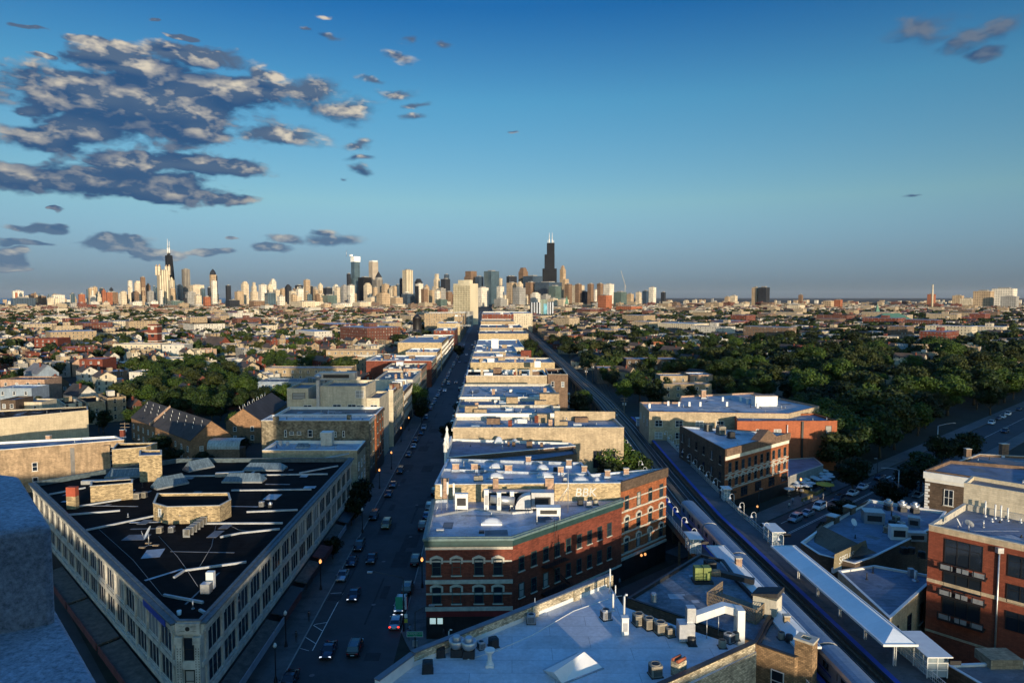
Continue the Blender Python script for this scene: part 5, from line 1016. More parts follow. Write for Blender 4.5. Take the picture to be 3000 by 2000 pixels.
for t in (0, 4.3):
    lstrip('track_bed', tie, t-1.35, t+1.35, zt_-.25, zt_, 40, 1400)
    for s in (-.72, .72): lstrip('rail', railm, t+s-.06, t+s+.06, zt_+.004, zt_+.16, 40, 700)
for t in (-1.9, 6.2): lstrip('girder', steel, t-.15, t+.15, zt_-1.5, zt_-.02, 40, 1400)
lstrip('walkway', steel, 1.5, 2.8, zt_-.2, zt_-.06, 40, 1400)
cm = MB().box(-.2, .2, -.2, .2, 0, 4.6).mesh('column', steel)
for k, y in enumerate(range(60, 500, 14)):
    for t in (-1.9, 6.2): c = bpy.data.objects.new('column', cm); COL.objects.link(c); c.parent = TR; c.location = (LX(y, t)-TR.location.x, y-150, 0)
# platforms
def platform(label, t0, t1, y0, y1, edge):
    o = empty('station_platform', (LX((y0+y1)/2, (t0+t1)/2), (y0+y1)/2, 6.3), label, 'platform', 'station platforms')
    lstrip('platform_deck', deckm, t0, t1, 6.55, 7.0, y0, y1, o); lstrip('tactile_edge', bluem, edge-.35, edge+.35, 7.004, 7.012, y0, y1, o)
    lstrip('platform_girder', steel, t0+.2, t0+.5, 5.4, 6.5, y0, y1, o); lstrip('platform_girder', steel, t1-.5, t1-.2, 5.4, 6.5, y0, y1, o)
    out = t1 if edge < (t0+t1)/2 else t0; b = MB(); n = int((y1-y0)/.33)
    for z in (7.15, 7.6, 8.1): 
        yy = [y0]+[y for y in ys if y0 < y < y1]+[y1]; b.tube([(LX(y, out), y, z) for y in yy], .035 if z < 8 else .055, 4)
    for k in range(n+1): y = y0+(y1-y0)*k/n; x = LX(y, out); b.tube([(x, y, 7.0), (x, y, 8.1)], .018 if k % 5 else .05, 3, cap=False)
    b.build('railing', fence_m, o)
    for y in np.arange(y0+4, y1, 12):
        for t in (t0+.5, t1-.5): c = bpy.data.objects.new('column', cm); COL.objects.link(c); c.parent = o; c.location = (LX(y, t)-o.location.x, y-o.location.y, -6.3)
    return o
PL = platform('left station platform with a white railing, between the orange front and the train', -4.7, -1.75, 66, 196, -2.1)
PRt = platform('right station platform with a blue tactile edge and long white railing', 6.25, 10.9, 66, 256, 6.65)
# platform lamps: white swan-neck posts with bell shades
def swan():
    o = empty('platform_lamp', (0, 0, 0)); P = [(0, 0, 0), (0, 0, 2.9)]
    for k in range(1, 9): a = PI*k/8; P.append((.45-.45*math.cos(a), 0, 2.9+.45*math.sin(a)))
    MB().tube(P, .05, 6).build('post', fence_m, o); MB().lathe((.9, 0, 2.35), [(.34, 0), (.26, .12), (.10, .35), (.06, .55)], 12).build('lamp_shade', fence_m, o); return o
SW = swan(); first = True; k = 0
for (t, y0, y1, st, flip, nm, off) in ((10.75, 118, 254, 6.2, True, 'right platform railing', 0), (-4.55, 118, 198, 6.4, False, 'left platform railing', 3)):
    y = y0+off; i = 0
    while y < y1:
        o = SW if first else copy_tree(SW); first = False
        x = LX(y, t); o.location = (x, y, 7.0); o.rotation_euler.z = R(180) if flip else 0
        tag(o, 'white swan-neck lamp on the %s, %s from the canopy end' % (nm, ordn(i+1)), 'platform lamp', 'swan-neck lamps along the platforms'); y += st; i += 1
# canopies
def canopy(label, t0, t1, y0, y1, ridge):
    xm = LX((y0+y1)/2, (t0+t1)/2); o = empty('platform_canopy', (xm, (y0+y1)/2, 7), label, 'canopy', 'white station canopies'); cm_ = roofmat('canopy_sheet', (.72, .76, .78), w=40, h=3.0, var=.08, sm=.85, rough=.5, patch=.06)
    b = MB(); m = t0+(t1-t0)*ridge; h = .9; ze = 10.4; i = 2.4
    A0, A1, B0, B1 = (LX(y0, t0), y0), (LX(y0, t1), y0), (LX(y1, t0), y1), (LX(y1, t1), y1); C0, C1 = (LX(y0, m), y0+i), (LX(y1, m), y1-i)
    v = lambda p, z: (p[0], p[1], z)
    b.face([v(A1, ze), v(B1, ze), v(C1, ze+h), v(C0, ze+h)]); b.face([v(B0, ze), v(A0, ze), v(C0, ze+h), v(C1, ze+h)]); b.face([v(A0, ze), v(A1, ze), v(C0, ze+h)]); b.face([v(B1, ze), v(B0, ze), v(C1, ze+h)]); b.face([v(A0, ze-.02), v(B0, ze-.02), v(B1, ze-.02), v(A1, ze-.02)])
    b.build('roof', cm_, o); MB().ring(inset(ccw([A0, A1, B1, B0]), -.16), inset(ccw([A0, A1, B1, B0]), -.003), ze-.16, ze+.12).build('gutter', WHITE, o)
    mm = (t0+t1)/2+.3
    for y in np.arange(y0+1.5, y1-1, 6.5):
        x = LX(y, mm); q = MB(); q.box(x-.16, x-.10, y-.14, y+.14, 7, 10.4).box(x+.10, x+.16, y-.14, y+.14, 7, 10.4)
        for k in range(8): z = 7.2+k*.4; q.tube([(x-.12, y, z), (x+.12, y, z+.2)], .02, 3, cap=False); q.tube([(x+.12, y, z+.2), (x-.12, y, z+.4)], .02, 3, cap=False)
        q.build('post', WHITE, o)
    return o
canopy('long white hipped canopy over the right platform', 6.2, 10.1, 79.5, 112, .62)
canopy('white canopy over the left platform, running beside the train behind the stained blue roof', -4.6, -1.75, 79, 112, .35)
def shelter(label, px, py, w, d, rz=0.):
    x, y = G(px, py, 7.0); o = empty('platform_shelter', (x, y, 7.0), label, 'shelter', 'white station shelters'); M = Matrix.Translation((x, y, 7)) @ Matrix.Rotation(rz, 4, 'Z'); b = MB()
    for a in (-w/2, 0, w/2):
        for c in (0, d/2, d): b.box(a-.05, a+.05, c-.05, c+.05, 0, 2.7, M=M)
    for z in (.9, 1.8, 2.6):
        for c in (0, d): b.box(-w/2, w/2, c-.03, c+.03, z, z+.08, M=M)
        for a in (-w/2, w/2): b.box(a-.03, a+.03, 0, d, z, z+.08, M=M)
    b.build('frame', WHITE, o); g = MB().box(-w/2+.02, w/2-.02, .02, d-.02, .1, 2.6, M=M); g.build('glass_panel', clearglass('shelter_glass'), o)
    MB().box(-w/2-.3, w/2+.3, -.5, d+.4, 2.7, 2.82, M=M).build('roof', WHITE, o)
    s = MB().box(w/2-.2, w/2+1.1, -.75, -.65, 2.0, 2.5, M=M).build('hanging_sign', BLACK, o); return o
shelter('white shelter on the left platform beside the train', 2038, 1622, 1.9, 3.2); shelter('white shelter at the far end of the right-hand canopy', 2278, 1600, 1.9, 4.2); shelter('white shelter on the right platform at the bottom edge of the picture', 2745, 1985, 2.4, 5.5)
shelter('small white shelter at the far end of the right platform', 2130, 1467, 1.4, 1.8); shelter('farthest white cabinet on the right platform behind the lamps', 1872, 1248, 1.4, 1.6)
# ================================================================ train
sil = flatmat('train_stainless_side', (.34, .36, .39), .35, metal=.6, var=.1); trf = roofmat('train_roof', (.17, .23, .31), w=30, h=.35, var=.22, sm=.8, rough=.5, patch=.15)
Lc, wc = 14.2, 1.42; pf = [(-wc, 0), (-wc, 2.25), (-wc+.15, 2.62), (-wc+.5, 2.88), (-.4, 3.0), (.4, 3.0), (wc-.5, 2.88), (wc-.15, 2.62), (wc, 2.25), (wc, 0)]
def traincar():
    o = empty('train_car', (0, 0, 0)); b = MB(); r = MB()
    for i in range(9):
        (xa, za), (xb, zb_) = pf[i], pf[i+1]; (r if 2 <= i <= 6 else b).face([(xa, 0, za), (xa, Lc, za), (xb, Lc, zb_), (xb, 0, zb_)][::-1][::-1], smooth=2 <= i <= 6)
    for y, f in ((0, 1), (Lc, -1)): q = [(x, y, z) for x, z in pf]; b.face(q[::-f])
    bd = b.build('body', sil, o); r.build('roof', trf, o)
    for s in (-1, 1):
        for k in range(6): y = 1.3+k*2.05; MB().box(*sorted((s*wc*1.002, s*(wc+.02))), y, y+1.3, 1.15, 2.0).build('window', GLASSP, o)
        for y in (3.1, 9.6): MB().box(*sorted((s*(wc+.021), s*(wc+.045))), y, y+1.2, .1, 2.15).build('door', METAL, o)
        MB().box(*sorted((s*(wc+.002), s*(wc+.018))), .2, Lc-.2, .75, .95).build('stripe', flatmat('train_blue_stripe', (.03, .06, .25), .5), o)
    for y0 in (0, Lc): MB().box(-.4, .4, *sorted((y0+(-.03 if y0 == 0 else .005), y0+(-.005 if y0 == 0 else .03))), .2, 2.2).build('end_door', GLASSP, o)
    for y in (2.2, 10): MB().box(-1.1, 1.1, y, y+2.1, -.75, -.05).build('bogie', BLACK, o)
    return o
TC = traincar(); yh = 139.2
for k in range(6):
    o = TC if k == 0 else copy_tree(TC); ye = yh-k*(Lc+.55); y0 = ye-Lc; x0 = LX(y0); o.location = (x0, y0, zt_+1.05); o.rotation_euler.z = -math.atan2(LX(ye)-x0, Lc)
    tag(o, ('leading train car, its far end clear beside the platform', 'second train car from the far end', 'third train car from the far end, beside the stained blue roof', 'fourth train car from the far end, beside the long canopies', 'fifth train car, cut by the bottom edge of the picture', 'sixth train car, below the bottom edge')[k], 'train car', 'silver cars of the train') if k < 5 else tag(o, 'last train car, mostly below the picture edge', 'train car', 'silver cars of the train')
# ================================================================ right-hand buildings
zs = 9.0
SB = bldg('shingle_mansard_building', 'low building with a blue roof full of ducts behind brown shingled mansard slopes', [G(2415, 1540, zs), G(2547, 1463, zs), G(2772, 1499, zs), (84, 131), (80.5, 126.5), G(2560, 1640, zs-.5), (55.5, 108), (51.5, 112), (50.8, 117.5)], zs, wallm('dkbrown'), RF['slate'], par=.5, cop=WHITE)
SB2 = bldg('tan_corner_building', 'tan brick corner building with a low blue-grey tar roof behind the right-hand canopy', [G(2455, 1672, zs-.8), (59.4, 109.2), (68, 104), G(2718, 1712, zs-.8), G(2607, 1812, zs-.8)], zs-.8, brickmat('wall_tan_corner', (.45, .36, .24), var=.15, stain=.3), RF['slate'], par=.25, cop=WHITE)
sA, sB = G(2607, 1812, zs-.8), G(2718, 1712, zs-.8)
wrow(SB2, sA, sB, 3, 3.2, 1.6, 3.0, 'dark'); mans = roofmat('mansard_shingle', (.13, .10, .07), w=.5, h=.22, var=.3, sm=.6, rough=.9)
def slope(o, pts, m, name='mansard_slope'): b = MB(); b.face(pts); b.face([tuple(p) for p in pts][::-1][:0] or [(p[0], p[1], p[2]-.05) for p in pts][::-1]); return b.build(name, m, o)
t0, t1, t2 = pt(2405, 1537, 10.0), pt(2547, 1462, 10.0), pt(2780, 1497, 10.0)
b0, b1, b2 = t0+Vector((-1.5, 1.8, -2.6)), t1+Vector((-.3, 2.2, -2.6)), t2+Vector((2, 2, -2.6))
slope(SB, [t0, t1, b1, b0][::-1], mans)
slope(SB, [(*t0[:2], 10.), (*b0[:2], 7.2), (49.5, 112.8, 6.6), (60.2, 110.2, 10.0)], mans)
w0, w1 = Vector(G(2442, 1663, 8.4)), Vector(G(2545, 1613, 8.4)); b = MB(); uu = (w1-w0).normalized()
b.face([(*w0, 8.2), (*w1, 8.2), (*(w1-uu*1.2), 10.6), (*(w0+uu*.2), 10.6)]); b.face([(*(w0+uu*.2+Vector((-.2, 1.2))), 9.6), (*(w0+uu*.2), 10.6), (*(w1-uu*1.2), 10.6), (*(w1-uu*1.2+Vector((-.2, 1.2))), 9.6)][::-1]); b.build('tagged_wall', roofmat('shingle_wall', (.24, .20, .12), w=.5, h=.24, var=.3, sm=.6, rough=.9), SB)
MB().prism(ccw([tuple(w0), tuple(w1), tuple(w1+Vector((-.1, .5))), tuple(w0+Vector((-.1, .5)))]), 7.5, 8.2).build('wall_base', WHITE, SB)
text_on(SB, 'SPEL', w0, w1, 3.3, 8.6, 1.7, graf, .1); text_on(SB, 'US', w0, w1, 5.9, 8.7, 1.5, graf, .1)
for kx, ky in ((2500, 1494), (2452, 1521)):
    x, y = G(kx, ky, 9.3); M = Matrix.Translation((x-.3, y+.8, 7.4)) @ Matrix.Rotation(R(-50), 4, 'Z'); MB().box(-.8, .8, -1.2, .9, 0, 2.4, M=M).build('dormer', mans, SB); MB().box(-.95, .95, -1.3, 1.0, 2.4, 2.55, M=M).build('dormer_roof', METAL, SB)
zz = zs-.5
thing_box('air_handler', 'big white louvred roof unit at the far left of the mansard roof', 'air handler', 2562, 1535, zz, 3.6, 3.0, 2.2, METAL, R(-15)); thing_box('air_handler', 'white cabinet unit in the middle of the mansard roof', 'air handler', 2635, 1582, zz, 2.8, 1.6, 2.4, WHITE, R(-10)); thing_box('air_handler', 'low white box unit left of the brick condominium', 'air handler', 2688, 1586, zz, 3.2, 1.4, 1.5, METAL, R(-5)); thing_box('air_handler', 'grey box unit with two fans near the brick condominium', 'air handler', 2677, 1545, zz, 2.0, 1.8, 1.8, METAL, R(-30))
for i, (px, py) in enumerate(((2643, 1497), (2680, 1502), (2602, 1493))): stack_fan(px, py, zz, ('left', 'right', 'small, farthest left')[i]+' of the three pale exhaust fans at the back of the mansard roof', 1.3)
for i, (px, py, k) in enumerate(((2613, 1540, 'dark'), (2640, 1545, 'grey'), (2600, 1560, 'tan'), (2670, 1620, 'dark'), (2700, 1632, 'dark'), (2648, 1620, 'dark'), (2625, 1528, 'tan'))): put(k, px, py, zz, 'roof unit of the mansard roof cluster: '+('dark one behind the white cabinet', 'grey one behind the white cabinet', 'tan one left of the white cabinet', 'dark one below the low white box', 'dark one nearest the brick condominium', 'dark one at the lower left of the cluster', 'tan one among the ducts')[i], .3*i, 1.2)
x, y = G(2505, 1540, zz); dish(2500, 1548, zz, 'pale satellite dish at the left edge of the mansard roof', 1.3, .5); pipe(2682, 1700, zs-1., 1.6, .22, 'white stub vent on the tan corner roof', m=WHITE); thing_box('vent_cowl', 'small grey cowl box beside the white stub vent', 'roof vent', 2672, 1690, zs-1., .7, .7, 1.2, METAL)
# orange brick condominium at the right edge
zc5 = 19.; cA = Vector(G(2722, 1537, zc5)); cB = cA+Vector((.68, -.733))*30; cC = Vector(G(2825, 1475, zc5)); cD = cB+(cC-cA)
CO = bldg('brick_condominium', 'tall orange-red brick apartment block with black balconies at the right edge', [tuple(cA), tuple(cB), tuple(cD), tuple(cC)], zc5, brickmat('wall_condo', (.21, .055, .03), var=.2, bw=.5, bh=.2, stain=.15), RF['slate'], par=.9, cop=STONE, th=.35)
for z0_, z1_ in ((zc5-.8, zc5-.01), (10.7, 11.2), (3.3, 3.6)): band(CO, cA, cB, z0_, z1_, .1, brickmat('stone_band', (.46, .36, .24), var=.08, bw=1.2, bh=.5), 'stone_band')
for z in (14.0, 10.0 if False else 10.35, 6.6):
    h = 3.3 if z > 13 else 2.9
    window(CO, cA, cB, 4.4, z, 4.6, h+.3, 'big'); window(CO, cA, cB, 11.8, z+.4, 4.4, h-.3, 'big')
for z in (13.2, 9.5, 6.0):
    u = (cB-cA).normalized(); M = Matrix.Translation((cA.x, cA.y, z)) @ Matrix.Rotation(math.atan2(u.y, u.x), 4, 'Z'); b = MB().box(1.8, 7.4, -1.35, -.01, 0, .18, M=M)
    for s in np.linspace(1.85, 7.35, 5): b.box(s-.06, s+.06, -1.35, -1.25, .18, 1.15, M=M)
    b.box(1.8, 7.4, -1.35, -1.27, 1.1, 1.2, M=M); bal = b.build('balcony', BLACK, CO); q = MB()
    for s in (2.0, 3.95, 5.85): q.box(s, s+1.45, -1.33, -1.28, .3, .95, M=M)
    q.build('balcony_panel', METAL, bal)
u = (cB-cA).normalized(); p = cA+u*8.6+Vector((u.y, -u.x))*.15; MB().tube([(*p, 0), (*p, zc5-1.4)], .12, 6).build('downpipe', METAL, CO); MB().box(p.x-.4, p.x+.4, p.y-.3, p.y+.3, zc5-1.7, zc5-.95).build('rainwater_head', METAL, CO)
nn = cC-cA; 
PH = [tuple(cC+Vector((-.1, .1))), tuple(cC+u*19), tuple(cC+u*19+Vector((4, 4.2))), tuple(cC+Vector((4, 4.3)))]
CR2 = bldg('cream_block_behind', 'cream rendered box storey standing behind the orange brick apartment roof', PH, 22.3, crm, RF['grey'], par=.5, cop=crm)
for i, (px, py, h) in enumerate(((2886, 1512, 2.4), (2915, 1518, 2.2), (2932, 1521, 2.2), (2952, 1525, 2.0), (2906, 1527, .5), (2990, 1530, .6))): pipe(px, py, zc5-.9, h, .12, ('tallest', 'second', 'third', 'fourth', 'shortest', 'last')[i]+' white vent pipe before the cream wall, counted from the left')
dish(2806, 1552, zc5-.9, 'grey satellite dish left on the brick apartment roof', 1.2, 1); dish(2838, 1556, zc5-.9, 'dark satellite dish right of the grey one on the apartment roof', 1.2, 2)
# quoined hall behind, with further roofs
zq = 15.; QH = bldg('quoined_brick_hall', 'dark brick hall with white quoins and tall white cornice at the right edge', [G(2712, 1377, zq), G(2890, 1403, zq), G(3080, 1432, zq), (116, 146), G(2782, 1349, zq)], zq, wallm('dkbrown'), RF['slate'], par=.6, cop=wallm('brown'))
qA, qB = Vector(G(2712, 1377, zq)), Vector(G(3080, 1432, zq)); band(QH, qA, qB, zq-1.6, zq-.2, .55, WHITE, 'cornice', .3); band(QH, qA, qB, zq-2.3, zq-1.7, .15, WHITE, 'frieze')
for s in (4.4, 8.6): window(QH, qA, qB, s, 8.2, 1.7, 3.4, 'white')
for k in range(12): band(QH, qA, qA+(qB-qA).normalized()*(.9 if k % 2 else .6), 5+k*.62, 5.5+k*.62, .09, WHITE, 'quoin')
FR = bldg('far_flat_roofs', 'long pale flat roofs with brick end walls and chimneys beyond the quoined hall', [G(2790, 1345, 15), (109, 149), (135, 150), G(3120, 1330, 15), G(2868, 1318, 15)], 14, wallm('brown'), RF['grey'], par=.5)
chimney(FR, 2945, 1340, 13.5, 1.6, 1.2, 3.2, wallm('brown')); chimney(FR, 2838, 1345, 13.5, 1.2, 1, 2.4, wallm('brown'))
# bottom-right low roof
BL = bldg('low_flat_building', 'low building with a pale roof at the bottom right corner', [G(2775, 1947, 6.5), G(2900, 2020, 6.5), G(3080, 2020, 6.5), G(3080, 1935, 6.5)], 6.5, wallm('brown'), RF['grey'], par=.2, cop=WHITE)
chb = boxpart(BL, 'roof_box', wallm('tan'), 2950, 1960, 6.3, 4, 3, 1.2)
# pedimented red building, orange block and brown complex
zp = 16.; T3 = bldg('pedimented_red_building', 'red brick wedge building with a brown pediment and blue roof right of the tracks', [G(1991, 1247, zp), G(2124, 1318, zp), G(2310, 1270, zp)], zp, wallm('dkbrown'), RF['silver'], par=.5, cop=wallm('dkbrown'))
pA, pB = Vector(G(2124, 1318, zp)), Vector(G(2310, 1270, zp)); pu = (pB-pA).normalized(); pn = Vector((pu.y, -pu.x)); PLn = (pB-pA).length
band(T3, pA, pB, .2, zp-.01, .12, wallm('orange'), 'front_wall'); pA2, pB2 = pA+pn*.12, pB+pn*.12
band(T3, pA2, pB2, zp-1.5, zp+.35, .45, wallm('brown'), 'cornice', .1); band(T3, pA2, pB2, zp-2.5, zp-1.6, .12, flatmat('white_frieze', (.62, .58, .48), .7), 'frieze')
mid = pA2+pu*PLn*.62; b = MB(); q = [mid-pu*4.2+pn*.5, mid+pu*4.2+pn*.5, mid]; b.face([(*q[0], zp+.35), (*q[1], zp+.35), (*(mid+pn*.5), zp+2.6)]); b.face([(*q[0], zp+.35), (*(mid+pn*.5), zp+2.6), (*(mid-pn*2), zp+2.4), (*(mid-pu*4.2-pn*2), zp+.2)][::1]); b.face([(*(mid+pn*.5), zp+2.6), (*q[1], zp+.35), (*(mid+pu*4.2-pn*2), zp+.2), (*(mid-pn*2), zp+2.4)]); b.build('pediment', wallm('brown'), T3)
for z, kd in ((10.4, 'sash'), (6.9, 'hood'), (3.6, 'big')):
    for s in np.linspace(2.0, PLn-2.0, 10 if kd != 'big' else 5): window(T3, pA2, pB2, s, z, 1.2 if kd != 'big' else 2.8, 2.3, kd)
for z in (9.9, 6.4, 6.1+2.9): band(T3, pA2, pB2, z-.15, z+.12, .1, STONE, 'string_course')
band(T3, pA2, pB2, .2, 3.2, .1, dkf, 'shopfront')
q0, q1 = Vector(G(1991, 1247, zp)), Vector(G(2124, 1318, zp))
for z in (4, 8, 12): wrow(T3, q0, q1, 6, z, 1.1, 2.2, 'dark')
for i, (px, py, k) in enumerate(((2075, 1262, 'tan'), (2112, 1272, 'tan'), (2142, 1283, 'dark'))): put(k, px, py, zp-.5, ('left tan', 'middle tan', 'black')[i]+' unit on the blue roof of the pedimented building', .3, 1.9 if i != 1 else 2.2)
zo = 15.; T2 = bldg('orange_brick_block', 'orange-red brick apartment block with white windows and a white downpipe behind the pedimented building', [G(2160, 1234, zo), G(2453, 1233, zo), G(2387, 1211, zo), G(2152, 1216, zo)], zo, brickmat('wall_orange_block', (.33, .10, .045), var=.15, stain=.15), RF['slate'], par=.5, cop=wallm('orange'))
oA, oB = Vector(G(2160, 1234, zo)), Vector(G(2453, 1233, zo))
for s in (6.8, 12.2):
    for z in (10.6, 6.6, 3): window(T2, oA, oB, s, z, 2.2, 2.0, 'white')
for z in (11, 7.4, 3.8): window(T2, oA, oB, 27.6, z, 1.8, 2.6, 'dark')
for z in (9.6,): window(T2, oA, oB, 1.6, z+1, .9, 1.6, 'white')
MB().tube([(*(oA+Vector((15, -.2))), 3), (*(oA+Vector((15, -.2))), 14)], .14, 6).build('downpipe', WHITE, T2); band(T2, oA+Vector((19.3, 0)), oA+Vector((19.9, 0)), .2, zo, .12, BLACK, 'recess')
T1 = bldg('brown_brick_complex', 'wide brown brick building whose pale roof carries many white stub vents, right', [G(1902, 1206, 16), G(2310, 1212, 16), G(2400, 1190, 16), G(2208, 1150, 16), G(1994, 1160, 16), G(1990, 1178, 16), G(1874, 1178, 16)], 16, tanw, RF['white'], par=.5, cop=wallm('pink'))
xA, xB = Vector(G(1902, 1206, 16)), Vector(G(2310, 1212, 16))
for z in (11.4, 7.6, 3.8): wrow(T1, xA, xB, 6, z, 2.3, 2.0, 'white', 3, 8)
yA = Vector(G(1874, 1178, 16)); wrow(T1, yA, xA, 3, 11, 1.2, 2, 'white')
for px, py in ((1903, 1195), (1958, 1188), (1990, 1190), (2020, 1190), (2052, 1190), (2118, 1175), (2170, 1175), (2190, 1182), (2220, 1195), (2130, 1190)): boxpart(T1, 'vent_stub', WHITE, px, py, 15.5, .65, .65, 1.5)
boxpart(T1, 'roof_bulkhead', WHITE, 2245, 1190, 15.5, 7.5, 4, 3.4, 0, wallm('pink')); chimney(T1, 2062, 1168, 15.5, 1.6, 1.4, 3, wallm('pink')); boxpart(T1, 'fire_stair', WOOD, 2110, 1240, 8, 10, 3, 7.5)
# patio restaurant: low shed roof, umbrellas, planters, people
zp_ = 4.2; PT = bldg('patio_shed', 'low grey sheet roof beside the crowded restaurant terrace', [G(2308, 1398, zp_), G(2330, 1390, zp_), G(2412, 1362, zp_), G(2385, 1340, zp_), G(2308, 1345, zp_)], zp_, wallm('grey'), RF['slate'], par=.1)
# ================================================================ trees
def crown_arrays(rng, rx, rz, z0, n, leaf, nb=16, core=.55):
    """leaf-clump quads scattered over overlapping boughs; returns verts (4n,3)"""
    bl = []
    for i in range(nb):
        a = rng.uniform(0, 2*PI); t = rng.uniform(0, 1)**.6; h = rng.uniform(-.75, .9); r = rx*t*.72*math.sqrt(max(.12, 1-(h*.9)**2))
        bl.append((r*math.cos(a), r*math.sin(a), z0+rz*(1+h*.72), rx*rng.uniform(.26, .46)))
    bl = np.array(bl); k = rng.integers(0, nb, n); d = rng.normal(size=(n, 3)); d /= np.linalg.norm(d, axis=1, keepdims=True)
    rr = bl[k, 3]*rng.uniform(core, 1.08, n)**.6; c = bl[k, :3]+d*rr[:, None]*np.array([1, 1, .8])
    nrm = d+rng.normal(size=(n, 3))*.55; nrm /= np.linalg.norm(nrm, axis=1, keepdims=True); u = np.cross(nrm, rng.normal(size=(n, 3))); u /= np.maximum(np.linalg.norm(u, axis=1, keepdims=True), 1e-6); v = np.cross(nrm, u)
    s = leaf*rng.uniform(.55, 1.25, n)[:, None]; w = .62
    return np.stack([c-u*s, c-v*s*w, c+u*s, c+v*s*w], 1).reshape(-1, 3)
def quads_mesh(name, V, mats, mi=None):
    n = len(V)//4; me = bpy.data.meshes.new(name); me.vertices.add(4*n); me.vertices.foreach_set('co', V.ravel().astype(np.float32)); me.loops.add(4*n); me.loops.foreach_set('vertex_index', np.arange(4*n, dtype=np.int32)); me.polygons.add(n)
    me.polygons.foreach_set('loop_start', np.arange(0, 4*n, 4, dtype=np.int32)); me.polygons.foreach_set('loop_total', np.full(n, 4, dtype=np.int32))
    for m in mats: me.materials.append(m)
    if mi is not None: me.polygons.foreach_set('material_index', mi.astype(np.int32))
    me.update(calc_edges=True); return me
TREES = []
for i in range(8):
    rg = np.random.default_rng(40+i); rx, rz, tz = (5.2, 5.0, 1.9) if i < 4 else (4.6, 5.9, 2.1)
    cr = quads_mesh('crown', crown_arrays(rg, rx, rz, tz, 5200 if i % 2 == 0 else 3600, .34 if i % 2 == 0 else .42, 20+i, .4), [LEAF[i % 4]])
    tk = MB(); tk.tube([(0, 0, -.3), (.1, 0, tz), (.15, .1, tz+rz)], .32, 7, r1=.1)
    rr = random.Random(i)
    for k in range(7): a = rr.uniform(0, 6.28); zz = tz+rr.uniform(-.2, rz*.8); tk.tube([(0.1, 0, zz), (math.cos(a)*rx*.35, math.sin(a)*rx*.35, zz+1.4), (math.cos(a)*rx*.62, math.sin(a)*rx*.62, zz+2.3)], .13, 5, r1=.04)
    TREES.append((cr, tk.mesh('trunk', BARK), 2*rz+tz))
TREEPOS = []
def tree(x, y, h, var, label, group='single trees', wide=1., rz=0.):
    cr, tk, hh = TREES[var]; s = h/hh; o = empty('street_tree', (x, y, 0), label, 'tree', group, rz); o.scale = (s*wide, s*wide, s)
    for nm, me in (('crown', cr), ('trunk', tk)): c = bpy.data.objects.new(nm, me); COL.objects.link(c); c.parent = o
    TREEPOS.append((x, y)); RK.append((o, group, x, y)); return o
RK = []
def tpx(px, py_top, h, Y=None, py_base=None): pass
TL = [  # crown centre (photo px), height above ground of that centre, tree height, variant, label, widen
 (1815, 1345, 9.5, 15, 2, 'bright green tree standing in the yard between the silver-blue roof and the tracks', 1.15), (1870, 1370, 7.5, 12.5, 0, 'lower green tree at the track side of the yard tree', 1.), (1775, 1360, 7, 12, 4, 'dark green tree on the avenue side of the yard tree', 1.),
 (1055, 1450, 5, 9, 3, 'dark street tree on the left pavement beside the end of the black roof building', 1.), (1030, 1490, 4, 7, 3, 'smaller dark street tree nearer to us on the left pavement', 1.), (975, 1595, 3, 5, 3, 'very small dark street tree beside the parked dark wagon', 1.),
 (1222, 1160, 9, 15, 2, 'big street tree on the left pavement, its top sunlit, beyond the cream blocks', .9), (1235, 1190, 7, 11, 3, 'dark lower street tree under the big sunlit one', 1.), (1318, 1265, 5.5, 9.5, 3, 'dark tree on the right kerb beside the pinnacled gable', 1.), (1347, 1195, 5.5, 9, 3, 'small dark tree on the right kerb by the white parapet building', .9), (1345, 1022, 8, 12, 3, 'dark street tree far up the left pavement', 1.),
 (1705, 1165, 7, 11, 2, 'round light green tree beside the tracks, alone', 1.1), (1712, 1205, 5, 8, 3, 'dark low tree below the lone light green one by the tracks', 1.), (1555, 1010, 9, 15, 3, 'dark green tree at the track end of the avenue row', 1.2),
 (1875, 1115, 11, 16, 0, 'broad tree over the white terraces right of the tracks', 1.25), (1830, 1130, 9, 13, 2, 'lighter tree left of the broad one over the white terraces', 1.1), (1920, 1145, 9, 13, 3, 'dark tree right of the broad one over the white terraces', 1.1), (1860, 1095, 11, 14, 2, 'bright-topped tree behind the broad one right of the tracks', 1.), (1940, 1120, 8, 12, 0, 'mid green tree at the right end of the white terraces', 1.),
 (695, 1235, 7, 11, 2, 'bright yellow-green tree between the two gabled brick houses', .95), (705, 1300, 4, 7, 3, 'dark tree below the bright yellow-green one', 1.3), (470, 1300, 5, 8.5, 3, 'dark tree in front of the gabled brick house', 1.2), (435, 1320, 4, 7, 3, 'low dark tree at the left in front of the gabled house', 1.2), (600, 1345, 3, 5.5, 3, 'low dark bush-like tree right behind the black roof', 1.5), (505, 1330, 4, 6.5, 3, 'dark low tree beside the gravelly yard', 1.2),
 (2470, 1500, 4, 7, 3, 'dark tree left of the mansard building', 1.2), (2420, 1550, 3, 5, 3, 'low dark tree at the near end of the mansard building', 1.2), (2500, 1380, 6, 10, 3, 'dark tree beside the terrace, its trunk showing', 1.2), (2700, 1365, 7, 12, 0, 'tree with a sunlit top left of the quoined hall', 1.3), (2660, 1400, 5, 9, 3, 'dark tree below the sunlit-topped one by the side street', 1.2), (2830, 1300, 7, 11, 3, 'dark tree behind the quoined hall', 1.2), (2760, 1310, 6, 10, 3, 'dark tree on the far side of the quoined hall', 1.1), (2610, 1445, 4.5, 8, 3, 'dark tree on the side street pavement near the crossing', 1.2),
]
for (px, py, zc_, h, v, lb, wd) in TL: x, y = G(px, py, zc_); tree(x, y, h, v, lb, wide=wd, rz=px % 6)
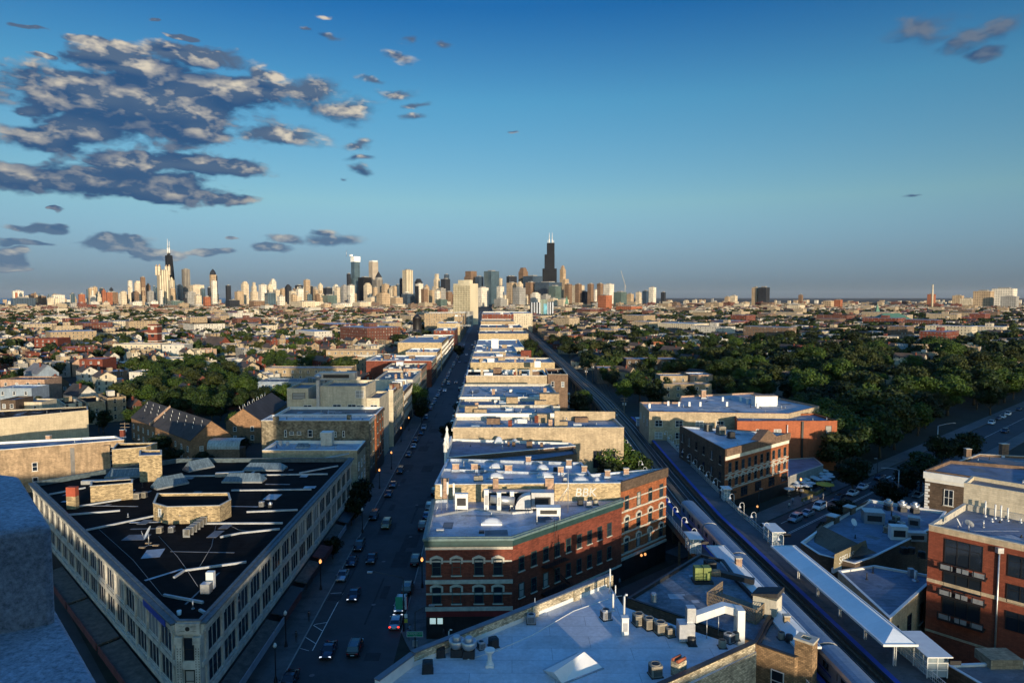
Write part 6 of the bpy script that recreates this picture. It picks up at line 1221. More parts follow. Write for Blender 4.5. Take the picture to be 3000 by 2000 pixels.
# clumps: left grove, wooded park on the right; (px range, py range, n, kind) read as crown centres about 8 m up
rg = random.Random(5)
tone = ['deep green', 'olive', 'fresh green', 'dark green']
def grove(pts, n, h0, h1, where, vs, zc_=7.5, gap=6.5, wide=1.2):
    k = 0; tries = 0; xs = [p[0] for p in pts]; ys_ = [p[1] for p in pts]; mine = []
    while k < n and tries < n*40:
        tries += 1; px, py = rg.uniform(min(xs), max(xs)), rg.uniform(min(ys_), max(ys_)); ins = False
        for i in range(len(pts)):
            (ax, ay), (bx, by) = pts[i], pts[i-1]
            if (ay > py) != (by > py) and px < (bx-ax)*(py-ay)/(by-ay)+ax: ins = not ins
        if not ins: continue
        x, y = G(px, py, zc_)
        if occ_at(x, y) or any((x-a)**2+(y-b)**2 < gap*gap for a, b in TREEPOS): continue
        v = rg.choice(vs); h = rg.uniform(h0, h1); k += 1; mine.append(None)
        side = 'left' if px < 1500 else 'right'
        tree(x, y, h, v, '%s tree in the %s' % (tone[v % 4], where), 'trees of the '+where, wide*rg.uniform(.9, 1.1), rg.uniform(0, 6.28))
grove([(300, 1190), (420, 1110), (480, 1050), (560, 1060), (720, 1100), (745, 1130), (640, 1210), (540, 1180), (400, 1165)], 44, 12, 17, 'left grove', [0, 1, 2, 0, 2, 5, 6])
grove([(790, 1030), (850, 1000), (950, 1010), (965, 1060), (860, 1085), (790, 1070)], 16, 11, 15, 'shadowed clump', [0, 2, 0, 6])
grove([(1880, 1010), (2200, 990), (2900, 1010), (3050, 1100), (3050, 1180), (2560, 1330), (2480, 1280), (2330, 1170), (2000, 1090)], 130, 12, 21, 'wooded park', [0, 1, 2, 3, 4, 5, 6, 0, 2], gap=9)
grove([(2330, 1190), (2480, 1230), (2560, 1340), (2470, 1350), (2400, 1280)], 16, 13, 17, 'sunlit row beside orange block', [2, 1, 2, 0], gap=5.5)
grove([(1600, 960), (1900, 960), (1960, 1060), (1760, 1080), (1620, 1010)], 30, 11, 15, 'strip right of the tracks', [0, 2, 3, 7])
# ================================================================ the gridded town
fl = random.Random(11)
cells = []        # candidate lots: (distance, x, y, w, d, angle, height, kind)
UE, US = EH, SH
def lots():
    out_ = []
    for iu in range(-45, 46):
        for iv in range(-45, 60):
            u0, v0 = iu*101., iv*203.
            c = UE*(u0+50)+US*(v0+100); D = c.length
            if c.y < 60 or D > 4700: continue
            if abs(c.x) > .80*c.y+190: continue
            far = D > 1500
            vv = v0+9
            while vv < v0+192:
                wd = fl.choice((7.2, 7.4, 7.6, 9.5, 7.4, 15)) if not far else fl.choice((16, 24, 30, 12))
                for side in (0, 1):
                    if fl.random() < (.07 if not far else .16): continue
                    dp = fl.uniform(14, 20); f = fl.uniform(9, 12)
                    uc = u0+f+dp/2+8 if side == 0 else u0+101-f-dp/2-8
                    p = UE*uc+US*(vv+wd/2); out_.append((p.x, p.y, dp, wd-fl.uniform(.4, 1.6), fl.choice((6.2, 7, 9.2, 9.8, 10.2, 6.8)) if D < 2500 else fl.uniform(6, 13), fl.random()))
                    if not far and fl.random() < .35: ug = u0+43 if side == 0 else u0+57; p = UE*ug+US*(vv+wd/2); out_.append((p.x, p.y, 6, 6, 3.4, .99))
                vv += wd+.2
    return out_
LOTS = lots()
def vis(x, y, m=30): return y > 120 and abs(x) < .765*y+m
LOTS = [l for l in LOTS if vis(l[0], l[1]) and not (l[0] > 50 and l[1] < 330) and not (l[0] < -40 and l[1] < 185)]
def isfree(x, y, r=8):
    for dx in (-r, 0, r):
        for dy in (-r, 0, r):
            if occ_at(x+dx, y+dy): return False
    return True
LOTS = [l for l in LOTS if isfree(l[0], l[1]) and not (abs(l[0]-AX(l[1])) < 48 and l[1] > 170) and (min([(l[0]-a)**2+(l[1]-b)**2 for a, b in TREEPOS], default=99) > 16 if l[1] < 900 else True)]
def inpark(x, y):   # wooded quarter on the right keeps only scattered houses
    return x > 75 and y < 560 and x > .16*y
LOTS = [l for l in LOTS if not inpark(l[0], l[1]) or (l[5]*7919) % 1 < .22]
LOTS.sort(key=lambda l: (-(l[4] > 4), math.hypot(l[0], l[1])))
KEYS = ['tan', 'tan2', 'cream', 'buff', 'red', 'brown', 'white', 'grey', 'pink', 'red2', 'tan', 'buff', 'cream', 'orange', 'white']
CNAME = {'tan': 'tan brick', 'tan2': 'dull tan brick', 'cream': 'cream', 'buff': 'buff brick', 'red': 'red brick', 'brown': 'brown brick', 'white': 'white', 'grey': 'grey', 'pink': 'pinkish brick', 'red2': 'dark red brick', 'orange': 'orange brick', 'blue': 'grey-blue', 'dkbrown': 'dark brown'}
RKEYS = ['white', 'grey', 'dark', 'white', 'silver', 'slate']
ang = math.atan2(UE.y, UE.x)
# the nearest ones as houses of their own
for i, (x, y, dp, wd, h, q) in enumerate(LOTS[:284]):
    k = KEYS[int(q*1e4) % len(KEYS)]; r = RKEYS[int(q*1e5) % len(RKEYS)]; gab = (int(q*1e3) % 10) < 4
    ppx = 1500+2000*x/y; dist = math.hypot(x, y); c = Vector((x, y)); a = UE*dp/2; b = US*wd/2
    st = {6: 'two', 7: 'two', 9: 'three', 10: 'three'}.get(int(h), 'two')
    place = seen(x, y, h)
    if gab: o = gable('town_house', '%s %s-storey gabled house, %s roof' % (CNAME[k], st, 'dark' if q > .5 else 'brown'), tuple(c-a), tuple(c+a), wd, h-1.2, h+1.6, wallm(k, True), RF['shingle' if q > .5 else 'brown'], 'house', 'houses of the town', win=False, chim=q*100 % 1 < .5)
    else:
        P = [tuple(c-a-b), tuple(c+a-b), tuple(c+a+b), tuple(c-a+b)]; o = bldg('town_house', '%s %s-storey flat-roofed house, %s roof' % (CNAME[k], st, {'white': 'pale', 'grey': 'grey', 'dark': 'black', 'silver': 'silvery', 'slate': 'blue-grey'}[r]), P, h, wallm(k, True), RF[r], par=.5, cop=wallm(k), cat='house', group='houses of the town', th=.25, occ=False)
        m = c-a*.4+b*.5; MB().box(m.x-.4, m.x+.4, m.y-.35, m.y+.35, h-.5, h+1.1).build('chimney', wallm(KEYS[int(q*777) % 15]), o)
        if q*1000 % 1 < .35: M = Matrix.Translation((*(c+a*.3), h-.5)) @ Matrix.Rotation(ang, 4, 'Z'); MB().box(-1.6, 1.6, -1.3, 1.3, 0, 2.2, M=M).build('roof_hut', wallm(('white', 'cream', 'tan')[int(q*99) % 3]), o)
    RK.append((o, 'HL' if x < AX(y) else 'HR', x, y))
def rankrows(items, n, fmt):
    items = sorted(items, key=lambda t: math.hypot(t[2], t[3]))
    for r0 in range(0, len(items), n):
        for i, t in enumerate(sorted(items[r0:r0+n], key=lambda t: t[2]/t[3])): t[0]['label'] = fmt % (t[0]['label'], ordn(i+1), ordn(r0//n+1))
# the rest of the town as one mass
WM = [wallm(k, True) for k in KEYS]; RM = [RF[k] for k in RKEYS]+[RF['shingle'], RF['brown'], RF['green']]
mb = MB(); nw = len(WM)
for (x, y, dp, wd, h, q) in LOTS[284:]:
    if not vis(x, y, 60): continue
    c = Vector((x, y)); a = UE*dp/2; b = US*wd/2; mi = int(q*1e4) % nw; rf = nw+int(q*1e5) % 6; gab = (int(q*1e3) % 10) < 4 and h < 11 and h > 4
    P = [tuple(c-a-b), tuple(c+a-b), tuple(c+a+b), tuple(c-a+b)]
    if gab:
        mb.prism(P, 0, h-1, mi, top=False); rf = nw+6+(q > .5); e0, e1 = c-a, c+a; z2_ = h+1.6
        P = ccw(P)
        mb.face([(*(c-a-b), h-1), (*(c+a-b), h-1), (*e1, z2_), (*e0, z2_)], rf); mb.face([(*(c+a+b), h-1), (*(c-a+b), h-1), (*e0, z2_), (*e1, z2_)], rf); mb.face([(*(c-a-b), h-1), (*e0, z2_), (*(c-a+b), h-1)], mi); mb.face([(*(c+a-b), h-1), (*(c+a+b), h-1), (*e1, z2_)], mi)
    else:
        mb.prism(P, 0, h, mi, mt=rf)
        if q*1000 % 1 < .3 and h > 4: m = c+a*.3; mb.prism([tuple(m-UE*1.6-US*1.4), tuple(m+UE*1.6-US*1.4), tuple(m+UE*1.6+US*1.4), tuple(m-UE*1.6+US*1.4)], h, h+fl.uniform(1, 2.6), int(q*7e3) % nw, mt=nw+int(q*3e3) % 6)
# bigger blocks: mills, schools, warehouses scattered farther out
for i in range(520):
    D = fl.uniform(700, 4600); t = fl.uniform(-.80, .80); x, y = t*D*.9, D
    if abs(x-AX(y)) < 60 or not isfree(x, y, 12): continue
    c = Vector((x, y)); a = UE*fl.uniform(9, 30); b = US*fl.uniform(8, 22); h = fl.choice((9, 12, 14, 17, 20)) if D < 2500 else fl.choice((12, 16, 22, 28, 14)); mi = fl.choice((0, 2, 3, 4, 5, 9, 0, 3, 6))
    mb.prism([tuple(c-a-b), tuple(c+a-b), tuple(c+a+b), tuple(c-a+b)], 0, h, mi, mt=nw+fl.randrange(6))
    if fl.random() < .4: mb.prism([tuple(c-a*.3-b*.3), tuple(c+a*.1-b*.3), tuple(c+a*.1+b*.2), tuple(c-a*.3+b*.2)], h, h+4, mi, mt=nw)
tag(mb.build('distant_houses', WM+RM), 'mass of distant low houses and halls reaching to the skyline', 'houses', kind='stuff')
# more individual trees along streets of the near town, then the mass of far tree tops
TP = []
for iu in range(-45, 46):
    for iv in range(-45, 60):
        c = UE*(iu*101.)+US*(iv*203.+100); D = c.length
        if c.y < 60 or D > 4600 or abs(c.x) > .8*c.y+220: continue
        step = 11 if D < 1500 else 17
        v = 0
        while v < 203:
            for s in (-6.5, 6.5):
                if fl.random() < (.55 if D < 900 else .40):
                    p = UE*(iu*101.+s+fl.uniform(-1, 1))+US*(iv*203.+v+fl.uniform(-3, 3)); TP.append((p.x, p.y))
            if fl.random() < .30: p = UE*(iu*101.+fl.uniform(22, 80))+US*(iv*203.+v); TP.append((p.x, p.y))
            v += step
for i in range(2600):   # wooded right side
    D = fl.uniform(330, 2600); x = D*fl.uniform(.14, .78)
    if fl.random() < 1.25-D/2600: TP.append((x, D))
TP = [p for p in TP if vis(*p) and isfree(p[0], p[1], 3) and abs(p[0]-AX(p[1])) > 45 and not (p[0] < -40 and p[1] < 240) and not (p[0] > 40 and p[1] < 250)]
TP.sort(key=lambda p: math.hypot(*p)); nt = 0; far_t = []
for (x, y) in TP:
    if nt < 62 and min([(x-a)**2+(y-b)**2 for a, b in TREEPOS]) > 36:
        v = fl.choice((0, 1, 2, 3, 5, 7)); nt += 1; h = fl.uniform(9, 14)
        tree(x, y, h, v, '%s tree among the houses' % tone[v % 4], 'trees among the houses', wide=1.15, rz=fl.uniform(0, 6))
    elif nt >= 62: far_t.append((x, y))
rgn = np.random.default_rng(3); VV = []; MI = []
base = {}
for lod, (n_, lf) in enumerate(((700, .8), (260, 1.3), (90, 2.2))):
    for k in range(4): base[(lod, k)] = crown_arrays(np.random.default_rng(lod*9+k), 5., 4.2, 2.2, n_, lf, 11, .5)
for (x, y) in far_t:
    D = math.hypot(x, y); lod = 0 if D < 650 else 1 if D < 1500 else 2
    if D > 2600 and rgn.random() < .4: continue
    s = rgn.uniform(.8, 1.35); V = base[(lod, rgn.integers(4))]*np.array([s*(1 if D < 1500 else 1.25), s*(1 if D < 1500 else 1.25), s]); a = rgn.uniform(0, 6.28); V = V@np.array([[math.cos(a), math.sin(a), 0], [-math.sin(a), math.cos(a), 0], [0, 0, 1]])+np.array([x, y, 0]); VV.append(V); MI.append(np.full(len(V)//4, rgn.integers(4)))
LF2 = [leafmat('far_leaves_%s' % k_, c_) for k_, c_ in (('a', (.017, .029, .009)), ('b', (.029, .035, .012)), ('c', (.023, .039, .010)), ('d', (.012, .020, .007)))]
o = bpy.data.objects.new('distant_tree_tops', quads_mesh('distant_tree_tops', np.concatenate(VV), LF2, np.concatenate(MI))); COL.objects.link(o); tag(o, 'mass of tree tops filling the streets and yards of the far town', 'trees', kind='stuff')
for gname, n in (('trees of the left grove', 8), ('trees of the shadowed clump', 6), ('trees of the wooded park', 15), ('trees of the sunlit row beside orange block', 6), ('trees of the strip right of the tracks', 6), ('trees among the houses', 10)):
    rankrows([t for t in RK if t[1] == gname], n, '%s, %s from left, %s row back')
rankrows([t for t in RK if t[1] == 'HL'], 12, '%s, %s from left, %s row left of avenue')
rankrows([t for t in RK if t[1] == 'HR'], 8, '%s, %s from left, %s row right of avenue')
# ================================================================ landmarks of the middle distance
def towermat(name, col, rib=9., flr=11., dark=.45, rw=.45, fw=.35, glass=False, rough=.85):
    if name in MATS: return MATS[name]
    m, t, b = newmat(name); uv = uvn(t); s = t.new('ShaderNodeSeparateXYZ'); t.l.new(uv, s.inputs[0])
    fu = t.m('FRACT', t.m('DIVIDE', s.outputs[0], rib)); fv = t.m('FRACT', t.m('DIVIDE', s.outputs[1], flr)); a = t.m('LESS_THAN', fu, rw); c = t.m('LESS_THAN', fv, fw); k = t.m('MAXIMUM', a, c) if not glass else t.m('MULTIPLY', a, 1.)
    n = t.new('ShaderNodeTexNoise', ins={'Vector': uv, 'Scale': .02, 'Detail': 4.}).outputs[0]; cell = t.new('ShaderNodeTexWhiteNoise', ins={0: t.new('ShaderNodeCombineXYZ', ins={0: t.m('FLOOR', t.m('DIVIDE', s.outputs[0], rib)), 1: t.m('FLOOR', t.m('DIVIDE', s.outputs[1], flr)), 2: 0.}).outputs[0]}).outputs[0]
    f = t.m('MULTIPLY', t.m('MULTIPLY', t.mr(k, 0, 1, dark, 1.), t.mr(n, .3, .7, .85, 1.15)), t.mr(cell, 0, 1, .85, 1.1))
    t.put(b, 'Base Color', t.vm('SCALE', (*col,), f)); b.inputs['Roughness'].default_value = rough; b.inputs['Specular IOR Level'].default_value = .7 if glass else .12
    if glass: b.inputs['Metallic'].default_value = .35
    MATS[name] = m; return m
TM = {'cream': towermat('tower_cream', (.60, .50, .36), 8, 9, .55), 'tan': towermat('tower_tan', (.42, .31, .20), 9, 11, .55), 'brown': towermat('tower_brown', (.20, .13, .085), 8, 10, .6), 'white': towermat('tower_white', (.66, .60, .50), 10, 12, .6), 'grey': towermat('tower_grey', (.30, .29, .27), 8, 9, .55),
      'dark': towermat('tower_dark', (.028, .032, .040), 9, 12, .6), 'black': towermat('tower_black', (.012, .014, .018), 8, 14, .6), 'glass': towermat('tower_glass', (.10, .16, .20), 12, 8, .7, glass=True, rough=.12), 'blue': towermat('tower_blueglass', (.07, .11, .16), 10, 9, .7, glass=True, rough=.18),
      'brick': towermat('tower_brick', (.30, .11, .06), 9, 9, .75), 'rib': towermat('tower_ribbed', (.62, .53, .38), 13, 500, .38, .5, .0), 'grid': towermat('tower_grid', (.66, .57, .38), 4.6, 3.6, .34, .42, .38), 'plain': towermat('tower_plain', (.62, .54, .38), 90, 90, .97), 'green': towermat('tower_greenglass', (.14, .20, .18), 9, 9, .7, glass=True, rough=.2), 'ribg': towermat('tower_ribbed_grey', (.24, .22, .19), 10, 500, .5, .5, 0.)}
TNAME = {'cream': 'cream', 'tan': 'tan', 'brown': 'brown', 'white': 'white', 'grey': 'grey', 'dark': 'dark', 'black': 'black', 'glass': 'pale glass', 'blue': 'blue glass', 'brick': 'red brick', 'rib': 'cream ribbed', 'grid': 'cream', 'green': 'green glass', 'ribg': 'grey ribbed'}
def footprint(x0, x1, Y, f=.5, top=1., x=None):
    c = (x0+x1)/2; W_ = (x1-x0)/2000*Y*top; nx = (c-1500)/2000*Y+(f-.5)*W_; near = Vector((nx, Y)); a = UE*(f*W_/.669); b = US*((1-f)*W_/.743)
    return [tuple(near), tuple(near+b), tuple(near+a+b), tuple(near+a)]
def ztop(y, Y): return CAM_H-(y-871)/2000.*Y*1.0
CROP = {'A': (0, 650, 2.94), 'B': (700, 650, 2.94), 'C': (1400, 650, 2.94), 'D': (2200, 650, 2.94), 'F': (0, 0, 1.)}
def tower(crop, x0, x1, yt, Y, m, shape='box', label=None, f=.5, extra=''):
    ox, oy, s = CROP[crop]; X0, X1, YT = ox+x0/s, ox+x1/s, oy+yt/s; z = ztop(YT, Y); P = footprint(X0, X1, Y, f)
    o = empty('high_rise', ((X0+X1-3000)/4000*Y, Y, 0), label, 'high-rise', 'towers of the skyline'); mt = TM[m]; mi = TM[m]
    if shape == 'box': MB().prism(P, 0, z, mt=0).build('shaft', mt, o); MB().prism(inset(P, abs(area(P))**.5*.25), z, z+(6 if Y > 3000 else 3)).build('roof_plant', TM['grey'], o)
    elif shape == 'crown': MB().prism(P, 0, z*.90).build('shaft', mt, o); MB().prism(inset(P, 5), z*.90, z*.96).build('upper_shaft', mt, o); MB().prism(inset(P, 9), z*.96, z).build('crown_block', mt, o)
    elif shape == 'step': MB().prism(P, 0, z*.6).build('lower_shaft', mt, o); MB().prism(inset(P, 7), z*.6, z*.84).build('middle_shaft', mt, o); MB().prism(inset(P, 12), z*.84, z).build('upper_shaft', mt, o)
    elif shape == 'point':
        MB().prism(P, 0, z*.82).build('shaft', mt, o); b = MB(); c = (sum(p[0] for p in P)/4, sum(p[1] for p in P)/4, z); Q = ccw(P)
        for i in range(4): b.face([(*Q[i], z*.82), (*Q[(i+1) % 4], z*.82), c])
        b.build('pointed_roof', TM['dark'], o)
    return o, P, z
T_ = tower
SK = [('A',0,240,655,3300,'blue',0),('A',70,178,595,3600,'white',0),('A',285,378,638,4000,'brown',0),('A',385,450,655,3500,'cream',0),('A',405,530,630,3900,'white',0),('A',455,505,660,3450,'cream',0),('A',500,600,700,3600,'cream',0),('A',565,665,702,3000,'grey',0),('A',668,716,700,3100,'brown',0),('A',730,792,580,4100,'glass',0),
 ('A',790,868,600,4200,'cream','step'),('A',748,832,688,3400,'white',0),('A',866,932,692,3300,'cream',0),('A',902,1000,606,4000,'brown',0),('A',1025,1084,600,3600,'cream',0),('A',1097,1140,508,4500,'white',0),('A',1140,1215,508,4450,'cream','crown'),('A',1205,1252,476,4300,'brown',0),('A',1252,1296,526,4400,'brown','crown'),('A',1255,1318,598,3900,'grey',0),('A',1070,1230,690,3500,'white',0),('A',1260,1348,682,3200,'white',0),
 ('A',1405,1558,680,2900,'green',0),('A',1448,1500,476,4200,'rib','crown'),('A',1556,1632,408,4700,'ribg',0),('A',1508,1572,545,4500,'glass',0),('A',1606,1740,544,4300,'cream',0),('A',1575,1672,605,3900,'grey',0),('A',1672,1730,655,3600,'white',0),('A',1736,1806,645,3300,'brick',0),('A',1868,1880,465,4600,'dark',0),('A',1812,1866,508,4350,'white',0),('A',1916,2046,674,3000,'dark',0),('A',1938,1988,548,4700,'dark',0),('A',2006,2090,600,3900,'tan',0),
 ('B',10,80,512,4100,'cream','crown'),('B',84,160,520,4200,'cream','step'),('B',162,234,540,4000,'white',0),('B',228,290,535,4300,'cream','crown'),('B',260,320,490,4500,'white','crown'),('B',204,306,612,3300,'glass',0),('B',300,350,586,4100,'cream',0),('B',60,202,680,3000,'brown',0),('B',320,390,640,3400,'white',0),('B',390,450,538,4200,'dark','crown'),('B',475,548,546,4600,'dark',0),('B',425,490,596,3800,'cream',0),('B',480,552,578,4000,'white',0),('B',552,612,500,4200,'tan',0),('B',612,640,556,4400,'dark',0),('B',446,536,638,3500,'cream','crown'),
 ('B',676,722,524,4200,'cream','crown'),('B',646,680,586,4100,'tan',0),('B',712,802,568,4300,'dark',0),('B',800,862,538,4200,'white','crown'),('B',816,880,566,4000,'cream',0),('B',875,936,550,3900,'grey',0),('B',930,994,545,3850,'white',0),('B',928,966,448,4700,'dark',0),('B',1015,1138,478,4500,'black',0),('B',1068,1142,525,4200,'cream','crown'),('B',1142,1235,498,4300,'ribg',0),('B',1225,1292,536,4200,'tan',0),('B',1290,1352,552,4100,'cream','crown'),('B',1350,1384,542,4500,'blue',0),('B',1384,1410,490,4600,'dark',0),('B',1510,1580,490,4700,'dark','crown'),('B',1172,1296,608,3300,'tan','crown'),('B',1088,1192,650,3400,'cream',0),('B',1300,1406,650,3500,'tan',0),('B',1390,1510,620,3700,'blue',0),
 ('B',400,694,686,2900,'cream',0),('B',694,786,706,2850,'tan',0),('B',786,960,702,3000,'white',0),('B',960,1126,692,3050,'cream',0),('B',700,832,632,3700,'green',0),
 ('B',1662,1742,448,4600,'cream','step'),('B',1736,1818,492,4500,'dark',0),('B',1766,1812,454,4900,'blue',0),('B',1702,1780,574,3900,'grey',0),('B',1590,1640,540,4500,'tan','crown'),('B',1770,1838,602,4000,'brown',0),('B',1690,1790,668,3300,'green',0),
 ('B',1924,2068,424,4600,'brown','step'),('B',2036,2106,472,4400,'blue',0),('B',2108,2240,424,4300,'glass',0),('B',2236,2270,488,4500,'cream',0),('B',2056,2150,566,3900,'white',0),('B',2220,2284,558,3700,'white',0),('B',2304,2350,470,4400,'dark',0),('B',2196,2310,664,3100,'grey',0),
 ('C',0,62,566,3800,'white',0),('C',160,224,558,3750,'white',0),('C',250,336,470,4500,'dark',0),('C',350,432,395,4800,'brown','crown'),('C',246,336,524,4200,'tan',0),('C',332,390,512,4100,'cream','crown'),('C',300,412,568,3500,'grey',0),('C',390,556,466,4600,'blue',0),('C',490,730,520,4100,'blue',0),('C',410,500,520,4200,'brown',0),('C',454,540,606,3600,'white','crown'),('C',612,722,552,3900,'green',0),('C',542,630,630,3400,'grey',0),('C',604,690,660,3200,'cream',0),('C',690,786,668,3100,'cream',0),
 ('C',706,758,376,4900,'tan','crown'),('C',690,808,492,4500,'tan','step'),('C',748,812,536,4000,'brown',0),('C',815,922,545,4700,'cream',0),('C',838,896,536,4200,'brown',0),('C',945,1000,534,4150,'brown',0),('C',1026,1082,532,4100,'brown',0),('C',892,945,600,4300,'dark',0),('C',1000,1026,584,4000,'white',0),('C',1088,1176,536,4300,'white',0),('C',1176,1290,604,3900,'green',0),('C',1284,1346,620,4200,'tan',0),('C',1362,1414,606,4400,'cream',0),('C',1420,1478,594,4500,'blue',0),('C',1476,1538,564,4300,'white',0),('C',1578,1620,606,4600,'dark',0),('C',2180,2242,636,4000,'cream',0),('C',2130,2182,645,4200,'tan',0),('C',1208,1434,728,2300,'brick',0),
 ('D',14,80,566,3600,'tan',0),('D',78,172,564,3550,'dark',0),('D',412,452,628,4300,'brown',0),('D',1534,1604,622,4400,'brick',0),('D',1968,2140,596,3100,'tan',0),('D',2144,2352,574,3300,'white',0),('D',2200,2352,640,3000,'grey',0),('D',1838,1964,660,3400,'cream',0),('D',1760,1856,634,3900,'tan',0),('D',340,492,716,2500,'cream',0),('D',640,730,680,3000,'tan',0),('D',730,800,670,2900,'brick',0)]
rsk = random.Random(77)
for k in range(120):
    xx = rsk.choice((rsk.uniform(40, 470), rsk.uniform(470, 1300), rsk.uniform(850, 1600))); ww = rsk.uniform(8, 22); SK.append(('F', xx, xx+ww, rsk.uniform(838, 866) if 250 < xx < 1450 else rsk.uniform(856, 869), rsk.uniform(3300, 5200), rsk.choice(('cream', 'tan', 'white', 'grey', 'brown', 'dark', 'cream', 'glass', 'brick', 'tan')), rsk.choice((0, 0, 0, 'crown', 'step'))))
cnt = {}
RANKX = {k[:4]: i+1 for i, k in enumerate(sorted(SK, key=lambda k: CROP[k[0]][0]+(k[1]+k[2])/2/CROP[k[0]][2]))}
for (cr_, x0, x1, yt, Y, m, sh) in SK:
    ox, oy, s = CROP[cr_]; X = ox+(x0+x1)/2/s; wpx = (x1-x0)/s; Hm = (871-(oy+yt/s))
    hd = 'tall' if Hm > 40 else 'mid-height' if Hm > 10 else 'low'; wdh = 'slender' if wpx < 20 else 'broad' if wpx > 40 else ''
    tower(cr_, x0, x1, yt, Y, m, sh or 'box', ('%s %s %s %s, %s from the left in the whole skyline' % (wdh, hd, TNAME[m], {'crown': 'stepped-crown tower', 'step': 'setback tower', 0: 'high-rise'}[sh], ordn(RANKX[(cr_, x0, x1, yt)]))).strip(), .5)
# tapering black tower with twin masts
Y = 4600.; o = empty('high_rise', (-2300, Y, 0), 'tapering black tower with two tall white antenna masts, left part of the skyline', 'high-rise', 'towers of the skyline')
Pb = footprint(1416/2.94-2, 1506/2.94+2, Y, .5); Pt = footprint(1418/2.94+1.5, 1488/2.94-1, Y, .5); zt2 = ztop(650+290/2.94, Y); b = MB(); Pb = footprint(479, 513, Y); Pt = footprint(483, 506, Y)
for i in range(4): j = (i+1) % 4; b.face([(*Pb[i], 0), (*Pb[j], 0), (*Pt[j], zt2), (*Pt[i], zt2)])
b.face([(*p, zt2) for p in Pt]); b.build('tapered_shaft', TM['black'], o)
cx = sum(p[0] for p in Pt)/4; cy = sum(p[1] for p in Pt)/4; MB().prism(inset(Pt, 10), zt2, zt2+16).build('roof_plant', TM['dark'], o)
for dx, y1 in ((-6, 148), (6, 165)): zz = ztop(650+y1/2.94, Y); MB().tube([(cx+dx, cy, zt2+10), (cx+dx, cy, zt2+50)], 5, 6).build('mast_base', WHITE, o); MB().tube([(cx+dx, cy, zt2+50), (cx+dx, cy, zz)], 2.6, 5, r1=1.2).build('antenna', WHITE, o)
# cream ribbed tower with four lantern turrets
Y = 4300.; o, P, z = tower('A', 1330, 1446, 418, Y, 'rib', 'box', 'cream ribbed tower with corner turrets, in front of the tapering black tower')
for p in P: MB().prism([(p[0]-6, p[1]-6), (p[0]+6, p[1]-6), (p[0]+6, p[1]+6), (p[0]-6, p[1]+6)], z-30, z+26).build('corner_turret', TM['cream'], o); MB().lathe((p[0], p[1], z+26), [(6, 0), (5, 7), (.5, 14)], 8).build('turret_cap', TM['tan'], o)
o, P, z = tower('A', 1800, 1862, 455, 4700, 'tan', 'box', 'tan tower with a dark domed cap right of the ribbed grey one'); cx = sum(p[0] for p in P)/4; cy = sum(p[1] for p in P)/4; MB().lathe((cx, cy, z), [(20, 0), (19, 12), (14, 24), (6, 34), (1, 40)], 12).build('dome', TM['dark'], o)
# bright-topped glass tower: near-white colour on the crown stands in for sun glare
Y = 4700.; o = empty('high_rise', (-1140, Y, 0), 'stepped glass tower whose top is painted near-white for the low sun flash', 'high-rise', 'towers of the skyline'); zz = lambda yy: ztop(650+yy/2.94, Y)
MB().prism(footprint(700+942/2.94, 700+1040/2.94, Y), 0, zz(485)).build('lower_shaft', TM['glass'], o); MB().prism(footprint(700+962/2.94, 700+1040/2.94, Y), zz(485), zz(345)).build('middle_shaft', TM['glass'], o)
msh = flatmat('painted_glare_top', (.92, .90, .84), .3, var=.03); MB().prism(footprint(700+957/2.94, 700+1044/2.94, Y), zz(345), zz(300)).build('glazed_crown', emit('sun_flash_glass', (1., .93, .78), 1.25) if False else msh, o); MB().prism(footprint(700+957/2.94, 700+985/2.94, Y), zz(300), zz(284)).build('crown_fin', msh, o); MB().tube([(-1140, Y+30, zz(300)), (-1140, Y+30, zz(245))], 1.6, 5).build('spire', METAL, o)
o, P, z = tower('B', 1114, 1198, 345, 5000, 'ribg', 'box', 'very tall plain pale square tower right of the bright-topped one'); MB().prism(inset(P, 3), z, z+10).build('white_cap', WHITE, o)
for q in o.children:
    if q.name.startswith('shaft'): q.data.materials[0] = towermat('tower_pale_granite', (.40, .34, .27), 11, 500, .7, .55, 0)
tower('B', 1170, 1232, 425, 4600, 'grey', 'point', 'grey tower with a pointed diamond roof in front of the very tall pale one')
o, P, z = tower('B', 1404, 1496, 415, 4400, 'rib', 'box', 'tall cream ribbed slab between the pale square tower and the big cream slab', .45)
o, P, z = tower('B', 1518, 1586, 534, 3700, 'white', 'box', 'white-framed dark-faced slender tower left of the big cream slab'); A_, B_ = P[3], P[0]; band(o, A_, B_, 12, z-12, 1.5, TM['dark'], 'dark_glazing')
# big cream slab by the avenue
Y = 1290.; zs_ = ztop(650+530/2.94, Y); x0, x1, xm = [(700+v/2.94-1500)/2000*Y for v in (1835, 2055, 1992)]
P = [(xm, Y), (x1, Y+26), (x1-40, Y+62), (x0, Y+34)]; o = empty('high_rise', ((x0+x1)/2, Y, 0), 'big cream slab tower with small windows and a blank sunny end, beside the avenue', 'high-rise', 'towers of the skyline')
b = MB(); b.prism(P, 0, zs_); b.build('shaft', TM['plain'], o); Pc = ccw(P)
A_, B_ = (x0, Y+34), (xm, Y); band(o, A_, B_, 4, zs_-4, .5, TM['grid'], 'window_grid'); MB().prism(inset(P, 8), zs_, zs_+7).build('roof_plant', TM['plain'], o); MB().prism(cw(1345, 1385, 0, 0, 1230, 1244), 0, ztop(650+770/2.94, 1230)).build('podium_block', TM['grey'], o)
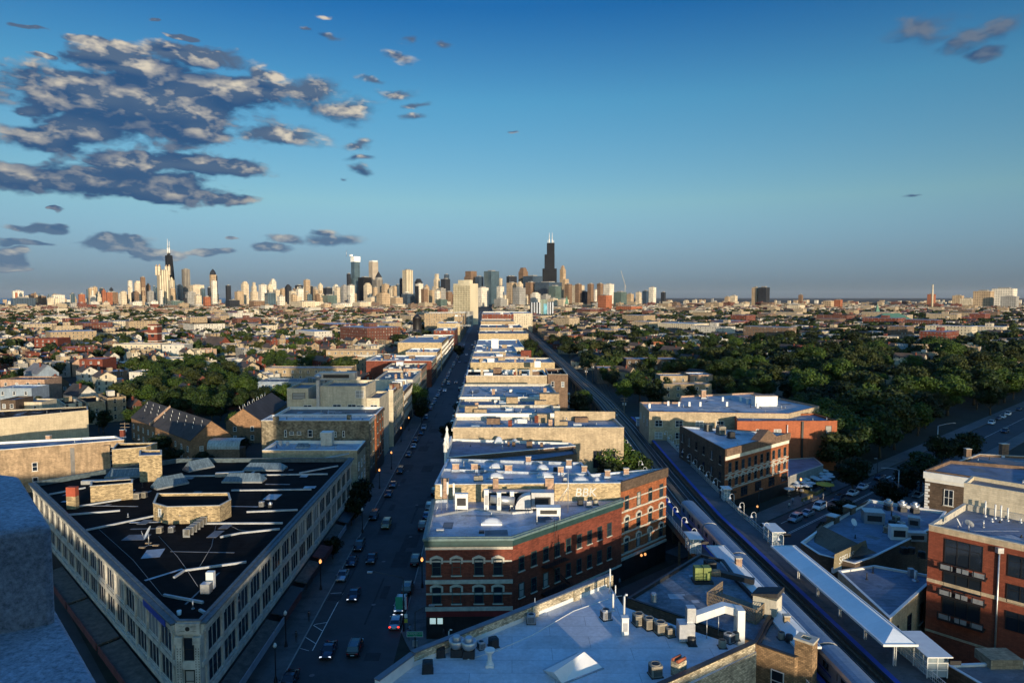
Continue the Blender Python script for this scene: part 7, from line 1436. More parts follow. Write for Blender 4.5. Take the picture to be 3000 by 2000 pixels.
# tallest black tower with setbacks and twin white antennas
Y = 4850.; o = empty('high_rise', (275, Y, 0), 'tallest tower of the skyline, black with stepped setbacks and two white antennas', 'high-rise', 'towers of the skyline'); zz = lambda yy: ztop(650+yy/2.94, Y)
def nine(x0, x1, z0, z1, nm): a, c = (1400+x0/2.94-1500)/2000*Y, (1400+x1/2.94-1500)/2000*Y; MB().prism([(a, Y), (c, Y), (c, Y+62), (a, Y+62)], z0, z1).build(nm, TM['black'], o)
nine(558, 678, 0, zz(403), 'lower_shaft'); nine(576, 659, zz(403), zz(283), 'middle_shaft'); nine(596, 658, zz(283), zz(185), 'upper_shaft')
for xx, yy in ((615, 92), (640, 92)): a = (1400+xx/2.94-1500)/2000*Y; MB().tube([(a, Y+30, zz(186)), (a, Y+30, zz(150))], 4.2, 6).build('antenna_base', WHITE, o); MB().tube([(a, Y+30, zz(150)), (a, Y+30, zz(yy))], 2.8, 5, r1=1.).build('antenna', WHITE, o)
for xx in (603, 652): a = (1400+xx/2.94-1500)/2000*Y; MB().tube([(a, Y+30, zz(186)), (a, Y+30, zz(160))], 2., 5).build('small_mast', WHITE, o)
# slanted black-white striped block and its billboard face
Y = 1750.; zb9 = lambda yy: ztop(650+yy/2.94, Y); stp = towermat('tower_striped', (.42, .45, .50), 7, 500, .06, .5, 0)
o = empty('striped_block', (140, Y, 0), 'black and white vertically striped block with a pale centre panel, right of the avenue', 'building')
MB().prism([((1400+450/2.94-1500)/2000*Y, Y), ((1400+538/2.94-1500)/2000*Y, Y-6), ((1400+538/2.94-1500)/2000*Y, Y+25), ((1400+450/2.94-1500)/2000*Y, Y+25)], 0, zb9(692)).build('left_striped_wing', stp, o); MB().prism([((1400+598/2.94-1500)/2000*Y, Y-6), ((1400+650/2.94-1500)/2000*Y, Y), ((1400+650/2.94-1500)/2000*Y, Y+25), ((1400+598/2.94-1500)/2000*Y, Y+25)], 0, zb9(690)).build('right_striped_wing', stp, o)
MB().prism([((1400+539/2.94-1500)/2000*Y, Y-3), ((1400+597/2.94-1500)/2000*Y, Y-3), ((1400+597/2.94-1500)/2000*Y, Y+22), ((1400+539/2.94-1500)/2000*Y, Y+22)], 0, zb9(668)).build('centre_panel', TM['green'], o)
a, c = (1400+566/2.94-1500)/2000*Y, (1400+594/2.94-1500)/2000*Y; MB().box(a, c, Y-4, Y-3.02, zb9(806), zb9(704)).build('tall_banner', flatmat('banner_blue', (.10, .32, .42), .6, var=.5, scale=.08), o)
o = T_('C', 1040, 1162, 632, 2600, 'brick', 'box', 'square red brick high-rise right of the tallest tower')[0]
# water tank, church towers, gabled church, green-roofed school, chimneys
Y = 720.; x = (700+1535/2.94-1500)/2000*Y; zt3 = ztop(650+795/2.94, Y); o = empty('water_tank', (x, Y, 0), 'black rooftop water tank on legs, left of the avenue', 'water tank'); MB().lathe((x, Y, zt3-16), [(4.6, 0), (4.6, 12), (4.9, 12.3), (2, 15), (.2, 16)], 16).build('tank', BLACK, o)
lgm = MB()
for s in (-1, 1):
    for q in (-1, 1): MB().tube([(x+4*s, Y+4*q, 6), (x+4*s, Y+4*q, zt3-16)], .35, 5).build('leg', BLACK, o)
for s in (-1, 1): MB().tube([(x-4, Y+4*s, 10), (x+4, Y+4*s, zt3-17)], .2, 4).build('brace', BLACK, o)
MB().box(x-5, x+5, Y-5, Y+5, 0, 12).build('base_block', wallm('brown'), o)
def church(label, px0, px1, ptop, pbase_y, Y, m, stages=3, cap='flat'):
    x = ((px0+px1)/2-1500)/2000*Y; w_ = (px1-px0)/2000*Y; z = ztop(ptop, Y); o = empty('church_tower', (x, Y, 0), label, 'church tower'); MB().box(x-w_/2, x+w_/2, Y, Y+w_, 0, z).build('shaft', m, o)
    for k in range(stages): zz_ = z*(1-.26*(k+.0))-1; MB().box(x-w_/2-.35, x+w_/2+.35, Y-.35, Y+w_+.35, zz_-1.2, zz_-.4).build('stone_band', STONE, o); b = MB()
    for k in range(stages):
        zc_ = z*(1-.26*(k+.5)); b = MB(); n = 12
        b.face([(x+w_*.2*math.cos(2*PI*i/n), Y-.12, zc_+w_*.2*math.sin(2*PI*i/n)) for i in range(n)]); b.build('round_window' if k % 2 == 0 else 'belfry_opening', STONE if k == 0 else GLASSP, o)
    if cap == 'spire':
        c = (x, Y+w_/2, z+w_*2.2); q = [(x-w_/2, Y, z), (x+w_/2, Y, z), (x+w_/2, Y+w_, z), (x-w_/2, Y+w_, z)]; b = MB()
        for i in range(4): b.face([q[i], q[(i+1) % 4], c])
        b.build('spire', RF['green'], o)
    return o
church('square red brick church tower with round stone windows, upper left of the town', 432, 459, 950, 1000, 640, wallm('red'))
g = gable('gabled_church', 'gabled brick church with a round window and white trimmed gable, right of its square tower', (-292, 655), (-268, 637), 17, 6, 15, wallm('red'), RF['brown'], 'church', win=False, chim=False)
for k, (p0, p1, t) in enumerate(((715, 728, 906), (746, 759, 908))): church(('left', 'right')[k]+' of the twin sand-coloured church towers in front of the skyline', p0, p1, t, 0, 1800, wallm('cream'), 2)
church('small pink church tower with a green spire at the far right', 2566, 2578, 915, 0, 1700, wallm('pink'), 1, 'spire'); church('dark brown church with a pointed roof right of the striped block', 1655, 1666, 890, 0, 2300, wallm('dkbrown'), 1, 'spire')
Y = 1180.; x = (2626-1500)/2000*Y; o = empty('green_roofed_school', (x, Y, 0), 'red brick school with a broad green copper hipped roof, far right', 'school'); w_ = 88/2000*Y/2*.95; zt4 = ztop(935, Y); MB().box(x-w_, x+w_, Y, Y+34, 0, zt4).build('wall', wallm('red', True), o); b = MB(); zr_ = ztop(918, Y)
v = [(x-w_-2, Y-2, zt4), (x+w_+2, Y-2, zt4), (x+w_+2, Y+36, zt4), (x-w_-2, Y+36, zt4), (x-w_*.6, Y+17, zr_), (x+w_*.6, Y+17, zr_)]
for q in ((0, 1, 5, 4), (1, 2, 5), (2, 3, 4, 5), (3, 0, 4)): b.face([v[i] for i in q])
b.build('hipped_roof', RF['green'], o)
for k in range(7): MB().box(x-w_*.6+k*w_*.2-1.2, x-w_*.6+k*w_*.2+1.2, Y-.3, Y-.02, zt4*.35, zt4*.85).build('window', WHITE, o)
for (px, pt_, Y, r, m, lb) in ((2729, 869, 2900, 3.2, 'cream', 'pale tapering brick chimney on the far right horizon'), (2130, 906, 1750, 2.6, 'tan', 'tan brick factory chimney right of centre'), (2775, 930, 1250, 2.6, 'tan', 'brick factory chimney at the right beyond the trees'), (172, 902, 1500, .5, 'white', 'thin white flagpole at the upper left')):
    x = (px-1500)/2000*Y; z = ztop(pt_ if px != 2729 else 835, Y); o = empty('chimney_stack', (x, Y, 0), lb, 'chimney' if px > 200 else 'pole'); MB().tube([(x, Y, 0), (x, Y, z)], r*1.3, 8, r1=r).build('stack', wallm(m), o); MB().tube([(x, Y, z), (x, Y, z+2)], r*1.2, 8).build('rim', STONE, o)
x = (1830-1500)/2000*4200; o = empty('tower_crane', (x, 4200, 0), 'thin construction crane right of the tallest tower', 'crane'); MB().tube([(x, 4200, 0), (x, 4200, 130)], 2, 4).build('mast', STONE, o); MB().tube([(x+6, 4200, 110), (x-26, 4200, 215)], 1.4, 4).build('jib', STONE, o)
fl2 = random.Random(4); b = MB()
for k in range(420):   # small far blocks along the horizon
    Y = fl2.uniform(4300, 6800); px = fl2.uniform(-60, 3060); h = fl2.choice((14, 18, 25, 32, 40, 22)) if px < 2100 else fl2.choice((12, 15, 20, 28)); P = footprint(px, px+fl2.uniform(4, 16), Y); b.prism(P, 0, h, fl2.choice((0, 1, 2, 3, 4, 0, 1)))
tag(b.build('horizon_blocks', [TM['cream'], TM['tan'], TM['white'], TM['brown'], TM['grey']]), 'mass of tiny far blocks along the horizon', 'buildings', kind='stuff')

# ================================================================ the evening air
HAZE = 6e-6
hm, ht, hb = newmat('haze_air'); ht.n.remove(hb); pv = ht.new('ShaderNodeVolumePrincipled'); pv.inputs['Color'].default_value = (.80, .88, 1, 1); pv.inputs['Density'].default_value = HAZE; pv.inputs['Anisotropy'].default_value = .1
ht.l.new(pv.outputs[0], [n for n in ht.n if n.type == 'OUTPUT_MATERIAL'][0].inputs['Volume'])
hz_ = MB().box(-61000, 61000, -4000, 61000, -1.5, 600); o = hz_.build('haze', hm); tag(o, 'thin evening haze over the whole town', kind='stuff')
# ================================================================ vehicles
def loft(b, secs, mi=0, smooth=True, caps=True):
    base = len(b.v); n = len(secs[0])
    for s in secs: b.v.extend([tuple(p) for p in s])
    for i in range(len(secs)-1):
        for k in range(n-1): b.f.append((base+i*n+k, base+(i+1)*n+k, base+(i+1)*n+k+1, base+i*n+k+1)); b.mi.append(mi); b.sm.append(smooth)
    if caps:
        b.f.append(tuple(base+k for k in range(n))); b.mi.append(mi); b.sm.append(False); b.f.append(tuple(base+(len(secs)-1)*n+k for k in range(n))[::-1]); b.mi.append(mi); b.sm.append(False)
def carpaint(name, col, metal=.3):
    if name in MATS: return MATS[name]
    m, t, b = newmat(name); b.inputs['Base Color'].default_value = (*col, 1); b.inputs['Roughness'].default_value = .28; b.inputs['Metallic'].default_value = metal; b.inputs['Coat Weight'].default_value = .7; b.inputs['Coat Roughness'].default_value = .05; MATS[name] = m; return m
PC = {'black': carpaint('car_black', (.010, .011, .014)), 'navy': carpaint('car_navy', (.012, .018, .04)), 'silver': carpaint('car_silver', (.34, .36, .38), .6), 'white': carpaint('car_white', (.62, .63, .64), 0), 'grey': carpaint('car_grey', (.08, .085, .095)), 'gold': carpaint('car_gold', (.30, .22, .08)), 'red': carpaint('car_maroon', (.10, .012, .015)), 'blue': carpaint('car_blue', (.03, .08, .16))}
HL = emit('headlight_lens', (.85, .92, 1.), .9); HLO = flatmat('headlight_off', (.55, .57, .6), .15); TLm = flatmat('taillight_red', (.25, .01, .01), .25); TLO = emit('taillight_lit', (1, .04, .02), 2.2); PLT = flatmat('number_plate', (.6, .6, .58), .5)
WHM = None
def carmodel(body, kind, lit):
    """front towards -y"""
    o = empty('parked_car', (0, 0, 0)); suv = kind == 'suv'; L = 4.6 if not suv else 4.7; w = .90 if not suv else .94; zb_ = .95 if not suv else 1.08; zr_ = 1.44 if not suv else 1.74
    st = [(-L/2, .45, .66, .86), (-L/2+.25, .30, .78, .95), (-L/2+.9, .24, zb_-.08, 1), (-L/2+1.35, .24, zb_, 1), (0, .24, zb_+.02, 1), (L/2-1.1, .24, zb_+.02, 1), (L/2-.5, .26, zb_+(.0 if not suv else .05), .98), (L/2-.12, .34, zb_-.05, .93), (L/2, .5, zb_-.18, .88)]
    b = MB(); secs = []
    for (y, z0, z1, k) in st: ww = w*k; secs.append([(-ww, y, z0), (-ww*1.0, y, (z0+z1)/2), (-ww*.97, y, z1-.1), (-ww*.82, y, z1), (0, y, z1+.03), (ww*.82, y, z1), (ww*.97, y, z1-.1), (ww, y, (z0+z1)/2), (ww, y, z0)])
    loft(b, secs); bd = b.build('body', body, o)
    if not suv: ca = [(-L/2+1.2, zb_, .80), (-L/2+1.95, zr_-.02, .66), (.35, zr_, .66), (L/2-1.35, zr_-.14, .64), (L/2-.62, zb_+.02, .76)]
    else: ca = [(-L/2+1.15, zb_, .84), (-L/2+1.75, zr_-.04, .72), (.3, zr_, .73), (L/2-.45, zr_-.04, .72), (L/2-.1, zb_+.02, .84)]
    g = MB(); secs = [[(-k if k else 0, y, z) for k in ()] or [(-.86*w if abs(z-zb_) < .05 else -.86*w, y, zb_-.02), (-k*w/.9, y, z), (k*w/.9, y, z), (.86*w, y, zb_-.02)] for (y, z, k) in ca]
    loft(g, secs, smooth=False); g.build('windows', GLASSP, o)
    r = MB(); (y1, z1_, k1), (y2, z2_, k2), (y3, z3_, k3) = ca[1], ca[2], ca[3]; e = .012
    r.face([(-k1*w/.9, y1, z1_+e), (k1*w/.9, y1, z1_+e), (k2*w/.9, y2, z2_+e), (-k2*w/.9, y2, z2_+e)]); r.face([(-k2*w/.9, y2, z2_+e), (k2*w/.9, y2, z2_+e), (k3*w/.9, y3, z3_+e), (-k3*w/.9, y3, z3_+e)])
    for s in (-1, 1):
        for (ya, za, ka), (yb, zb2, kb) in zip(ca, ca[1:]): r.tube([(s*ka*w/.9, ya, za+.01), (s*kb*w/.9, yb, zb2+.01)], .045, 4, cap=False)
        for yy in (-.05, .95 if not suv else 1.0): r.tube([(s*.86*w, yy, zb_), (s*.67*w/.9, yy, zr_-.02)], .04, 4, cap=False)
    r.build('roof', body, o)
    if suv:
        for s in (-1, 1): MB().tube([(s*.62, -.6, zr_+.07), (s*.62, 1.7, zr_+.07)], .03, 4).build('roof_rail', METAL, o)
    for s in (-1, 1):
        for y in (-L/2+.85, L/2-.9):
            t = MB(); n = 14
            ring0 = [(s*(w+.005), y+.32*math.cos(2*PI*k/n), .33+.32*math.sin(2*PI*k/n)) for k in range(n)]; ring1 = [(s*(w-.22), p[1], p[2]) for p in ring0]
            t.face(ring0 if s > 0 else ring0[::-1])
            for k in range(n): j = (k+1) % n; t.face([ring0[k], ring1[k], ring1[j], ring0[j]][::s])
            wl = t.build('wheel', BLACK, o); h = MB(); h.face([(s*(w+.012), y+.2*math.cos(2*PI*k/8), .33+.2*math.sin(2*PI*k/8)) for k in range(8)][::s]); h.build('rim', METAL, wl)
        MB().box(*sorted((s*.48, s*.80)), -L/2+.02, -L/2+.12, .60, .76).build('headlight', HL if lit else HLO, o); MB().box(*sorted((s*.52, s*.82)), L/2-.10, L/2+.015, .72, .90).build('taillight', TLO if lit == 2 else TLm, o); MB().box(*sorted((s*w, s*(w+.16))), -.95, -.8, .98, 1.1).build('wing_mirror', body, o)
    MB().box(-.25, .25, L/2-.02, L/2+.012, .55, .68).build('number_plate', PLT, o); MB().box(-.4, .4, -L/2-.012, -L/2+.05, .48, .60).build('front_grille', BLACK, o)
    return o
CARS = {}
def car(px, py, col, kind, toward, label, lit=0, hd=None, xy=None, name='parked_car', group='cars on the avenue'):
    key = (col, kind, lit)
    if key not in CARS: CARS[key] = carmodel(PC[col], kind, lit); o = CARS[key]
    else: o = copy_tree(CARS[key])
    x, y = xy if xy else G(px, py, .6); o.location = (x, y, .01); o.name = name
    o.rotation_euler.z = (R(1.95) if toward else R(181.95)) if hd is None else hd
    return tag(o, label, 'car', group)
CL = [(963, 1902, 'navy', 'sedan', 1, 'dark sedan with bright headlights nearest us in the left lane', 1), (1041, 1895, 'black', 'suv', 0, 'black estate with roof rails beside the nearest dark sedan, mid road', 0), (1037, 1740, 'navy', 'sedan', 1, 'dark sedan coming towards us beside the parking lane tip', 1), (1089, 1634, 'black', 'sedan', 1, 'dark sedan coming towards us right of the parked black van', 0), (1132, 1535, 'gold', 'suv', 1, 'golden taxi-like car coming towards us with a roof light', 0), (848, 1990, 'black', 'sedan', 1, 'black car cut off by the bottom edge of the picture', 0),
 (1004, 1684, 'silver', 'sedan', 1, 'silver-white sedan parked at the left kerb', 0), (1032, 1642, 'navy', 'sedan', 1, 'dark car parked just behind the silver-white sedan', 0), (1053, 1598, 'black', 'suv', 1, 'black van-like car parked at the left kerb', 0), (1096, 1510, 'black', 'suv', 1, 'black car parked at the left kerb across from the golden one', 0), (1139, 1445, 'navy', 'sedan', 1, 'dark hatchback at the left kerb by the street tree', 0), (1152, 1418, 'grey', 'sedan', 1, 'dark grey car behind the dark hatchback at the left kerb', 0), (1173, 1378, 'black', 'suv', 1, 'black car alone at the left kerb with a painted tick beside it', 0), (1197, 1330, 'grey', 'sedan', 1, 'grey car at the left kerb by the lit lamp', 0), (1212, 1306, 'silver', 'sedan', 1, 'silver car at the left kerb right behind the grey one', 0), (1217, 1288, 'navy', 'sedan', 1, 'navy car behind the silver one at the left kerb', 0), (1233, 1268, 'black', 'sedan', 1, 'black car before the row of pale parked cars', 0), (1242, 1252, 'silver', 'suv', 1, 'first pale car of the long parked row beneath the big street tree', 0),
 (1274, 1440, 'black', 'suv', 0, 'black car parked at the right kerb under the silver-blue roof corner', 0), (1259, 1483, 'silver', 'suv', 0, 'silver car parked at the right kerb', 0), (1251, 1508, 'blue', 'sedan', 0, 'blue car parked between the silver and the maroon cars', 0), (1238, 1540, 'red', 'suv', 0, 'maroon pick-up-like car at the right kerb', 0), (1246, 1532, 'black', 'sedan', 0, 'x', 0), (1218, 1640, 'black', 'suv', 0, 'black car with a number plate driving away by the lit street lamp', 0), (1194, 1722, 'black', 'suv', 0, 'black car at the right kerb beside the green sign', 0), (1174, 1772, 'silver', 'suv', 1, 'pale car with one bright headlight at the right kerb', 1), (1160, 1820, 'silver', 'sedan', 0, 'silver sedan with red tail lights at the corner', 2),
 (1303, 1143, 'white', 'sedan', 1, 'white car with bright headlights in mid road beyond the big tree', 1), (1347, 1140, 'navy', 'suv', 0, 'dark car driving away right of the white one', 0), (1336, 1119, 'navy', 'sedan', 1, 'dark car with headlights behind the white one', 1), (1314, 1123, 'silver', 'suv', 1, 'silver car in the left lane behind the white one', 0), (1362, 1103, 'blue', 'sedan', 0, 'blue car driving away far up the avenue', 0), (1346, 1060, 'silver', 'sedan', 1, 'silver car coming from far up the avenue', 0), (1364, 1060, 'black', 'sedan', 0, 'black car driving away far up the avenue', 0), (1367, 1038, 'white', 'sedan', 1, 'white car farther still up the avenue', 1), (1383, 1045, 'navy', 'suv', 0, 'navy car farther still, in the right lane', 0), (1384, 1011, 'silver', 'suv', 1, 'silver van-like car near the avenue vanishing point', 1), (1377, 1023, 'black', 'sedan', 1, 'black sedan in the far left lane', 0), (1393, 1000, 'white', 'sedan', 1, 'white speck of a car in the far left lane', 1), (1404, 985, 'silver', 'sedan', 1, 'silver car at the far crossing', 1), (1400, 970, 'white', 'suv', 1, 'pale van at the far end of the visible avenue', 1)]
for (px, py, c, k, tw, lb, lt) in CL:
    if lb != 'x': car(px, py, c, k, tw, lb, lt)
rc = random.Random(21); cols = ['black', 'silver', 'navy', 'grey', 'white', 'silver', 'blue', 'black', 'red']
for side, t in ((-1, -6.1), (1, 6.1)):
    y = 290 if side < 0 else 235; i = 0
    while y < 760:
        if rc.random() < .82:
            c = rc.choice(cols); i += 1; car(0, 0, c, rc.choice(('sedan', 'suv')), side < 0, '%s car parked at the %s kerb far up the avenue, %s in its row' % (c, 'left' if side < 0 else 'right', ordn(i)), 0, xy=(AX(y, t), y), group='cars parked along the far avenue')
        y += rc.choice((5.9, 6.2, 6.4, 12))
# side street cars on the right
hs = math.atan2(SH.y, SH.x)-PI/2
for (px, py, c, k, lb) in ((2527, 1425, 'white', 'sedan', 'white sedan parked behind another white one on the side street'), (2498, 1443, 'white', 'sedan', 'white sedan parked nearest the black car on the side street'), (2457, 1462, 'black', 'suv', 'black car between the terrace and the white sedans'), (2400, 1483, 'white', 'suv', 'white estate car at the side street pavement'), (2365, 1502, 'silver', 'sedan', 'silver car partly hidden by the dark bush'), (2330, 1518, 'silver', 'suv', 'silver wagon parked at the near end of the side street'), (2575, 1397, 'navy', 'sedan', 'dark car at the zebra crossing'), (2690, 1450, 'silver', 'sedan', 'pale car half hidden left of the quoined hall'), (2905, 1238, 'white', 'suv', 'white car nearest in the parked row at the far end of the side street'), (2925, 1225, 'grey', 'sedan', 'grey car second in the far parked row of the side street'), (2938, 1220, 'white', 'sedan', 'white car third in the far parked row of the side street'), (2953, 1212, 'white', 'suv', 'white car fourth in the far parked row of the side street'), (2985, 1198, 'black', 'sedan', 'black car last in the far parked row of the side street'), (2945, 1262, 'navy', 'suv', 'dark car on the near side of the far side street'), (2465, 1130, 'white', 'sedan', 'white car in the clearing among the park trees'), (2520, 1128, 'white', 'suv', 'white van in the clearing among the park trees')):
    car(px, py, c, k, 1, lb, 0, hd=hs, group='cars on the side street')
# ================================================================ lamps, signs, poles
def lamp(px, py, label, lit=True, h=5.2, m=BLACK):
    x, y = G(px, py, 0.); o = empty('street_lamp', (x, y, .14), label, 'street lamp', 'lantern street lamps'); MB().lathe((x, y, .14), [(.28, 0), (.2, .5), (.09, .9), (.07, h-.5), (.12, h-.45), (.12, h-.4)], 8).build('post', m, o)
    MB().lathe((x, y, h-.28), [(.10, 0), (.24, .18), (.26, .4), (.14, .62), (.03, .75)], 10).build('globe', LAMPGLOW if lit else flatmat('globe_unlit', (.5, .5, .48), .3), o)
    if lit:
        l = bpy.data.lights.new('lamp_light', 'POINT'); l.energy = 12; l.color = (1, .6, .28); l.shadow_soft_size = .3; q = bpy.data.objects.new('lamp_light', l); COL.objects.link(q); q.parent = o; q.location = (0, -.45, h-.35)
    return o
for (px, py, lb, lit) in ((940, 1728, 'lit lantern street lamp on the left pavement beside the silver-white sedan', True), (1237, 1722, 'lit lantern street lamp at the right kerb in front of the corner brick building', True), (1112, 1432, 'lit lantern street lamp on the left pavement beyond the small trees', True), (1147, 1375, 'lit lantern street lamp farther along the left pavement', True), (1175, 1295, 'small lit lamp on the left pavement by the blue shop sign', True), (1198, 1262, 'small lit lamp farther up the left pavement', True), (838, 1895, 'unlit lantern street lamp beside the pale sign band of the black roof building', False), (808, 2000, 'unlit lantern street lamp at the bottom left of the pavement', False), (1062, 1560, 'unlit lantern street lamp on the left pavement behind the black van', False)): lamp(px, py, lb, lit)
for y in (300, 345, 395, 450, 520): lamp(*[0, 0], '%d m away street lamp' % y) if False else None
for (px, py, z, lb) in ((1364, 1790, 3.6, 'glowing wall lamp over the corner shopfront'), (1878, 1624, 4.0, 'left of two glowing globe lamps on the orange front'), (1889, 1621, 4.0, 'right of two glowing globe lamps on the orange front'), (2217, 1482, 4.4, 'glowing lamp on the shopfront of the pedimented building')):
    x, y = G(px, py, z); o = empty('wall_lamp', (x, y-.4, z), lb, 'wall lamp', 'glowing wall lamps'); MB().lathe((x, y-.4, z-.2), [(.05, 0), (.2, .1), (.24, .3), (.1, .5)], 10).build('globe', LAMPGLOW, o); MB().tube([(x, y-.4, z+.25), (x, y-.4, z+.6), (x, y+.3, z+.6)], .03, 4).build('bracket', BLACK, o)
def mastarm(px, py, h, arm, label, m=DKMETAL, up=.8):
    x, y = G(px, py, 0.); o = empty('street_light', (x, y, .1), label, 'street light', 'tall mast-arm street lights'); P = [(x, y, 0), (x, y, h)]; ax, ay = arm
    for k in range(1, 7): t = k/6; P.append((x+ax*t, y+ay*t, h+up*math.sin(PI/2*t)))
    MB().tube(P[:2], .14, 8, r1=.09).build('pole', m, o); MB().tube(P[1:], .06, 6).build('arm', m, o); MB().box(x+ax-.45, x+ax+.35, y+ay-.17, y+ay+.17, h+up-.12, h+up+.06).build('lamp_head', METAL, o); return o
mastarm(1183, 1850, 8.6, (-5.2, .4), 'tall street light whose long arm reaches left over the avenue'); o = mastarm(1217, 1945, 7.6, (2.4, .3), 'dark street pole at the near corner with a curved arm and a green street sign', up=.9)
# green street sign
x, y = G(1217, 1945, 0.); zsn = 4.15; M = Matrix.Translation((x, y-.22, zsn)); s = MB().box(-1.15, 1.15, -.03, .03, 0, .78, M=M).build('street_sign', flatmat('sign_green', (.02, .22, .10), .5, var=.05), o); MB().ring([(x-1.15, y-.26), (x+1.15, y-.26), (x+1.15, y-.25), (x-1.15, y-.25)], [(x-1.1, y-.256), (x+1.1, y-.256), (x+1.1, y-.252), (x-1.1, y-.252)], zsn, zsn+.01)
b = MB()
for (a0, a1, c0, c1) in ((-1.15, 1.15, 0, .05), (-1.15, 1.15, .73, .78), (-1.15, -1.1, .05, .73), (1.1, 1.15, .05, .73)): b.box(a0, a1, -.04, -.031, c0, c1, M=M)
b.build('sign_border', WHITE, s); text_on(s, 'N DAMEN AV', (x-1.15, y-.24), (x+1.15, y-.24), 1.15, zsn+.36, .34, graf); text_on(s, '1600 N', (x-1.15, y-.24), (x+1.15, y-.24), 1.15, zsn+.1, .2, graf)
MB().box(-.35, -.05, -.05, 0, -1.4, -.5, M=M).build('blank_sign_back', METAL, o); MB().box(.1, .4, -.05, 0, -1.4, -.5, M=M).build('blank_sign_back', METAL, o)
# banners, small signs at the tall street light
x, y = G(1183, 1850, 0.); q = empty('banner_sign', (x, y, 3), 'green banner hanging left of the tall street light', 'banner'); MB().box(x-1.25, x-.15, y-.04, y+.02, 3.6, 5.6).build('banner_cloth', flatmat('banner_green', (.03, .26, .14), .6, var=.08), q); q = empty('banner_sign', (x, y, 3), 'narrow red and white banner hanging right of the tall street light', 'banner'); MB().box(x+.2, x+.6, y-.04, y+.02, 3.6, 5.6).build('banner_cloth', flatmat('banner_pale', (.42, .40, .42), .6), q); MB().box(x+.5, x+.62, y-.05, y-.04, 3.6, 5.6).build('banner_edge', flatmat('banner_red', (.30, .02, .03), .6), q)
for k, (dz, c, lb) in enumerate(((2.3, WHITE, 'white parking sign under the banners'), (1.5, flatmat('sign_yellow', (.45, .38, .05), .5), 'yellow sign below the white one'))): q = empty('small_sign', (x+.35, y, dz), lb, 'sign'); MB().box(x+.1, x+.6, y-.05, y-.02, dz, dz+.6).build('sign_plate', c, q); MB().tube([(x+.35, y, .14), (x+.35, y, dz+.5)], .03, 4).build('post', METAL, q)
# cobra lights right, utility poles, signal posts
for (px, py, h, arm, lb, m) in ((2745, 1330, 9.5, (6, 1), 'silver street light with a long arm over the dark park side of the side street', METAL), (2630, 1480, 9, (-4.5, -1), 'pale curved-arm street light beside the zebra crossing', METAL), (2570, 1400, 5, (-.6, 0), 'dark signal post at the terrace corner', DKMETAL), (430, 1370, 8, (-2.2, .2), 'dark street light partly hidden by the terracotta building', DKMETAL), (2222, 1500, 5, (.6, .1), 'dark lamp post on the pavement before the pedimented building', DKMETAL)): mastarm(px, py, h, arm, lb, m)
def upole(px, py, h, label):
    x, y = G(px, py, 0.); o = empty('utility_pole', (x, y, 0), label, 'utility pole', 'wooden utility poles'); MB().tube([(x, y, 0), (x, y, h)], .18, 7, r1=.12).build('pole', WOOD, o)
    for z in (h-.5, h-1.6): MB().box(x-1.5, x+1.5, y-.06, y+.06, z, z+.14).build('crossarm', WOOD, o)
    for s in (-1, 1): MB().lathe((x+.5*s, y-.2, h-3.2), [(.22, 0), (.26, .1), (.26, .9), (.15, 1.)], 8).build('transformer', METAL, o)
    return o
UP = [upole(*q) for q in ((369, 1345, 12, 'utility pole with transformers left of the gabled brick house'), (2402-600, 1290, 12, 'nearest utility pole right of the tracks, with grey transformers'), (1828, 1250, 12, 'second utility pole right of the tracks'), (1717, 1135, 12, 'twin-armed utility pole farther along the tracks'), (1736, 1120, 12, 'utility pole right beside the twin-armed one'), (290, 1270, 10, 'leaning utility pole behind the beige wall'))]
for i, (a, c) in enumerate(((1, 2), (2, 3), (1, 4))):
    for dx in (-1.3, 0, 1.3):
        p, q = UP[a].location+Vector((dx, 0, 11.6)), UP[c].location+Vector((dx, 0, 11.6)); P = [p.lerp(q, t/8)-Vector((0, 0, 4*1.1*(t/8)*(1-t/8))) for t in range(9)]; tag(MB().tube(P, .03, 3, cap=False).build('power_line', BLACK), 'power line %s span, %s wire' % (('between the two nearest poles right of the tracks', 'from the second pole to the twin-armed pole', 'from the nearest pole to the farthest')[i], {-1.3: 'left', 0: 'middle', 1.3: 'right'}[dx]), 'cable')
# ================================================================ terrace: umbrellas, tables, planters
def umbrella(c=(.42, .46, .48), nm='umbrella_cloth', r=1.35):
    o = empty('terrace_umbrella', (0, 0, 0)); MB().tube([(0, 0, 0), (0, 0, 2.4)], .03, 5).build('pole', METAL, o); b = MB(); n = 8
    for k in range(n): a, d = 2*PI*k/n, 2*PI*(k+1)/n; b.face([(r*math.cos(a), r*math.sin(a), 2.05), (r*math.cos(d), r*math.sin(d), 2.05), (0, 0, 2.5)]); b.face([(r*math.cos(a), r*math.sin(a), 1.93), (r*math.cos(d), r*math.sin(d), 1.93), (r*math.cos(d), r*math.sin(d), 2.05), (r*math.cos(a), r*math.sin(a), 2.05)])
    b.build('canopy', flatmat(nm, c, .8, var=.08), o); MB().lathe((0, 0, .0), [(.35, 0), (.05, .06), (.04, .7), (.5, .72), (.5, .75)], 12).build('table', WOOD, o); return o
UM = umbrella(); first = True; ru = random.Random(9); k = 0
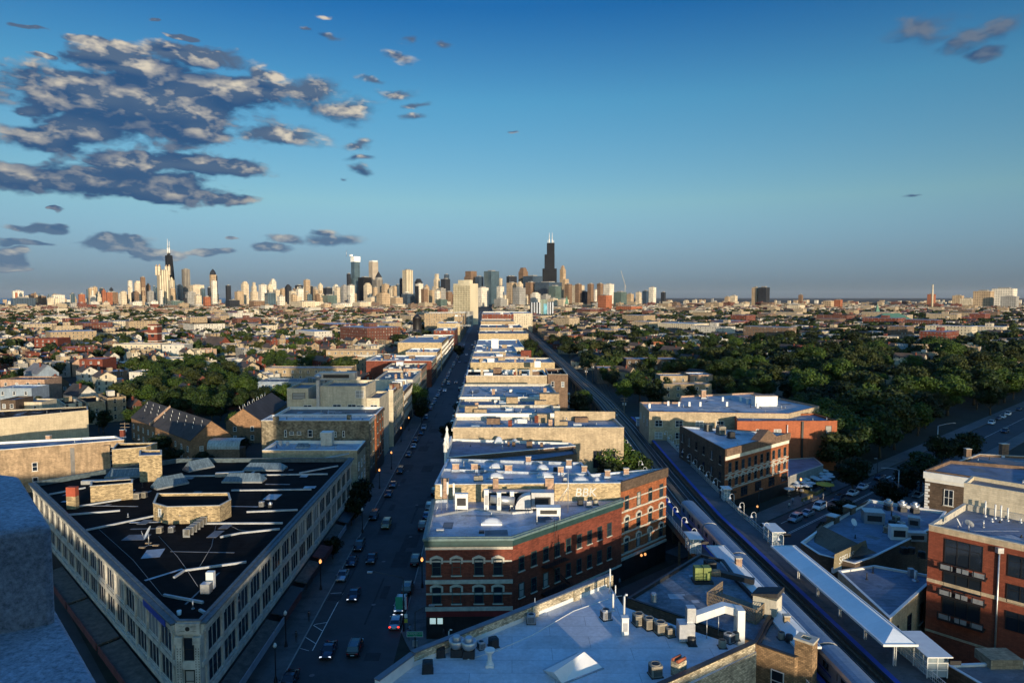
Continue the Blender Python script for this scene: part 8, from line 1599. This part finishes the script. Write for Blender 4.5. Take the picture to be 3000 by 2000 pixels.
for row, (yy, xs) in enumerate(((1380, (2385, 2410)), (1388, (2372, 2400, 2425)), (1396, (2355, 2383, 2412, 2435)), (1405, (2338, 2362, 2395, 2418)), (1414, (2330, 2352, 2378)), (1424, (2340, 2365)), (1430, (2312,)))):
    for j, xx in enumerate(xs):
        o = UM if first else copy_tree(UM); first = False; x, y = G(xx+ru.uniform(-4, 4), yy+ru.uniform(-2, 2), 2.); o.location = (x, y, .05); o.rotation_euler.z = ru.random(); tag(o, 'pale terrace umbrella, %s from the left in the %s row from the back' % (ordn(j+1), ordn(row+1)), 'umbrella', 'pale umbrellas of the crowded terrace')
U2 = umbrella((.45, .34, .04), 'umbrella_yellow', 2.4); x, y = G(2417, 1418, 2.); U2.location = (x, y, .05); tag(U2, 'large yellow umbrella on the terrace', 'umbrella')
wpl = flatmat('planter_wood', (.17, .13, .05), .8); x0, y0 = G(2345, 1440, 0); x1, y1 = G(2390, 1452, 0); x2, y2 = G(2415, 1436, 0)
for i, (a, c) in enumerate((((x0, y0), (x1, y1)), ((x1, y1), (x2, y2)), (G(2350, 1470), G(2378, 1457)))): a, c = Vector(a), Vector(c); n = Vector(((c-a).y, -(c-a).x)).normalized()*.25; q = MB().prism(ccw([tuple(a-n), tuple(c-n), tuple(c+n), tuple(a+n)]), 0, .95).build('wooden_planter', wpl); tag(q, ('left', 'right', 'lower')[i]+' yellowish wooden planter wall edging the terrace', 'planter')
wl = lamp(2345, 1455, 'bright double lamp at the near corner of the terrace', True, 4.6)
# ================================================================ people
SKIN = flatmat('skin', (.35, .20, .13), .6, var=.05); HAIRM = flatmat('hair_dark', (.02, .014, .01), .7)
def person(x, y, z, rz, top, leg, label, stride=.22, sit=False):
    o = empty('person', (x, y, z), label, 'person', 'people in the street', rz); me = bpy.data.meshes.new('body')
    J = [((0, 0, .95), .13), ((0, 0, 1.2), .14), ((0, 0, 1.42), .13), ((0, 0, 1.54), .055), ((0, .0, 1.66), .095), ((.1, 0, .88), .09), ((.11, -stride, .5), .065), ((.11, -stride*.9, .08), .045), ((.11, -stride*.9-.14, .04), .035), ((-.1, 0, .88), .09), ((-.11, stride*.8, .5), .065), ((-.11, stride*1.1, .08), .045), ((-.11, stride*1.1-.14, .04), .035), ((.2, 0, 1.40), .055), ((.26, .06, 1.14), .042), ((.25, -.08, .9), .033), ((-.2, 0, 1.40), .055), ((-.26, -.06, 1.14), .042), ((-.25, -.2, .92), .033)]
    E = [(0, 1), (1, 2), (2, 3), (3, 4), (0, 5), (5, 6), (6, 7), (7, 8), (0, 9), (9, 10), (10, 11), (11, 12), (2, 13), (13, 14), (14, 15), (2, 16), (16, 17), (17, 18)]
    me.from_pydata([j[0] for j in J], E, []); ob = bpy.data.objects.new('body', me); COL.objects.link(ob); ob.parent = o; sk = ob.modifiers.new('skin', 'SKIN')
    for i, v in enumerate(me.skin_vertices[0].data): v.radius = (J[i][1], J[i][1]*.85); v.use_root = i == 0
    su = ob.modifiers.new('sub', 'SUBSURF'); su.levels = su.render_levels = 1; me.materials.append(clothmat(top, leg)); MB().lathe((0, .015, 1.64), [(.105, 0), (.115, .05), (.09, .12), (.02, .145)], 10).build('hair', HAIRM).parent = o; return o
def clothmat(top, leg):
    nm = 'clothes_%d_%d' % (hash(top) % 997, hash(leg) % 997)
    if nm in MATS: return MATS[nm]
    m, t, b = newmat(nm); s = t.new('ShaderNodeSeparateXYZ'); t.l.new(t.new('ShaderNodeTexCoord').outputs['Object'], s.inputs[0])
    t.put(b, 'Base Color', t.ramp(t.m('DIVIDE', s.outputs[2], 1.8), [(0, (.03, .025, .02)), (.06, leg), (.52, top), (.855, (.35, .20, .13)), (1, (.35, .2, .13))], 'CONSTANT')); MATS[nm] = m; return m
for (px, py, rz, top, leg, lb) in ((1195, 1872, .4, (.03, .05, .12), (.015, .015, .02), 'person in dark blue clothes stepping off the corner kerb'), (1201, 1860, .2, (.10, .14, .20), (.02, .02, .03), 'person in a blue-grey top waiting at the corner behind the other'), (2375, 1468, 1.2, (.5, .5, .48), (.02, .02, .03), 'person in a white shirt on the pavement below the terrace'), (2412, 1462, 2., (.45, .44, .42), (.3, .28, .25), 'person in pale clothes walking beside the terrace planter'), (2396, 1474, 2.2, (.05, .05, .07), (.02, .02, .02), 'person in dark clothes beside the white estate car'), (2355, 1480, .8, (.4, .3, .25), (.03, .03, .05), 'person in a pinkish top on the terrace pavement'), (2312, 1490, 0, (.5, .45, .42), (.02, .02, .02), 'person in a pale top by the pedimented building shopfront'), (2322, 1475, 2.5, (.3, .32, .4), (.02, .03, .06), 'person in a bluish shirt among those at the terrace corner'),
    (905, 1820, .1, (.04, .02, .02), (.02, .02, .03), 'person in dark clothes on the left pavement under the sign band'), (868, 1880, .2, (.03, .03, .03), (.02, .02, .02), 'person in black on the left pavement near the unlit lamp'), (1300, 1872, 1., (.05, .03, .03), (.02, .02, .02), 'person in dark clothes by the corner shopfront'), (1815, 1718, .6, (.2, .2, .22), (.03, .03, .04), 'person in grey below the orange front, by the street'), (1022, 1475, 0., (.3, .3, .3), (.02, .02, .02), 'x')):
    if lb != 'x': x, y = G(px, py, .14); person(x, y, .14, rz, top, leg, lb)
x, y = LX(150, 10.2), 151; person(x, y, 7.0, .5, (.03, .03, .03), (.02, .02, .02), 'person in dark clothes leaning at the railing of the right platform', .05)
for i in range(46):   # seated and standing guests
    px, py = ru.uniform(2318, 2440), ru.uniform(1376, 1436)
    if py-1376 < (2400-px)*.0: continue
    x, y = G(px, py, 1.); c = ru.choice(((.4, .4, .42), (.05, .05, .08), (.3, .1, .08), (.1, .15, .3), (.5, .48, .44))); person(x, y, -.35, ru.uniform(0, 6), c, (.03, .03, .05), 'guest among the terrace tables, one of a dense crowd', .2); bpy.data.objects[-1:] if False else None
for k_, o in enumerate([q for q in COL.objects if q.get('label') == 'guest among the terrace tables, one of a dense crowd']): o['group'] = 'guests crowded on the terrace'

rp = random.Random(8); b = MB(); b2 = MB()
for k in range(46):
    y = rp.uniform(95, 420); t = rp.uniform(-6, 6); w, l = rp.choice(((.6, 2.5), (1.1, 1.1), (.25, 6), (1.6, 4), (.15, 9))); x = AX(y, t); b.prism([(x-w, y-l), (x+w, y-l), (x+w-.034*l, y+l), (x-w-.034*l, y+l)], .002, .004+.0004*k)
tag(b.build('road_mending', flatmat('asphalt_mend', (.022, .023, .026), .85, var=.4)), kind='structure')
for k in range(14):
    y = 92+k*19+rp.uniform(-4, 4); b2.lathe((AX(y, rp.uniform(-4.5, 4.5)), y, .0), [(.38, .024), (.38, .026)], 12)
tag(b2.build('manhole_lids', flatmat('iron_lid', (.10, .10, .105), .6)), kind='structure')
